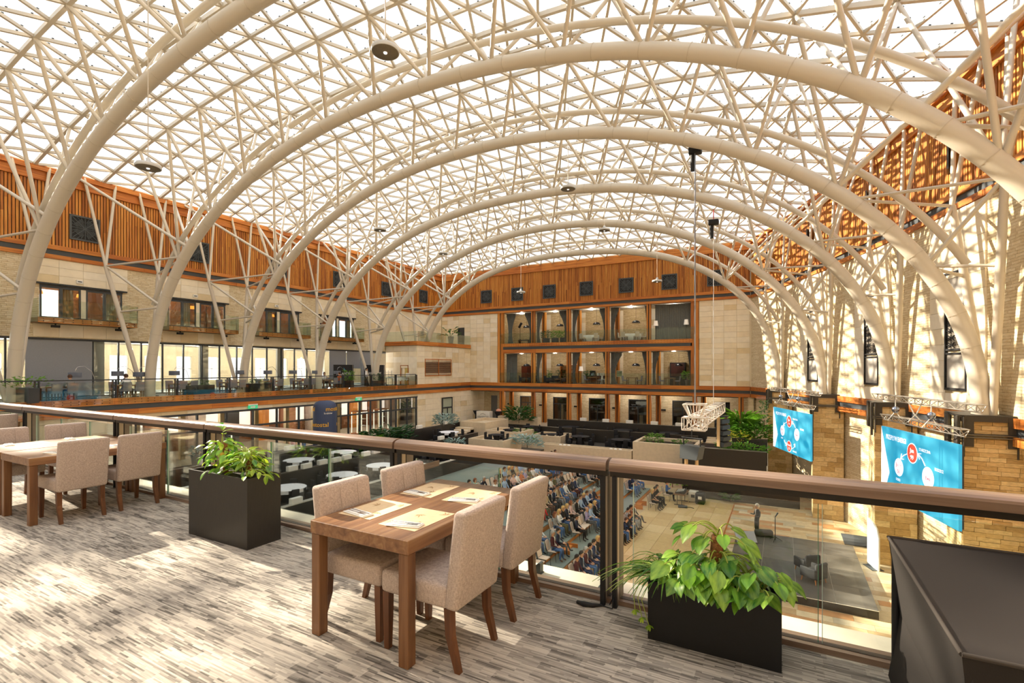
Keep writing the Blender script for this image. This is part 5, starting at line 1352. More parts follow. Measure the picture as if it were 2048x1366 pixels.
    for s_ in (-.28, .2):
        q = thing('chain_hoist', 'chrome chain hoist and white sling between the trusses over %s, %s one' % (name, 'left' if s_ < 0 else 'right'), 'hoist', (c.x + u.x * W_ * s_, c.y + u.y * W_ * s_, z1 + .55))
        MB().lathe([(.001, .42), (.12, .36), (.14, .26), (.1, .16), (.001, .12)], 12).build('motor', M('9AA4B8', .2, 1.0), q)
        MB().tube((-.25, .1, -.2), (0, 0, .2), .018, n=5).tube((.25, -.1, -.2), (0, 0, .2), .018, n=5).tube((0, 0, .4), (0, 0, .7), .02, n=5).build('sling', WHITE, q)
    q = thing('white_sling', 'twisted white sling hanging midway between the trusses over ' + name, 'sling', (c.x, c.y, z1 + .45))
    MB().path([(-.2, .1, 0), (.05, 0, .35), (.2, -.1, .8)], .025, 5).path([(.2, -.1, 0), (-.05, 0, .35), (-.2, .1, .8)], .025, 5).build('strap', WHITE, q)
screen((-.58, 40.69), (1.51, 35.06), -3.95, -1.08, 'smaller blue screen between stone piers showing circles joined by white arrows', 'the small screen')
screen((3.88, 27.2), (5.20, 21.75), -3.74, -.83, 'large blue screen headed PRZEPŁYW ENERGII nearest on the right stone piers', 'the large screen')
# round spotlights in the grey channel between piers
for i, y in enumerate((32.2, 31.4, 25.6, 24.9, 24.2)):
    p = rw(y, .08); t = thing('downlight', 'black round spotlight in the grey channel, %s from the back' % ORD[i], 'spotlight', (p[0], p[1], -.45), group='channel spotlights')
    MB().lathe([(.001, -.14), (.1, -.1), (.14, 0), (.1, .1), (.001, .14)], 12).build('ball', BLACK, t); MB().box(0, -.04, -.03, .16, .04, .03).build('arm', DARK, t)
# roof pendants: wide white discs on long rods
def disc_lamp(loc, lab, rod, r=.5):
    t = thing('pendant_lamp', lab, 'lamp', loc, group='disc pendants under the glass roof')
    MB().tube((0, 0, .12), (0, 0, rod), .018, n=6).build('rod', STEEL_D, t)
    MB().lathe([(r * .97, 0), (r, .05), (r * .96, .12), (r * .3, .16), (.09, .2), (.07, .34), (.001, .34)], 28).build('housing', M('C9C9C6', .4), t)
    MB().lathe([(.001, -.01), (r * .9, -.01), (r * .93, .005)], 28).build('diffuser', M('6E6656', .5, var=.2, scale=60), t)
    MB().lathe([(.001, -.05), (.05, -.035), (.06, -.01)], 10).build('bulb', M('F4F0E6', .4, emit='FFFFFF', emit_s=.6), t)
disc_lamp((-10.15, 10.8, 10.95), 'large round disc pendant near the top of the glass roof', 4.6, .41)
disc_lamp((-19.75, 9.1, 8.85), 'round disc pendant before the left wood wall', 6.4, .41)
disc_lamp((-10.05, 24.5, 11.3), 'disc pendant below the third arch crown', 4.4, .41)
disc_lamp((-11.1, 33.8, 11.5), 'disc pendant below the fourth arch crown', 4.0, .41)
disc_lamp((-23.5, 24.5, 10.9), 'disc pendant behind the third arch left of centre', 4.6, .41)
disc_lamp((-26.0, 34.8, 11.7), 'disc pendant behind the fourth arch left of centre', 3.0, .41)
disc_lamp((-20.0, 38.0, 8.3), 'disc pendant before the second vent of the back wood wall', 6.0, .38)
disc_lamp((-8.5, 38.7, 8.4), 'disc pendant before the sixth vent of the back wood wall', 6.0, .38)
# speaker rig hung from the roof by chains: box truss and curved line array
rg = thing('speaker_rig', 'white box truss hung on steel cables over the audience, right of centre', 'truss rig', (-3.5, 28.6, -.75), R(90))
WT = M('D9D2CA', .45)
truss_mesh(10.8, .56, 20, .032).build('long_truss', WT, rg)
truss_mesh(1.0, .56, 2, .032).build('cross_truss', WT, rg, (-5.1, 0, -.02), math.pi / 2)
mb = MB(); c4 = [(-.22, -.22), (.22, -.22), (.22, .22), (-.22, .22)]; K_ = 2.1
for k in range(4):
    a, b_ = c4[k], c4[(k + 1) % 4]
    mb.tube((a[0], a[1], .3), (a[0] * K_, a[1] * K_, .85), .028, n=5).tube((a[0] * K_, a[1] * K_, .85), (b_[0] * K_, b_[1] * K_, .85), .028, n=5).tube((a[0], a[1], .3), (b_[0], b_[1], .3), .028, n=5)
    for f in (.33, .66): mb.tube((a[0] + (b_[0] - a[0]) * f, a[1] + (b_[1] - a[1]) * f, .3), ((a[0] + (b_[0] - a[0]) * f) * K_, (a[1] + (b_[1] - a[1]) * f) * K_, .85), .015, n=4)
mb.build('hopper_frame', WT, rg, (-4.9, 0, 0))
for x in (-5.0, -4.85): MB().tube((x, 0, .85), (x, 0, 12.6), .022, n=5).build('cable', M('8E929C', .35, .8), rg)
MB().tube((1.9, 0, .3), (1.9, 0, 11.2), .016, n=5).build('cable', M('D0D0D4', .4, .6), rg)
sp_ = thing('loudspeaker', 'dark grey wide loudspeaker cabinet hanging under the near end of the white truss', 'loudspeaker', (-3.55, 23.1, -2.0), R(-20))
MB().add([(-.46, -.2, .30), (.46, -.2, .30), (.40, -.34, -.28), (-.40, -.34, -.28), (-.46, .3, .30), (.46, .3, .30), (.40, .2, -.28), (-.40, .2, -.28)], [(0, 3, 2, 1), (4, 5, 6, 7), (0, 1, 5, 4), (1, 2, 6, 5), (2, 3, 7, 6), (3, 0, 4, 7)]).build('cabinet', M('33393C', .5), sp_)
MB().box(-.30, -.1, -.95, -.24, .1, -.3).box(.2, -.1, -.95, .26, .1, -.3).box(-.3, -.08, -.98, .26, .08, -.92).build('frame', M('C9A97A', .5), sp_)
MB().tube((-.4, 0, .3), (-.4, 0, .62), .03).tube((.4, 0, .3), (.4, 0, .62), .03).tube((-.5, 0, .62), (.5, 0, .62), .035).tube((0, 0, .62), (0, 0, 1.0), .02).build('hanging_bar', BLACK, sp_)
la = thing('line_array', 'dark curved loudspeaker stack hanging under the far end of the white truss', 'loudspeaker', (-3.3, 33.2, -1.15), R(-25))
for k in range(5):
    zc, tl_ = -.42 - k * .34, k * .07
    MB().obb((.03 * k, 0, zc), (.24 * math.cos(tl_), 0, -.24 * math.sin(tl_)), (0, .42, 0), (.13 * math.sin(tl_), 0, .13 * math.cos(tl_)), 0).build('speaker_box', M('2E3438', .5), la)
for s_ in (-.45, .43): MB().box(-.1, s_, -1.95, .1, s_ + .03, -.1).build('hanging_bar', M('C9A97A', .5), la)
MB().box(-.2, -.44, -.14, .2, .44, -.08).build('top_frame', BLACK, la); MB().tube((0, 0, -.1), (0, 0, .2), .02, n=6).build('chain', DARK, la)
for i, (x, y, z, lab) in enumerate(((-3.5, 23.7, 11.5, 'under the third arch'), (-3.5, 30.5, 10.0, 'under the fourth arch'))):
    t = thing('chain_motor', 'black chain motor with hanging bag ' + lab, 'hoist', (x, y, z)); MB().rbox(-.28, -.2, 0, .28, .2, .3, .05).build('motor', BLACK, t); MB().tube((-.1, 0, -.02), (-.1, 0, -.75), .12, .1, 10).build('chain_bag', BLACK, t)
    MB().tube((0, 0, .3), (0, 0, .9), .03, n=6).build('hook', M('C0302A', .5), t)
# ================================================================ GARDEN TERRACES (granite walls, cream boxes, round tables)
def walls(name, segs_, mat_, lab, cat='wall', cap=None):
    t = thing(name, lab, cat, (segs_[0][0], segs_[0][1], segs_[0][2]))
    o = Vector((segs_[0][0], segs_[0][1], segs_[0][2]))
    for (x0, y0, z0, x1, y1, z1) in segs_:
        MB().box(x0 - o.x, y0 - o.y, z0 - o.z, x1 - o.x, y1 - o.y, z1 - o.z).build('wall_block', mat_, t)
        if cap: MB().box(x0 - o.x - .02, y0 - o.y - .02, z1 - o.z, x1 - o.x + .02, y1 - o.y + .02, z1 - o.z + .03).build('coping', cap, t)
    return t
TF = M('4A4640', .45, var=.12, scale=4)
struct('floor', MB().box(-28.7, 8, -5.0, -25.6, 44.5, -4.9).box(-25.5, 8, -5.7, -22.2, 40.0, -5.6).box(-25.6, 39.5, -5.75, -19, 46, -5.62).box(-31, 44, -5.95, -2.4, 48.4, -5.8).box(-31, 48.1, -5.8, -21.9, 48.3, -4.51), TF)
struct('floor', MB().box(-31.0, 46.2, -5.1, -2.4, 48.05, -5.0).box(-31.0, 44.5, -5.1, -24.0, 46.2, -5.0).box(-24.0, 41.2, -5.6, -3.0, 46.2, -5.5), TF)
W1 = walls('granite_wall', [(-28.95, 9, -4.95, -28.65, 46, -3.75)], GRANITE, 'long dark granite wall along the shop front walkway', cap=GRANITE_T)
W2 = walls('granite_wall', [(-25.7, 9, -5.7, -25.4, 39.5, -4.4)], GRANITE, 'dark granite wall between the two left dining terraces', cap=GRANITE_T)
W3 = walls('granite_wall', [(-22.3, 9, ZS, -22.0, 36.4, -5.3)], GRANITE, 'dark granite wall beside the audience, with a pale strip on top', cap=M('B9B4A8', .5))
W4 = walls('granite_wall', [(-22.0, 47.85, -5.05, -2.8, 48.15, -3.72)], GRANITE, 'long dark granite wall before the arcade, white blocks on top', cap=GRANITE_T)
W5 = walls('granite_wall', [(-22.2, 45.95, -5.55, -6.6, 46.25, -4.3)], GRANITE, 'lower dark granite wall behind the front row of black tables', cap=GRANITE_T)
# black stepped planter wall at the right
PW_ = walls('planter_wall', [(-6.6, 38.5, ZS, -1.0, 38.9, -4.15), (-6.6, 38.9, ZS, -6.2, 41.2, -4.15), (-3.4, 41.0, -5.5, -1.0, 41.4, -3.6), (-3.4, 43.5, -5.5, -2.2, 43.9, -3.0)], GRANITE, 'black stone planter wall below the green plants at the right', cap=GRANITE_T)
MB().box(.0, .4, 2.7, 5.2, 5.2, 3.2).build('soil', SOIL, PW_)
walls('granite_block', [(-6.0, 38.0, ZS, 1.0, 38.5, -6.7)], GRANITE, 'low black stone ledge at the foot of the planter wall')
# cream limestone boxes
CR = M('D8C6AA', .55, var=.06, scale=4); CRT = M('E2D3BA', .5)
def cream_box(x0, y0, x1, y1, zb, zt, th, lab, fill=None):
    t = thing('stone_planter', lab, 'planter', (x0, y0, zb)); w_, d = x1 - x0, y1 - y0; h = zt - zb
    MB().box(0, 0, 0, w_, th, h).build('front_slab', CR, t); MB().box(0, d - th, 0, w_, d, h).build('back_slab', CR, t)
    MB().box(0, th, 0, th, d - th, h).build('side_slab', CR, t); MB().box(w_ - th, th, 0, w_, d - th, h).build('side_slab', CR, t)
    MB().box(th, th, h * .3, w_ - th, d - th, h - .28).build('bed', fill or SOIL, t)
    return t
cream_box(-10.9, 40.6, -5.9, 44.2, ZS, -4.35, .3, 'large cream stone planter right of the black tables, green bushes inside')
cream_box(-21.4, 40.6, -11.0, 41.6, ZS, -5.15, .18, 'long low cream stone trough before the black round tables', M('BCAF9A', .8))
cream_box(-24.5, 36.5, -20.9, 39.8, -6.6, -4.5, .2, 'cream stone booth with black table, front left of the middle terrace', CR)
cream_box(-25.2, 40.4, -21.4, 43.4, -5.6, -4.25, .2, 'cream stone booth with black tables behind the front booth', CR)
cream_box(-28.4, 40.8, -25.4, 45.4, -5.4, -3.6, .25, 'tall cream stone box beside the steps and white sign', CR)
cream_box(-28.4, 48.3, -23.4, 49.2, -4.5, -3.7, .2, 'low cream stone wall box before the arcade columns', CR)
cream_box(-21.5, 43.0, -18.4, 46.0, -5.5, -4.75, .18, 'cream stone booth corner with small black table', CR)
# steps
def steps(x0, y0, x1, y1, z0, z1, n, axis, lab, m=None):
    t = thing('steps', lab, 'stairs', (x0, y0, z0))
    for i in range(n):
        f0, f1 = i / n, (i + 1) / n; h = (z1 - z0) * (i + 1) / n
        if axis == 'y': MB().box(0, (y1 - y0) * f0, 0, x1 - x0, y1 - y0, h).build('step', m or [CR, CRT][i % 2], t)
        elif axis == '-x': MB().box(0, 0, 0, (x1 - x0) * (1 - f0), y1 - y0, h).build('step', m or [CR, CRT][i % 2], t)
        else: MB().box((x1 - x0) * f0, 0, 0, x1 - x0, y1 - y0, h).build('step', m or [CR, CRT][i % 2], t)
    return t
steps(-6.0, 44.4, -3.6, 48.0, -5.6, ZG, 7, 'y', 'pale stone steps rising to the dark doorway at the right of the arcade')
steps(-28.4, 37.6, -26.6, 40.6, -5.0, -4.1, 5, 'y', 'pale stone steps beside the tall cream box with small black lights')
steps(-25.4, 33.0, -23.8, 34.6, -5.75, -4.9, 5, '-x', 'short flight of pale stone steps between the left terraces')
# white blocks sitting on the granite walls
blk = 0
for (ln, xs_, zt, lab) in (((13.5, 16.2, 18.9, 21.6, 24.3, 27.5, 31, 35, 39), -28.8, -3.72, 'shop side wall'), ((13.3, 16.2, 19.4, 21.6, 23.6, 26.3, 30.4, 34), -25.62, -4.37, 'middle left wall, far side'), ((14.4, 17.6, 20.3, 22.6, 25.2, 28.6), -25.48, -4.37, 'middle left wall, near side'), ((17.0, 20.2, 23.5, 27.2, 31.0), -22.15, -5.27, 'wall beside the audience')):
    for i, y in enumerate(ln):
        tag(MB().rbox(-.13, -.33, 0, .13, .33, .30, .015, seg=1, smooth=False).build('white_block', WHITE, None, (xs_, y, zt)), 'white foam block on the %s, %s from the near end' % (lab, ORD[i]), 'block', 'white blocks on the granite walls')
for i, x in enumerate((-18.0, -15.6, -13.2, -10.8, -8.5, -6.3, -4.3)):
    tag(MB().rbox(-.33, -.13, 0, .33, .13, .30, .015, seg=1, smooth=False).build('white_block', WHITE, None, (x, 48.0, -3.69)), 'white foam block on the granite wall before the arcade, %s from the left' % ORD[i], 'block', 'white blocks on the granite walls')
# round tables: white cloth on the left, black on the right
BCH = M('1C1C20', .75)
bc = thing('covered_chair', 'chair', 'chair'); MB().rbox(-.2, -.2, 0, .22, .2, .47, .03).build('skirt', BCH, bc); MB().rbox(-.24, -.2, .3, -.15, .2, .92, .03).build('backrest', BCH, bc)
BCP = Proto(bc)
WCL = M('F0F0F4', .7)
def event_table(x, y, z, r, white, nch, lab, a0=.3):
    t = thing('round_table', lab, 'table', (x, y, z))
    MB().lathe([(.001, .73), (r, .73), (r + .01, .75), (r, .765), (.001, .765)], 36, smooth=False).build('tabletop', WCL if white else BCH, t)
    MB().lathe([(r * .45, 0), (r * .4, .35), (r * .6, .73)], 16).build('skirt', BCH, t)
    if white:
        for q in range(7):
            a = a0 + (q + .5) * 6.283 / 7; MB().obb((math.cos(a) * (r + .012), math.sin(a) * (r + .012), .66), (math.cos(a) * .006, math.sin(a) * .006, 0), (-math.sin(a) * .2, math.cos(a) * .2, 0), (0, 0, .09)).build('cloth_flap', WCL, t)
    for i in range(nch):
        a = a0 + i * 6.283 / nch
        BCP.put((x + math.cos(a) * (r + .32), y + math.sin(a) * (r + .32), z), a + math.pi, '%s black chair round the %s' % (ORD[i], lab), 'black chairs round the ' + lab)
WT_ = [(-27.2, 15.6, -4.9, 'white table on the upper left terrace, nearest'), (-27.2, 21.1, -4.9, 'white table on the upper left terrace, second'), (-27.1, 24.6, -4.9, 'white table on the upper left terrace before the plants'),
       (-27.0, 37.0, -4.9, 'far white table on the upper left terrace'), (-23.95, 17.9, -5.6, 'white table on the lower left terrace, nearest'), (-23.95, 21.7, -5.6, 'white table on the lower left terrace, second'), (-23.95, 25.0, -5.6, 'white table on the lower left terrace, third'), (-23.9, 31.4, -5.6, 'white table on the lower left terrace, fourth')]
for i, (x, y, z, lab) in enumerate(WT_): event_table(x, y, z, .92, True, 7, lab, .2 + i * .3)
BT = [(-19.0, 47.0, -5.0, 'black round table behind the granite wall, left one'), (-13.6, 47.0, -5.0, 'black round table behind the granite wall, middle one'), (-9.2, 47.0, -5.0, 'black round table behind the granite wall, right one'),
      (-16.9, 44.2, -5.5, 'black round table before the trough, left one'), (-12.9, 44.0, -5.5, 'black round table before the trough, right one'), (-20.0, 44.4, -5.5, 'small black table in the cream booth corner'), (-22.6, 38.2, -5.0, 'black round table in the front cream booth'), (-23.4, 42.0, -5.0, 'black round table in the second cream booth'), (-22.9, 45.2, -5.0, 'black table behind the second cream booth')]
for i, (x, y, z, lab) in enumerate(BT): event_table(x, y, z, .9 if i < 5 else .62, False, 6 if i < 5 else 4, lab, .1 + i * .25)
for i, x in enumerate((-17.6, -17.2, -16.8, -12.9, -12.5, -12.1)):
    tag(MB().lathe([(.001, 0), (.14, .02), (.17, .12), (.12, .24), (.001, .28)], 12).build('white_lantern', WHITE, None, (x, 41.1, -6.0 + .62)), 'white ball in the cream trough, %s from the left' % ORD[i], 'ball', 'white balls in the trough')
# plants
def bed(lab, loc, rx, ry, h, n, ll, lw, mat_, seed, kind='round'):
    t = thing('planting', lab, 'plant', loc); link('foliage', bush_mesh(rx, ry, h, n, ll, lw, mat_, seed, kind), t)
    MB().tube((0, 0, -.25), (0, 0, h * .4), .03, n=5).build('stem', M('5A4630', .8), t); return t
bed('silvery blue foliage spilling over the granite wall at the far left', (-29.2, 39.5, -3.8), .9, 1.5, .9, 260, .42, .09, LEAF_B, 1)
bed('silvery blue foliage with red flowers in front of the cream booth', (-19.6, 38.4, -5.0), 1.5, .7, .8, 260, .42, .09, LEAF_B, 2)
bed('spreading dark green split leaved plant over the cream box', (-25.2, 47.4, -4.0), 1.5, 1.0, 1.4, 200, .75, .12, LEAF_D, 3)
bed('low green bush on the cream trough left end', (-20.6, 41.1, -5.4), .55, .4, .6, 130, .3, .07, LEAF_G, 4)
bed('green bush in the planter between booths', (-22.6, 43.2, -4.9), 1.4, .5, .6, 200, .36, .07, LEAF_G, 5)
bed('round green bush in the large cream planter, left', (-9.6, 42.6, -4.7), .75, .6, .8, 170, .3, .07, LEAF_G, 6)
bed('small green bush in the large cream planter, right', (-7.2, 42.0, -4.8), .8, .6, .6, 150, .3, .07, LEAF_G, 7)
bed('tall arching palm like plant against the right stone wall', (-3.0, 43.2, -3.4), .9, .8, 2.2, 170, 1.6, .05, LEAF_G, 8, 'spray')
bed('dense mixed green and yellow shrubs in the right planter', (-2.0, 42.0, -3.9), 1.6, 1.0, 1.3, 420, .45, .07, LEAF_G, 9)
bed('red stemmed croton shrubs in the right planter', (-3.0, 41.4, -4.1), .9, .7, 1.0, 160, .4, .05, LEAF_Y, 10)
bed('trailing green plants over the black planter edge', (-2.6, 39.6, -4.3), 1.8, .6, .5, 260, .35, .06, LEAF_G, 11)
bed('climbing greenery on the right pier edge', (-1.25, 42.5, -3.2), .3, .3, 2.4, 120, .3, .06, LEAF_D, 12)
bed('leafy green planting behind the upper left tables', (-28.0, 30.0, -4.6), .8, 3.2, 1.4, 420, .6, .10, LEAF_D, 13)
bed('palm fronds beside the upper left terrace plants', (-27.6, 27.6, -4.6), .8, .8, 1.5, 120, 1.3, .06, LEAF_G, 14, 'spray')
bed('pale green bush by the steps on the left terrace', (-24.6, 34.6, -5.4), .9, 1.0, 1.0, 220, .4, .07, LEAF_B, 15)
bed('green climbing shrub against the black wall behind the technician', (-7.2, 37.9, -6.9), 1.0, .4, .9, 200, .4, .07, LEAF_G, 16)
bed('drooping palm at the foot of the black wall', (-3.2, 37.8, ZS + .15), .4, .3, .5, 60, .65, .04, LEAF_D, 17, 'spray')
# white sign and bar tables by the arcade
sg = thing('reception_desk', 'white draped desk with grey hotel emblem beside the left arcade column', 'desk', (-30.3, 48.5, ZG)); MB().rbox(-.9, -.35, 0, .9, .35, 1.25, .03).build('body', M('E4DFD6', .6), sg)
link('lettering', text_mesh('ARŁAMÓW', .3, M('8E8A84', .6)), sg, (0, -.36, .62)); link('lettering', text_mesh('HOTEL', .22, M('A4A09A', .6)), sg, (0, -.36, .3))
MB().path([(-.35, -.36, .9), (0, -.36, 1.02), (.35, -.36, .9)], .025, 5).build('emblem', M('8E8A84', .6), sg)
for i, (x, y) in enumerate(((-31.7, 49.0), (-28.9, 49.2))):
    t = thing('bar_table', 'high table in black stretch cover %s the white desk' % ('left of' if i == 0 else 'right of'), 'table', (x, y, ZG)); MB().lathe([(.42, 0), (.2, .35), (.2, .75), (.45, 1.18), (.45, 1.22), (.001, 1.22)], 18).build('cover', BCH, t)
    if i: MB().lathe([(.001, 0), (.3, .02), (.32, .12), (.2, .26), (.001, .32)], 14).build('pink_bouquet', M('E8A890', .8, var=.2), t, (.1, 0, 1.22))
tb = thing('side_table', 'wooden shelf box hanging on the granite wall beside the audience', 'shelf', (-22.0, 27.0, -5.3)); MB().box(-.3, -1.6, 0, .3, 1.6, .06).build('board', OAK_Y, tb); MB().box(.24, -1.6, .06, .3, 1.6, .4).build('front', OAK_Y, tb)
# stage with tiles and things on it
st = thing('stage', 'low black tiled stage on the stone floor at the right', 'stage', (-2.2, 22.75, ZS)); MB().box(0, 0, 0, 5.35, 7.65, .34).build('body', GRANITE, st)
SGT = [M(h, .4, var=.12, scale=3) for h in ('55504C', '4C4844', '5C5650')]
for i in range(4):
    for j in range(4): MB().box(i * 1.3375 + .008, j * 1.9125 + .008, .341, (i + 1) * 1.3375 - .008, (j + 1) * 1.9125 - .008, .362).build('tile', SGT[(i * 3 + j) % 3], st)
MB().box(-.01, -.012, .33, 5.36, -.001, .352).build('pale_edge', WHITE, st)
MB().box(.005, .005, .34, 5.345, 7.645, .348).build('joint_bed', M('B9B2A8', .7), st)
AC = M('2A2A2E', .8, var=.1)
for i, (x, y, a) in enumerate(((.95, 25.6, 2.2), (1.15, 24.6, 2.5))):
    t = thing('armchair', 'dark grey armchair with wooden legs on the stage, %s one' % ('rear' if i == 0 else 'front'), 'armchair', (x, y, ZS + .362), a)
    MB().rbox(-.3, -.3, .26, .34, .3, .46, .04).build('seat', AC, t); MB().rbox(-.4, -.36, .2, -.28, .36, .86, .05).build('backrest', AC, t)
    for s_ in (-1, 1):
        MB().rbox(-.34, s_ * .36 - .05, .22, .34, s_ * .36 + .05, .64, .04).build('armrest', AC, t)
        for q in (-1, 1): MB().tube((q * .28, s_ * .3, .26), (q * .32, s_ * .33, 0), .03, .018, 7).build('leg', M('B0703C', .5), t)
ms = thing('microphone_stand', 'black microphone stand on the rear edge of the stage', 'stand', (-.35, 29.4, ZS + .362)); MB().tube((0, 0, .02), (0, 0, 1.25), .02).build('pole', BLACK, ms); MB().tube((0, 0, 1.25), (.12, -.1, 1.5), .03, .04).build('microphone', BLACK, ms)
for a in (.3, 2.4, 4.5): MB().tube((0, 0, .2), (.35 * math.cos(a), .35 * math.sin(a), 0), .015, n=5).build('leg', BLACK, ms)
cs_ = thing('equipment_bag', 'dark rounded case lying behind the speaker on the stage', 'case', (-.9, 29.9, ZS + .362), .3); MB().rbox(-.45, -.2, 0, .45, .2, .34, .1, seg=3).build('body', M('34302E', .6), cs_); MB().box(-.1, -.22, .2, .1, -.2, .24).build('handle', BLACK, cs_)
mn = thing('stage_monitor', 'flat screen monitor lying on the stage behind the plant', 'monitor', (-1.7, 28.4, ZS + .362), .4); MB().obb((0, 0, .28), (.5, 0, 0), (0, .22, .22), (0, -.02, .02)).build('panel', M('9A9CA4', .3), mn); MB().box(-.4, -.1, 0, .4, .2, .12).build('stand', BLACK, mn)
MB().box(2.9, 31.6, ZS + .02, 4.6, 33.6, ZS + .05).build('door_mat', M('3E4148', .9), label='dark grey mat on the stone floor before the pier', category='mat')
MB().box(2.2, 17.2, ZS + .02, 3.9, 19.2, ZS + .05).build('door_mat', M('2E3034', .9), label='dark mat on the stone floor below the balcony edge', category='mat')
bn = thing('banner_stand', 'white rounded banner stand before the pier behind the large screen', 'banner', (3.75, 28.6, ZS), -1.2)
pr = [(-.45, 0), (.45, 0), (.45, 1.5), (.3, 1.95), (0, 2.15), (-.3, 2.25), (-.45, 2.25)]
mb = MB(); mb.add([(x, -.03, z) for x, z in pr] + [(x, .03, z) for x, z in pr], [tuple(range(7)), tuple(range(13, 6, -1))] + [(i, i + 7, (i + 1) % 7 + 7, (i + 1) % 7) for i in range(7)]); mb.build('panel', M('E4E8EE', .5), bn); MB().box(-.4, -.25, 0, .4, .25, .04).build('foot', DARKGREY, bn)
rc = thing('red_chair', 'small red chair behind glass at the foot of the far pier', 'chair', (2.0, 37.6, ZS), 2.4); MB().rbox(-.22, -.22, .38, .22, .22, .46, .03).build('seat', M('A81E1E', .6), rc); MB().rbox(-.26, -.22, .4, -.2, .22, .85, .03).build('backrest', M('A81E1E', .6), rc)
for a in (-1, 1):
    for b_ in (-1, 1): MB().tube((a * .18, b_ * .18, .38), (a * .2, b_ * .2, 0), .014, n=5).build('leg', BLACK, rc)
# floor objects at the lower left, seen through the near glass
potted_plant('round dark planter with silvery plant on the walkway at the left', (-24.9, 15.6, ZG) if False else (-32.0, 17.5, ZG), 'round', .8, .8, .4, .5, 70, .3, .06, LEAF_B, 51, potm=M('5A5E5C', .7))
cream_box(-9.6, 8.2, -7.4, 9.6, ZS, -4.9, .2, 'cream stone planter below the balcony with green and white flowers')
bed('green plant with white flowers below the balcony', (-8.5, 8.9, -5.0), .7, .5, .5, 120, .3, .07, LEAF_G, 52)
walls('granite_block', [(-12.5, 10.5, ZS, -9.0, 13.5, -5.6)], GRANITE, 'dark granite box below the balcony near the left planter', cap=GRANITE_T)
# ================================================================ AUDIENCE
bch = thing('banquet_chair', 'chair', 'chair'); PAD = M('D8C4B2', .85, var=.05, scale=30)
MB().rbox(-.21, -.21, .42, .23, .21, .48, .02).build('seat', PAD, bch)
MB().add([(-.23, -.19, .50), (-.19, -.19, .50), (-.19, .19, .50), (-.23, .19, .50), (-.33, -.20, .86), (-.29, -.20, .86), (-.29, .20, .86), (-.33, .20, .86), (-.345, -.14, .92), (-.305, -.14, .92), (-.305, .14, .92), (-.345, .14, .92)],
         [(0, 3, 2, 1)] + [(a + i, a + (i + 1) % 4, a + 4 + (i + 1) % 4, a + 4 + i) for a in (0, 4) for i in range(4)] + [(8, 9, 10, 11)]).build('backrest', PAD, bch)
fr = MB()
fr.path([(-.21, -.215, .45), (-.24, -.22, .55), (-.33, -.225, .88), (-.35, -.15, .945), (-.35, .15, .945), (-.33, .225, .88), (-.24, .22, .55), (-.21, .215, .45)], .012, 5)
fr.path([(.22, -.215, .43), (-.21, -.215, .43)], .012, 5).path([(.22, .215, .43), (-.21, .215, .43)], .012, 5).path([(-.08, -.21, .2), (-.08, .21, .2)], .009, 4); fr.build('frame', BLACK, bch)
for sx, sy in ((1, -1), (1, 1), (-1, -1), (-1, 1)): MB().path([(sx * .2, sy * .215, .43), (sx * .24, sy * .225, 0)], .012, 5).build('leg', BLACK, bch)
SEAT = Proto(bch)
FL = [-7.7, -7.4, -7.2, -6.9, -6.7, -6.4, -6.2]
RX = [-7.79, -9.60, -10.54, -12.21, -13.17, -15.17, -16.09]
# tiered platforms in grey green carpet, each with a wood riser
edge = [x + .78 for x in RX]
pf = []
for k in range(1, 7):
    x1 = edge[k]; x0 = edge[k + 1] if k < 6 else -21.98; y0, y1 = 15.5, 37.9 + (.0 if k < 3 else 0)
    t = thing('platform', 'grey green carpeted audience platform, %s tier up from the dance floor' % ORD[k - 1], 'platform', (x0, y0, ZS), group='audience platforms')
    w_ = x1 - x0; z = FL[k] - ZS
    n = 0
    for q in range(8):
        ya, yb = (y1 - y0) * q / 8, (y1 - y0) * (q + 1) / 8
        MB().box(0, ya + .004, z - .05, w_, yb - .004, z - .002).build('carpet_panel', GREENC, t)
    MB().box(w_ - .05, 0, .005, w_ + .012, y1 - y0, z - .052).build('riser', WOOD_Y2, t); MB().box(0, y1 - y0 - .04, .0, w_ - .06, y1 - y0, z - .055).build('end_board', WOOD_X2, t)
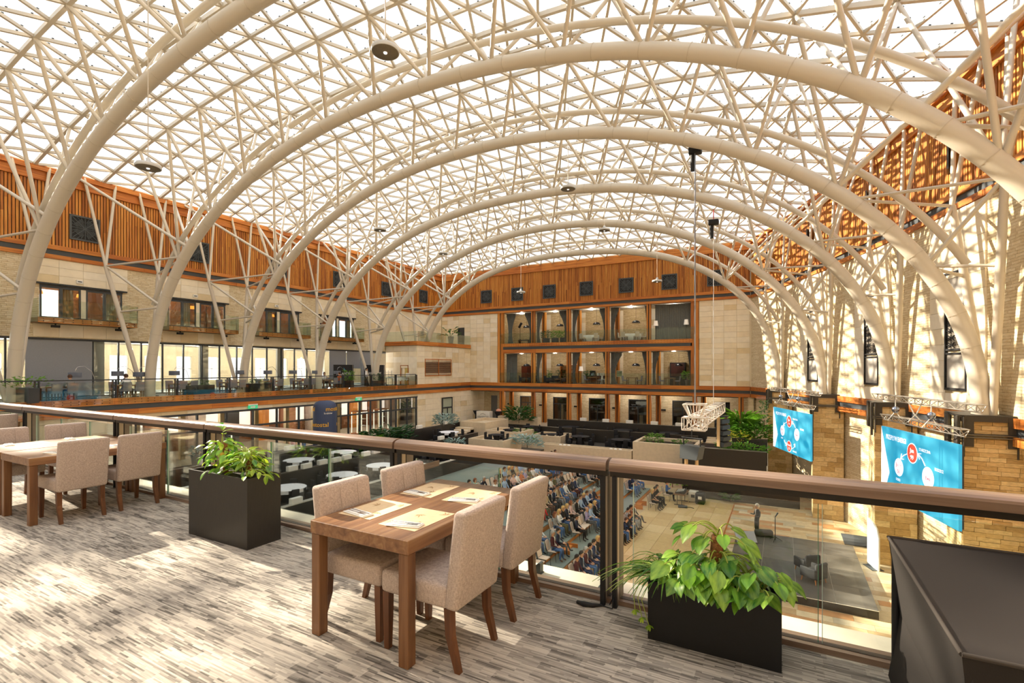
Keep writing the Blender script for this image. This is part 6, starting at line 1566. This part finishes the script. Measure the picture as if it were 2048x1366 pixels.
# wood step boxes let into the platform fronts
for i, (x, y, k) in enumerate(((edge[1], 24.1, 1), (edge[1], 33.5, 1), (edge[2], 23.0, 2), (edge[3], 31.5, 3), (edge[5], 30.9, 5), (edge[1], 19.0, 1))):
    t = thing('step_box', 'orange wood step box at the edge of the %s audience tier, number %s' % (ORD[k - 1], ORD[i]), 'steps', (x + .02, y, FL[k - 1] + .002), group='wood step boxes')
    h = FL[k] - FL[k - 1]
    MB().box(0, -.55, 0, .62, -.51, h).build('side_board', WOOD_X2, t); MB().box(0, .51, 0, .62, .55, h).build('side_board', WOOD_X2, t); MB().box(0, -.51, 0, .34, .51, h * .55).build('step', WOOD_Y2, t)
A_ = {}
def row(k, items):
    """items: (y, top, bottom, hair, hair kind, pose, sleeve, inner)"""
    for i, it in enumerate(items):
        y, top, bot, hair, hk, pose, sl, inner = it
        z = FL[k] + .001; x = RX[k]; rz = (R(-3) if y > 27 else R(2)) + R(rnd.uniform(-9, 9))
        who = 'woman' if hk != 'short' else ('person' if top in ('maroon', 'navy') else 'man')
        hw = 'balding' if hair == 'bald' else hair + ' haired'
        lean = {'lean': .22, 'stoop': .42}.get(pose, 0.0)
        person('%s %s, %s top, %s, %s from near end, %s audience row' % (hw, who, top, 'jeans' if bot == 'jeans' else bot + (' trousers' if ' ' not in bot + top else ''), ORD[i], ORD[k]), (x, y, z), rz, pose, top, bot, hair, hk, sl, 'black' if i % 3 else 'brown', False, lean, None, .97 + .06 * rnd.random(), inner, i % 3)
        SEAT.put((x, y, z), rz, 'beige banquet chair under the %s sitter from near end, %s audience row' % (ORD[i], ORD[k]), 'occupied banquet chairs')
S, L, B = 'short', 'long', 'bob'
row(0, [(20.0, 'maroon', 'dark blue', 'black', S, 'lap', 1, None), (20.55, 'navy', 'dark blue', 'black', S, 'lap', 1, 'pale blue'), (21.1, 'maroon', 'jeans', 'grey', S, 'lap', 1, 'white'), (21.65, 'navy', 'dark blue', 'black', S, 'lap', 1, 'white'), (22.2, 'dark blue', 'dark blue', 'black', S, 'lap', 1, 'white'), (22.75, 'black', 'black', 'blond', B, 'lap', 1, None),
        (25.8, 'lilac', 'black', 'brown', S, 'lap', 1, None), (26.4, 'navy', 'jeans', 'brown', S, 'stoop', 1, None), (27.0, 'charcoal', 'black', 'brown', S, 'stoop', 1, None), (27.55, 'navy', 'jeans', 'auburn', S, 'stoop', 1, None), (28.1, 'grey', 'grey', 'black', S, 'cross', 1, 'white'), (28.65, 'charcoal', 'grey', 'black', S, 'lap', 1, 'white'), (29.3, 'black', 'charcoal', 'grey', S, 'cross', 1, 'white')])
row(1, [(21.5, 'maroon', 'jeans', 'grey', S, 'lap', 1, 'white'), (22.15, 'navy', 'charcoal', 'black', S, 'cross', 1, 'white'), (24.6, 'navy', 'black', 'black', S, 'lap', 1, 'white'), (26.17, 'lilac', 'charcoal', 'bald', S, 'arms', 1, None), (26.75, 'pale blue', 'jeans', 'blond', S, 'lap', 1, None), (27.5, 'black', 'black', 'blond', B, 'lap', 1, 'pink'),
        (30.2, 'white', 'jeans', 'grey', S, 'lap', 1, None), (35.04, 'navy', 'jeans', 'bald', S, 'arms', 1, None), (35.6, 'dark blue', 'jeans', 'bald', S, 'lap', 0, None), (36.3, 'grey', 'jeans', 'brown', S, 'cross', 1, None), (37.1, 'white', 'jeans', 'brown', S, 'lap', 1, None)])
row(2, [(20.2, 'grey', 'jeans', 'brown', S, 'lap', 1, None), (20.75, 'beige', 'jeans', 'auburn', S, 'lap', 0, None), (21.35, 'black', 'jeans', 'grey', S, 'lap', 1, 'white'), (21.95, 'white', 'jeans', 'brown', S, 'lap', 1, None), (23.9, 'grey', 'jeans', 'auburn', L, 'lap', 1, None), (24.46, 'white', 'olive', 'blond', L, 'phone', 1, None), (25.0, 'black', 'jeans', 'blond', B, 'lap', 1, None), (25.55, 'navy', 'black', 'blond', B, 'arms', 1, 'white'), (26.1, 'pink', 'black', 'auburn', B, 'lap', 1, None), (27.1, 'black', 'charcoal', 'black', S, 'lap', 1, 'white'), (27.65, 'pale blue', 'charcoal', 'brown', S, 'lap', 1, None), (28.2, 'navy', 'jeans', 'blond', S, 'lap', 1, None), (28.75, 'pale blue', 'grey', 'brown', S, 'phone', 1, None), (29.38, 'dark blue', 'dark blue', 'grey', S, 'lap', 1, 'white'), (30.03, 'navy', 'jeans', 'grey', S, 'lap', 1, None)])
row(3, [(23.3, 'beige', 'jeans', 'brown', S, 'lap', 1, None), (24.0, 'white', 'charcoal', 'black', S, 'arms', 1, None), (24.6, 'red', 'red', 'blond', L, 'cross', 1, 'black'), (25.2, 'white', 'red', 'blond', L, 'cross', 1, 'red'), (25.8, 'beige', 'olive', 'blond', L, 'lap', 1, None), (26.4, 'beige', 'brown', 'auburn', L, 'lap', 1, None), (27.0, 'black', 'charcoal', 'bald', S, 'lap', 1, 'white'), (27.55, 'navy', 'charcoal', 'black', S, 'arms', 1, 'pale blue'), (28.1, 'beige', 'grey', 'black', S, 'cross', 1, 'maroon'), (28.72, 'jeans', 'jeans', 'brown', S, 'lap', 1, None), (29.3, 'white', 'grey', 'brown', S, 'cross', 1, None), (29.95, 'black', 'jeans', 'brown', S, 'lap', 1, None), (30.5, 'navy', 'maroon', 'bald', S, 'lap', 1, None), (31.1, 'dark blue', 'dark blue', 'black', S, 'lap', 1, 'white'), (34.3, 'grey', 'black', 'auburn', L, 'lean', 1, 'white'), (34.95, 'black', 'black', 'brown', S, 'arms', 0, None), (35.67, 'black', 'charcoal', 'brown', S, 'lap', 1, None)])
row(4, [(26.3, 'white', 'jeans', 'brown', S, 'phone', 0, None), (26.9, 'white', 'beige', 'brown', S, 'lap', 1, None), (27.48, 'pale blue', 'blue', 'brown', S, 'arms', 1, None), (28.05, 'charcoal', 'charcoal', 'brown', S, 'lap', 1, None), (28.6, 'black', 'black', 'black', S, 'arms', 1, None), (29.2, 'white', 'jeans', 'black', S, 'lap', 0, None), (29.8, 'olive', 'jeans', 'black', S, 'lap', 0, None), (30.4, 'grey', 'charcoal', 'brown', S, 'arms', 1, None), (30.95, 'black', 'jeans', 'brown', S, 'lap', 1, None), (33.95, 'black', 'black', 'auburn', L, 'arms', 1, None), (34.7, 'charcoal', 'jeans', 'black', S, 'arms', 1, None), (35.3, 'grey', 'jeans', 'brown', S, 'stoop', 1, None), (35.95, 'grey', 'jeans', 'brown', S, 'stoop', 1, None)])
row(5, [(25.5, 'white', 'black', 'auburn', S, 'lap', 1, None), (26.1, 'navy', 'jeans', 'grey', S, 'lap', 1, None), (26.65, 'pale blue', 'jeans', 'brown', S, 'lap', 1, None), (27.2, 'black', 'black', 'black', S, 'lap', 1, 'pink'), (27.75, 'pink', 'jeans', 'black', S, 'arms', 1, None), (28.3, 'white', 'charcoal', 'bald', S, 'lap', 1, None), (28.9, 'orange', 'jeans', 'bald', S, 'arms', 1, None), (29.45, 'lilac', 'charcoal', 'grey', S, 'arms', 1, None), (30.04, 'olive', 'black', 'brown', L, 'lap', 1, None), (30.61, 'white', 'pale blue', 'blond', L, 'lap', 0, None), (31.24, 'pale blue', 'beige', 'brown', S, 'lap', 0, None), (33.28, 'black', 'jeans', 'bald', S, 'cross', 1, 'maroon'), (34.0, 'olive', 'jeans', 'brown', S, 'lap', 1, None), (34.56, 'jeans', 'jeans', 'brown', S, 'cross', 1, None)])
row(6, [(24.07, 'jeans', 'jeans', 'black', S, 'lap', 1, None), (24.7, 'mint', 'beige', 'auburn', B, 'lap', 1, None), (25.4, 'navy', 'charcoal', 'grey', S, 'lean', 1, None), (27.71, 'black', 'black', 'blond', B, 'lap', 1, None), (28.25, 'pale blue', 'jeans', 'brown', S, 'lap', 1, None), (28.85, 'beige', 'jeans', 'blond', B, 'lap', 1, None), (29.35, 'charcoal', 'jeans', 'blond', L, 'lap', 1, None), (29.9, 'beige', 'jeans', 'brown', S, 'lap', 1, None), (30.5, 'pale blue', 'jeans', 'black', S, 'arms', 1, None), (32.27, 'brown', 'black', 'grey', S, 'lap', 1, 'white'), (33.0, 'charcoal', 'jeans', 'bald', S, 'lap', 1, None), (33.7, 'blue', 'jeans', 'brown', S, 'lap', 1, None), (34.4, 'black', 'charcoal', 'brown', S, 'lap', 1, None), (35.1, 'beige', 'olive', 'blond', B, 'lap', 1, None), (35.8, 'red', 'black', 'brown', B, 'arms', 1, None), (36.5, 'turquoise', 'jeans', 'brown', S, 'cross', 1, None)])
for k, ys_, lab in ((1, (19.9, 20.5), 'near end of the second audience row'), (1, (25.3, 25.75), 'middle of the second audience row'), (4, (32.18, 32.74, 33.3), 'gap in the fifth audience row'), (6, (26.0, 26.55, 27.1), 'near part of the last audience row')):
    for i, y in enumerate(ys_):
        SEAT.put((RX[k], y, FL[k] + .001), R(rnd.uniform(-4, 4)), 'empty beige banquet chair, %s at the %s' % (ORD[i], lab), 'empty banquet chairs')
# crew beside the platforms
for i, (x, y, top, hair, hk, lab) in enumerate(((-7.55, 33.1, 'black', 'blond', L, 'blond woman in black seated nearest at the dance floor corner'), (-7.55, 33.75, 'black', 'black', L, 'dark haired woman in black in the middle of three at the floor corner'), (-7.55, 34.4, 'black', 'black', L, 'person in black with phone, farthest of three at the floor corner'))):
    person(lab, (x, y, ZS + .056), 0, 'phone' if i else 'lap', top, 'black', hair, hk, 0)
    SEAT.put((x, y, ZS + .056), 0, 'chair of the %s person in black at the dance floor corner' % ORD[i], 'crew chairs')
person('technician in blue shirt with phone seated at the mixing table', (-7.2, 35.9, ZS + .056), 0, 'phone', 'blue', 'black', 'brown')
SEAT.put((-7.2, 35.9, ZS + .056), 0, 'chair of the technician in blue shirt', 'crew chairs')
mt = thing('mixing_table', 'folding table with black legs and sound gear before the technician', 'table', (-6.2, 35.7, ZS + .056)); MB().box(-.4, -.8, .72, .4, .8, .76).build('tabletop', OAK_Y, mt)
for yy in (-.6, .6):
    MB().box(-.35, yy - .02, 0, .35, yy + .02, .04).build('foot_bar', BLACK, mt)
    for xx in (-.15, .15): MB().tube((xx, yy, .04), (xx, yy, .72), .02, n=6).build('leg', BLACK, mt)
mx_ = thing('mixing_console', 'black sound mixer on the folding table', 'mixer', (-6.2, 35.6, ZS + .816)); MB().add([(-.3, -.45, 0), (.3, -.45, 0), (.3, .45, 0), (-.3, .45, 0), (-.3, -.45, .06), (.3, -.45, .2), (.3, .45, .2), (-.3, .45, .06)], [(0, 3, 2, 1), (4, 5, 6, 7), (0, 1, 5, 4), (1, 2, 6, 5), (2, 3, 7, 6), (3, 0, 4, 7)]).build('body', BLACK, mx_)
kn = MB()
for a in range(5):
    for b_ in range(12): kn.box(-.22 + a * .1, -.4 + b_ * .07, .10 + a * .022, -.19 + a * .1, -.37 + b_ * .07, .125 + a * .022)
kn.build('knobs', WHITE, mx_)['kind'] = 'stuff'
lt = thing('laptop', 'open dark laptop beside the sound mixer', 'laptop', (-6.1, 36.25, ZS + .816)); MB().box(-.12, -.17, 0, .12, .17, .02).build('base', BLACK, lt); MB().obb((.15, 0, .12), (.008, 0, .002), (0, .17, 0), (.03, 0, .11)).build('screen', DARK, lt)
for i, (x, y, m_, lab) in enumerate(((-5.5, 36.5, M('C9C4B8', .5), 'pale flight case with dark front beside the mixing table'), (-5.0, 36.2, BLACK, 'black flight case with white sticker beside the mixing table'))):
    t = thing('flight_case', lab, 'case', (x, y, ZS + .056)); MB().rbox(-.3, -.3, .05, .3, .3, .75, .02, seg=1).build('body', m_, t); MB().box(-.12, -.312, .35, .12, -.301, .55).build('label_plate', WHITE if i else BLACK, t)
    for a in (-.22, .22):
        for b_ in (-.22, .22): MB().lathe([(.04, 0), (.04, .05)], 8, (a, b_, 0)).build('caster', DARK, t)
bg_ = thing('cable_box', 'small dark box with cables lying on the dance floor', 'box', (-5.9, 34.6, ZS + .056), .2); MB().rbox(-.3, -.15, 0, .3, .15, .12, .03).build('body', DARKGREY, bg_); MB().path([(.3, 0, .05), (.5, .1, .02), (.7, -.05, .02)], .02, 5).build('cable', BLACK, bg_)
# the speaker
person('grey haired man in dark suit standing with raised hand before the stage', (-1.25, 30.6, ZS + .03), math.pi + .55, 'talk', 'charcoal', 'charcoal', 'grey', 'short', 1, inner='white', scale=1.06)
# ================================================================ NEAR BALCONY FURNITURE
PROF = M('9C9284', .4, .5); CONC = M('6E675C', .7, var=.08, scale=10)
rl = thing('balcony_railing', 'near balcony railing of clear glass under a thick brown wooden handrail', 'railing', (0, 3.56, 0))
JX = [-18.0, -14.9, -11.85, -8.52, -6.23, -3.17, -1.12, 1.45, 4.0, 6.6]
hp = []
for i in range(9):                                                    # rounded handrail section
    a = math.pi * i / 8; hp.append((-.085 * math.cos(a), .055 + .038 * math.sin(a)))
hp = [(-.088, .01)] + hp + [(.088, .01)]
for i in range(len(JX) - 1):
    a, b_ = JX[i] + .012, JX[i + 1] - .012; n = len(hp)
    vs = [(a, y, z + .99) for y, z in hp] + [(b_, y, z + .99) for y, z in hp]
    mb = MB(); mb.add(vs, [(j, j + 1, n + j + 1, n + j) for j in range(n - 1)] + [(n - 1, 0, n, 2 * n - 1), tuple(range(n - 1, -1, -1)), tuple(range(n, 2 * n))])
    mb.build('handrail', RAILWOOD, rl)
    MB().box(a, -.055, .955, b_, .055, .998).build('under_channel', M('2A2622', .4, .3), rl)
    nP = 2 if b_ - a < 2.7 else 3
    g0, g1 = a + .13, b_ - .05
    for q in range(nP):
        p0, p1 = g0 + (g1 - g0) * q / nP + .012, g0 + (g1 - g0) * (q + 1) / nP - .012
        MB().box(p0, .056, -.16, p1, .068, .90).build('glass_panel', GLASS, rl)
        MB().box(p1 - .0005, .0555, -.16, p1 + .003, .0685, .901).build('glass_edge', M('2E7A5E', .2, spec=.7), rl); MB().box(p0 - .003, .0555, -.16, p0 + .0005, .0685, .901).build('glass_edge', M('B8D0C8', .2, spec=.7), rl)
    MB().box(a, .04, -.10, b_, .085, .038).build('base_channel', M('3A2E26', .5), rl)
for x in JX:
    for d in (-.045, .045):
        MB().box(x + d - .017, -.06, -.02, x + d + .017, -.035, .96).build('post_face', BLACK, rl)
        MB().box(x + d - .014, -.034, -.02, x + d + .014, .02, .955).build('post_profile', PROF, rl)
        MB().box(x + d - .014, .022, -.15, x + d + .014, .034, .955).build('post_gap', BLACK, rl)
        MB().box(x + d - .014, .0345, -.15, x + d + .014, .13, .955).build('post_profile', CONC, rl)
# tables
nt_ = Proto(dining_table(.83, 1.38))
nt_.put((-2.31, 2.89, 0), 0, 'near brown oak dining table set with four paper placemats')
nt_.put((-7.69, 2.88, 0), 0, 'brown oak dining table at the left, end against its twin')
nt_.put((-8.55, 2.88, 0), 0, 'brown oak dining table farthest left of the joined pair', 'joined oak tables')
nt_.put((-12.9, 2.95, 0), 0, 'oak dining table at the far left edge of the balcony')
ch = Proto(upholstered_chair(True))
PI = math.pi
for (x, y, a, lab) in ((-1.93, 2.53, PI, 'taupe dining chair nearest the camera, back to us, right of near table'), (-1.93, 3.19, PI, 'taupe dining chair at the far right of the near table beside the glass'),
                       (-2.50, 2.56, 0, 'taupe dining chair with tufted back at the near left of the near table'), (-2.50, 3.22, 0, 'taupe dining chair with tufted back at the far left of the near table'),
                       (-7.38, 2.60, PI, 'taupe dining chair back to us, left one before the joined tables'), (-7.40, 3.18, PI, 'taupe dining chair back to us, right one before the joined tables'),
                       (-8.95, 2.55, 0, 'taupe dining chair behind the joined tables, nearer one'), (-8.95, 3.20, 0, 'taupe dining chair behind the joined tables, farther one'),
                       (-12.4, 2.7, PI, 'taupe dining chair at the far left table, nearer one'), (-12.4, 3.25, PI, 'taupe dining chair at the far left table, farther one'), (-13.4, 2.95, 0, 'taupe dining chair behind the far left table')):
    ch.put((x, y, 0), a, lab, 'taupe balcony chairs')
KRAFT = M('D9C09A', .8, var=.05, scale=20); PRINT = M('A98A62', .8)
def placemat(x, y, rot, lab, lab2, flip):
    t = thing('placemat', lab, 'placemat', (x, y, .7505), rot); MB().box(-.15, -.21, 0, .15, .21, .0012).build('sheet', KRAFT, t)
    r2 = random.Random(int(x * 100 + y * 10)); pm = MB()
    for q in range(4):
        cx, cy = (-.08, .08, -.03, .1)[q] + r2.uniform(-.02, .02), (-.13, -.06, .08, .15)[q]; a0 = r2.random() * 6
        for i in range(5):
            a = a0 + i * .55; l_ = .042 + .016 * (i % 3)
            p = Vector((cx, cy, .0016)); d = Vector((math.cos(a), math.sin(a), 0)); s_ = Vector((-d.y, d.x, 0)) * .006
            pm.add([p, p + d * l_ * .5 - s_, p + d * l_, p + d * l_ * .5 + s_], [(0, 1, 2, 3)])
    pm.build('leaf_print', PRINT, t)
    n = thing('napkin', lab2, 'napkin', (x + (.02 if flip else -.02), y - .15, .7522), rot + (.25 if flip else -.15))
    MB().rbox(-.115, -.045, 0, .115, .045, .008, .003, seg=1).rbox(-.10, -.035, .0081, .11, .04, .013, .002, seg=1).build('cloth', WHITE, n)
    CUT = M('C8C8CC', .18, 1.0)
    f = MB(); f.box(-.10, -.012, .0135, .02, -.006, .0155).box(.02, -.02, .0135, .055, .002, .0155)
    for q in range(4): f.box(.055, -.0195 + q * .0062, .0135, .092, -.0165 + q * .0062, .0152)
    f.build('fork', CUT, n)
    f = MB(); f.box(-.10, .012, .0135, .0, .02, .0160); f.add([(.0, .010, .0138), (.1, .012, .0138), (.105, .018, .0138), (.095, .024, .0138), (.0, .022, .0138)], [(0, 1, 2, 3, 4)]); f.build('knife', CUT, n)
for (x, y, f, lab) in ((-2.53, 2.60, 0, 'near left'), (-2.12, 2.56, 1, 'near right'), (-2.53, 3.22, 0, 'far left'), (-2.12, 3.22, 1, 'far right')):
    placemat(x, y, R(rnd.uniform(-3, 3)), 'kraft paper placemat at the %s corner of the near table' % lab, 'white napkin with fork and knife at the %s of the near table' % lab, f)
for (x, y, f, lab) in ((-7.50, 2.62, 1, 'near right'), (-7.50, 3.2, 1, 'far right'), (-8.75, 2.6, 0, 'near left'), (-8.75, 3.22, 0, 'far left')):
    placemat(x, y, R(rnd.uniform(-3, 3)), 'kraft paper placemat at the %s of the joined tables' % lab, 'white napkin with cutlery at the %s of the joined tables' % lab, f)
# planters
PBX = M('2A2724', .5, var=.12, scale=90, stretch=(1, 1, .1), spec=.4); PBK = M('121214', .55, spec=.35)
def planter(lab, loc, sx, sy, h, m_):
    t = thing('potted_plant', lab, 'plant', loc); b_ = MB(); th = .018
    b_.box(-sx / 2, -sy / 2, 0, sx / 2, -sy / 2 + th, h).box(-sx / 2, sy / 2 - th, 0, sx / 2, sy / 2, h).box(-sx / 2, -sy / 2 + th, 0, -sx / 2 + th, sy / 2 - th, h).box(sx / 2 - th, -sy / 2 + th, 0, sx / 2, sy / 2 - th, h).box(-sx / 2 + th, -sy / 2 + th, 0, sx / 2 - th, sy / 2 - th, .03)
    b_.build('box', m_, t); MB().box(-sx / 2 + th, -sy / 2 + th, h - .12, sx / 2 - th, sy / 2 - th, h - .035).build('soil', SOIL, t)
    return t
LEAF_L = leaf_mat('leaf_lime', '6E9A24', 'C4DA3E', .55)
LV = [leaf_mesh('leaf', .115, .098, LEAF_V, True, .30, .14), leaf_mesh('leaf', .105, .085, LEAF_G, True, .20, .18), leaf_mesh('leaf', .12, .10, LEAF_V, True, .42, .1)]
LP = [leaf_mesh('leaf', .105, .052, LEAF_L, False, .25, .2), leaf_mesh('leaf', .09, .046, LEAF_L, False, .45, .14), leaf_mesh('leaf', .10, .05, LEAF_V, False, .35, .16), leaf_mesh('leaf', .10, .052, LEAF_G, False, .6, .1)]
STEM = M('9AA84A', .6); BARK = M('8A5A34', .9, var=.4, scale=40, bump=.8, bscale=60)
def arc(a, b_, h): return [a.lerp(b_, f / 6) + Vector((0, 0, h * 4 * (f / 6) * (1 - f / 6))) for f in range(7)]
def put_leaf(t, me, p, d, sc, roll=0.0):
    o = link('leaf', me, t, p); q = Vector(d).normalized().to_track_quat('X', 'Z')
    o.rotation_mode = 'QUATERNION'; o.rotation_quaternion = q @ Matrix.Rotation(roll, 4, 'X').to_quaternion(); o.scale = (sc,) * 3; return o
# right: short black box, broad heart leaves round a moss pole, striped grass to the left
rp = planter('black planter box with broad heart leaved pothos and striped grass at the railing', (-.385, 3.365, 0), .76, .30, .375, PBK)
MB().path([(.0, .02, .34), (.01, .03, .5), (.02, .02, .68)], [.04, .042, .036], 9).build('moss_pole', BARK, rp)
r2 = random.Random(11); st_ = MB()
for i in range(118):
    u = r2.random(); a = r2.random() * 6.283; 
    if i < 34:      # around the pole, upper
        p0 = Vector((.02, .02, .48 + .24 * r2.random())); rad = .06 + .12 * r2.random(); p = p0 + Vector((math.cos(a) * rad * 1.3, math.sin(a) * rad * .8, .04 * r2.random()))
    elif i < 94:    # middle mass
        p0 = Vector((r2.uniform(-.22, .30), r2.uniform(-.06, .06), .40)); p = p0 + Vector((math.cos(a) * .13, math.sin(a) * .17 - .02, -.0 + .18 * r2.random()))
    else:           # hanging over the front edge
        p0 = Vector((r2.uniform(-.16, .30), -.10, .38)); p = p0 + Vector((r2.uniform(-.06, .06), -.08 - .06 * r2.random(), .03 + .08 * r2.random())); a = -1.57 + r2.uniform(-.8, .8)
    p.y = min(p.y, .105)
    d = Vector((math.cos(a), math.sin(a) * .8 - .65, r2.uniform(-.75, -.05)))
    if p.y > .04 and d.y > 0: d.y = -abs(d.y)
    put_leaf(rp, LV[i % 3], p, d, .72 + .45 * r2.random(), r2.uniform(-.5, .5))
    st_.path(arc(p0, p, .045), [.005] * 3 + [.004] * 4, 5)
st_.build('stems', STEM, rp)['kind'] = 'stuff'
for i in range(130):
    a = r2.uniform(0, 6.283); rt = Vector((-.27 + r2.uniform(-.05, .06), r2.uniform(-.06, .06), .35)); L_ = r2.uniform(.2, .42)
    ox, oy = math.cos(a) * .9 - .25, math.sin(a) * .7 - .25; up = r2.uniform(.5, 1.3)
    pts = []; hw = .0075 + .005 * r2.random()
    for k in range(8):
        f = k / 7; pts.append(rt + Vector((ox * L_ * f, oy * L_ * f, L_ * (up * f - (.4 + up * .62) * f * f))))
    vs = []; fs = []
    sd_ = Vector((-oy, ox, 0)).normalized()
    for k, p in enumerate(pts):
        p.y = min(p.y, .11)
        w_ = hw * (1 - (k / 7) ** 2 * .95); vs += [p - sd_ * w_ + Vector((0, 0, .004)), p, p + sd_ * w_ + Vector((0, 0, .004))]
    for k in range(7): fs += [(k * 3, k * 3 + 1, k * 3 + 4, k * 3 + 3), (k * 3 + 1, k * 3 + 2, k * 3 + 5, k * 3 + 4)]
    mb = MB(); mb.add(vs, fs, 0, True); mb.build('blade', LEAF_S if i % 2 else LEAF_G, rp)
for i in range(3):   # trailing runners at the left corner
    x0 = -.37 + .03 * i; pts = [Vector((x0, -.10, .37)), Vector((x0 - .06, -.13 - .02 * i, .36)), Vector((x0 - .10, -.15 - .02 * i, .26)), Vector((x0 - .09 + .015 * i, -.16, .17 - .04 * i))]
    MB().path(pts, .003, 4).build('runner', STEM, rp)
    for k in range(7): 
        a = k * .9; put_leaf(rp, LP[1], pts[3], (math.cos(a), math.sin(a) - .3, .2 - .15 * k), .35)
# left: tall dark box, fine leaved climbing plant on a moss pole
lp = planter('tall dark brown planter box with bright green climbing plant left of near table', (-5.0, 3.095, 0), 1.0, .36, .68, PBX)
for xx, hh in ((-.18, .36), (.22, .26)): MB().path([(xx, .02, .62), (xx + .01, .02, .62 + hh * .6), (xx, .02, .62 + hh)], [.028, .03, .024], 8).build('moss_pole', BARK, lp)
st_ = MB(); r2 = random.Random(5)
for i in range(215):
    c = (-.18, .36) if i % 2 else (.22, .28); a = r2.random() * 6.283; zz = r2.random() ** .8
    p0 = Vector((c[0] + r2.uniform(-.06, .06), r2.uniform(-.05, .05), .66 + c[1] * zz * .9)); rad = (.06 + .24 * r2.random()) * (1.05 - .5 * zz)
    p = p0 + Vector((math.cos(a) * rad, math.sin(a) * rad * .62, .05 * r2.random() - .02)); p.z = max(p.z, .69)
    put_leaf(lp, LP[(i * 7) % 4], p, (math.cos(a), math.sin(a) - .2, r2.uniform(-.6, .5)), .72 + .5 * r2.random(), r2.uniform(-.6, .6))
    if i % 2 == 0: st_.path(arc(p0, p, .035), .003, 5)
for k in range(6): put_leaf(lp, LP[2 if k % 2 else 0], Vector((-.20, .0, 1.05 + .02 * k)), (math.cos(k * 1.1), math.sin(k * 1.1) - .3, .35 + .1 * k), 1.0)
for k in range(6):
    p = Vector((.42 + .05 * k, -.10, .74 + .02 * math.sin(k))); st_.path([p - Vector((.05, 0, 0)), p], .004, 5); put_leaf(lp, LP[k % 2], p, (.7, (-1) ** k * .6, -.2 if k < 5 else -.9), .9)
MB().path([(-.18, .02, .62), (-.21, .0, .95), (-.20, .0, 1.06)], [.008, .007, .004], 6).build('climbing_stem', STEM, lp)
st_.build('stems', STEM, lp)['kind'] = 'stuff'
MB().rbox(-.02, -.03, .80, .03, .02, .87, .02, seg=3).build('fruit', M('C9A838', .5), lp, (-.12, -.05, 0))
# black stretch covered buffet station at the right edge
bx = thing('covered_station', 'tall serving station under black stretch cloth at the right edge', 'table', (.52, 2.15, 0)); BS = M('221E1C', .85, var=.12, scale=400, spec=.3); BS2 = M('241F1D', .8, var=.1, scale=400, spec=.35)
mb = MB(); x0, x1, y0, y1, zt = 0, 1.5, 0.0, 1.3, .80
o_ = [(x0, y0), (x1, y0), (x1, y1), (x0, y1)]; vs = [(x, y, 0.02) for x, y in o_]
mid = [(x0 + .045, y0 + .05), (x1 - .045, y0 + .05), (x1 - .045, y1 - .04), (x0 + .045, y1 - .04)]; vs += [(x, y, zt * .5) for x, y in mid] + [(x, y, zt) for x, y in o_]
vs += [(x0 + .0, y1, zt)]
mb.add(vs[:12], [(a + i, a + (i + 1) % 4, a + 4 + (i + 1) % 4, a + 4 + i) for a in (0, 4) for i in range(4)]); mb.build('side_cloth', BS, bx)
n = 10; vs = []
for j in range(n + 1):
    for i in range(n + 1):
        u, v = i / n, j / n; sag = .05 * (1 - (2 * u - 1) ** 4) * (1 - (2 * v - 1) ** 4); vs.append((x0 + (x1 - x0) * u, y0 + (y1 - y0) * v, zt - sag))
mb = MB(); mb.add(vs, [(j * (n + 1) + i, j * (n + 1) + i + 1, (j + 1) * (n + 1) + i + 1, (j + 1) * (n + 1) + i) for j in range(n) for i in range(n)], 0, True); mb.build('top_cloth', BS2, bx)
mb = MB()
for a, b_ in ((0, 1), (1, 2), (2, 3), (3, 0)): mb.path([(*o_[a], zt), (*o_[b_], zt)], .008, 6)
mb.build('stitched_edge', M('3A342F', .9), bx)
for x, y in o_: MB().tube((x + (.03 if x == 0 else -.03), y + (.03 if y == 0 else -.03), 0), (x + (.03 if x == 0 else -.03), y + (.03 if y == 0 else -.03), .78), .02, n=8).build('leg', BLACK, bx)
# little clip and cables at the railing foot
cl = thing('cable_end', 'black cable plug lying on the carpet at the railing post', 'cable', (-1.28, 3.42, .0)); MB().path([(-.06, .02, .012), (0, 0, .02), (.06, .02, .015), (.12, .06, .012)], [.01, .02, .016, .008], 7).build('plug', BLACK, cl); MB().path([(.12, .06, .01), (.2, .05, .01), (.2, .08, .08), (.17, .08, .02)], .005, 5).build('cord', BLACK, cl)
for i, x in enumerate((-1.86, -1.22)):
    w_ = thing('corner_bracket', 'small dark wedge on the pale coping outside the glass, %s one' % ('left' if i == 0 else 'right'), 'bracket', (x, 3.80, .002)); MB().add([(-.06, -.03, 0), (.06, -.03, 0), (.06, .03, 0), (-.06, .03, 0), (.04, -.03, .09), (.06, -.03, .09), (.06, .03, .09), (.04, .03, .09)], [(0, 3, 2, 1), (4, 5, 6, 7), (0, 1, 5, 4), (1, 2, 6, 5), (2, 3, 7, 6), (3, 0, 4, 7)]).build('wedge', DARK, w_); MB().box(-.07, -.035, 0, .07, .035, .004).build('plate', DARKGREY, w_)
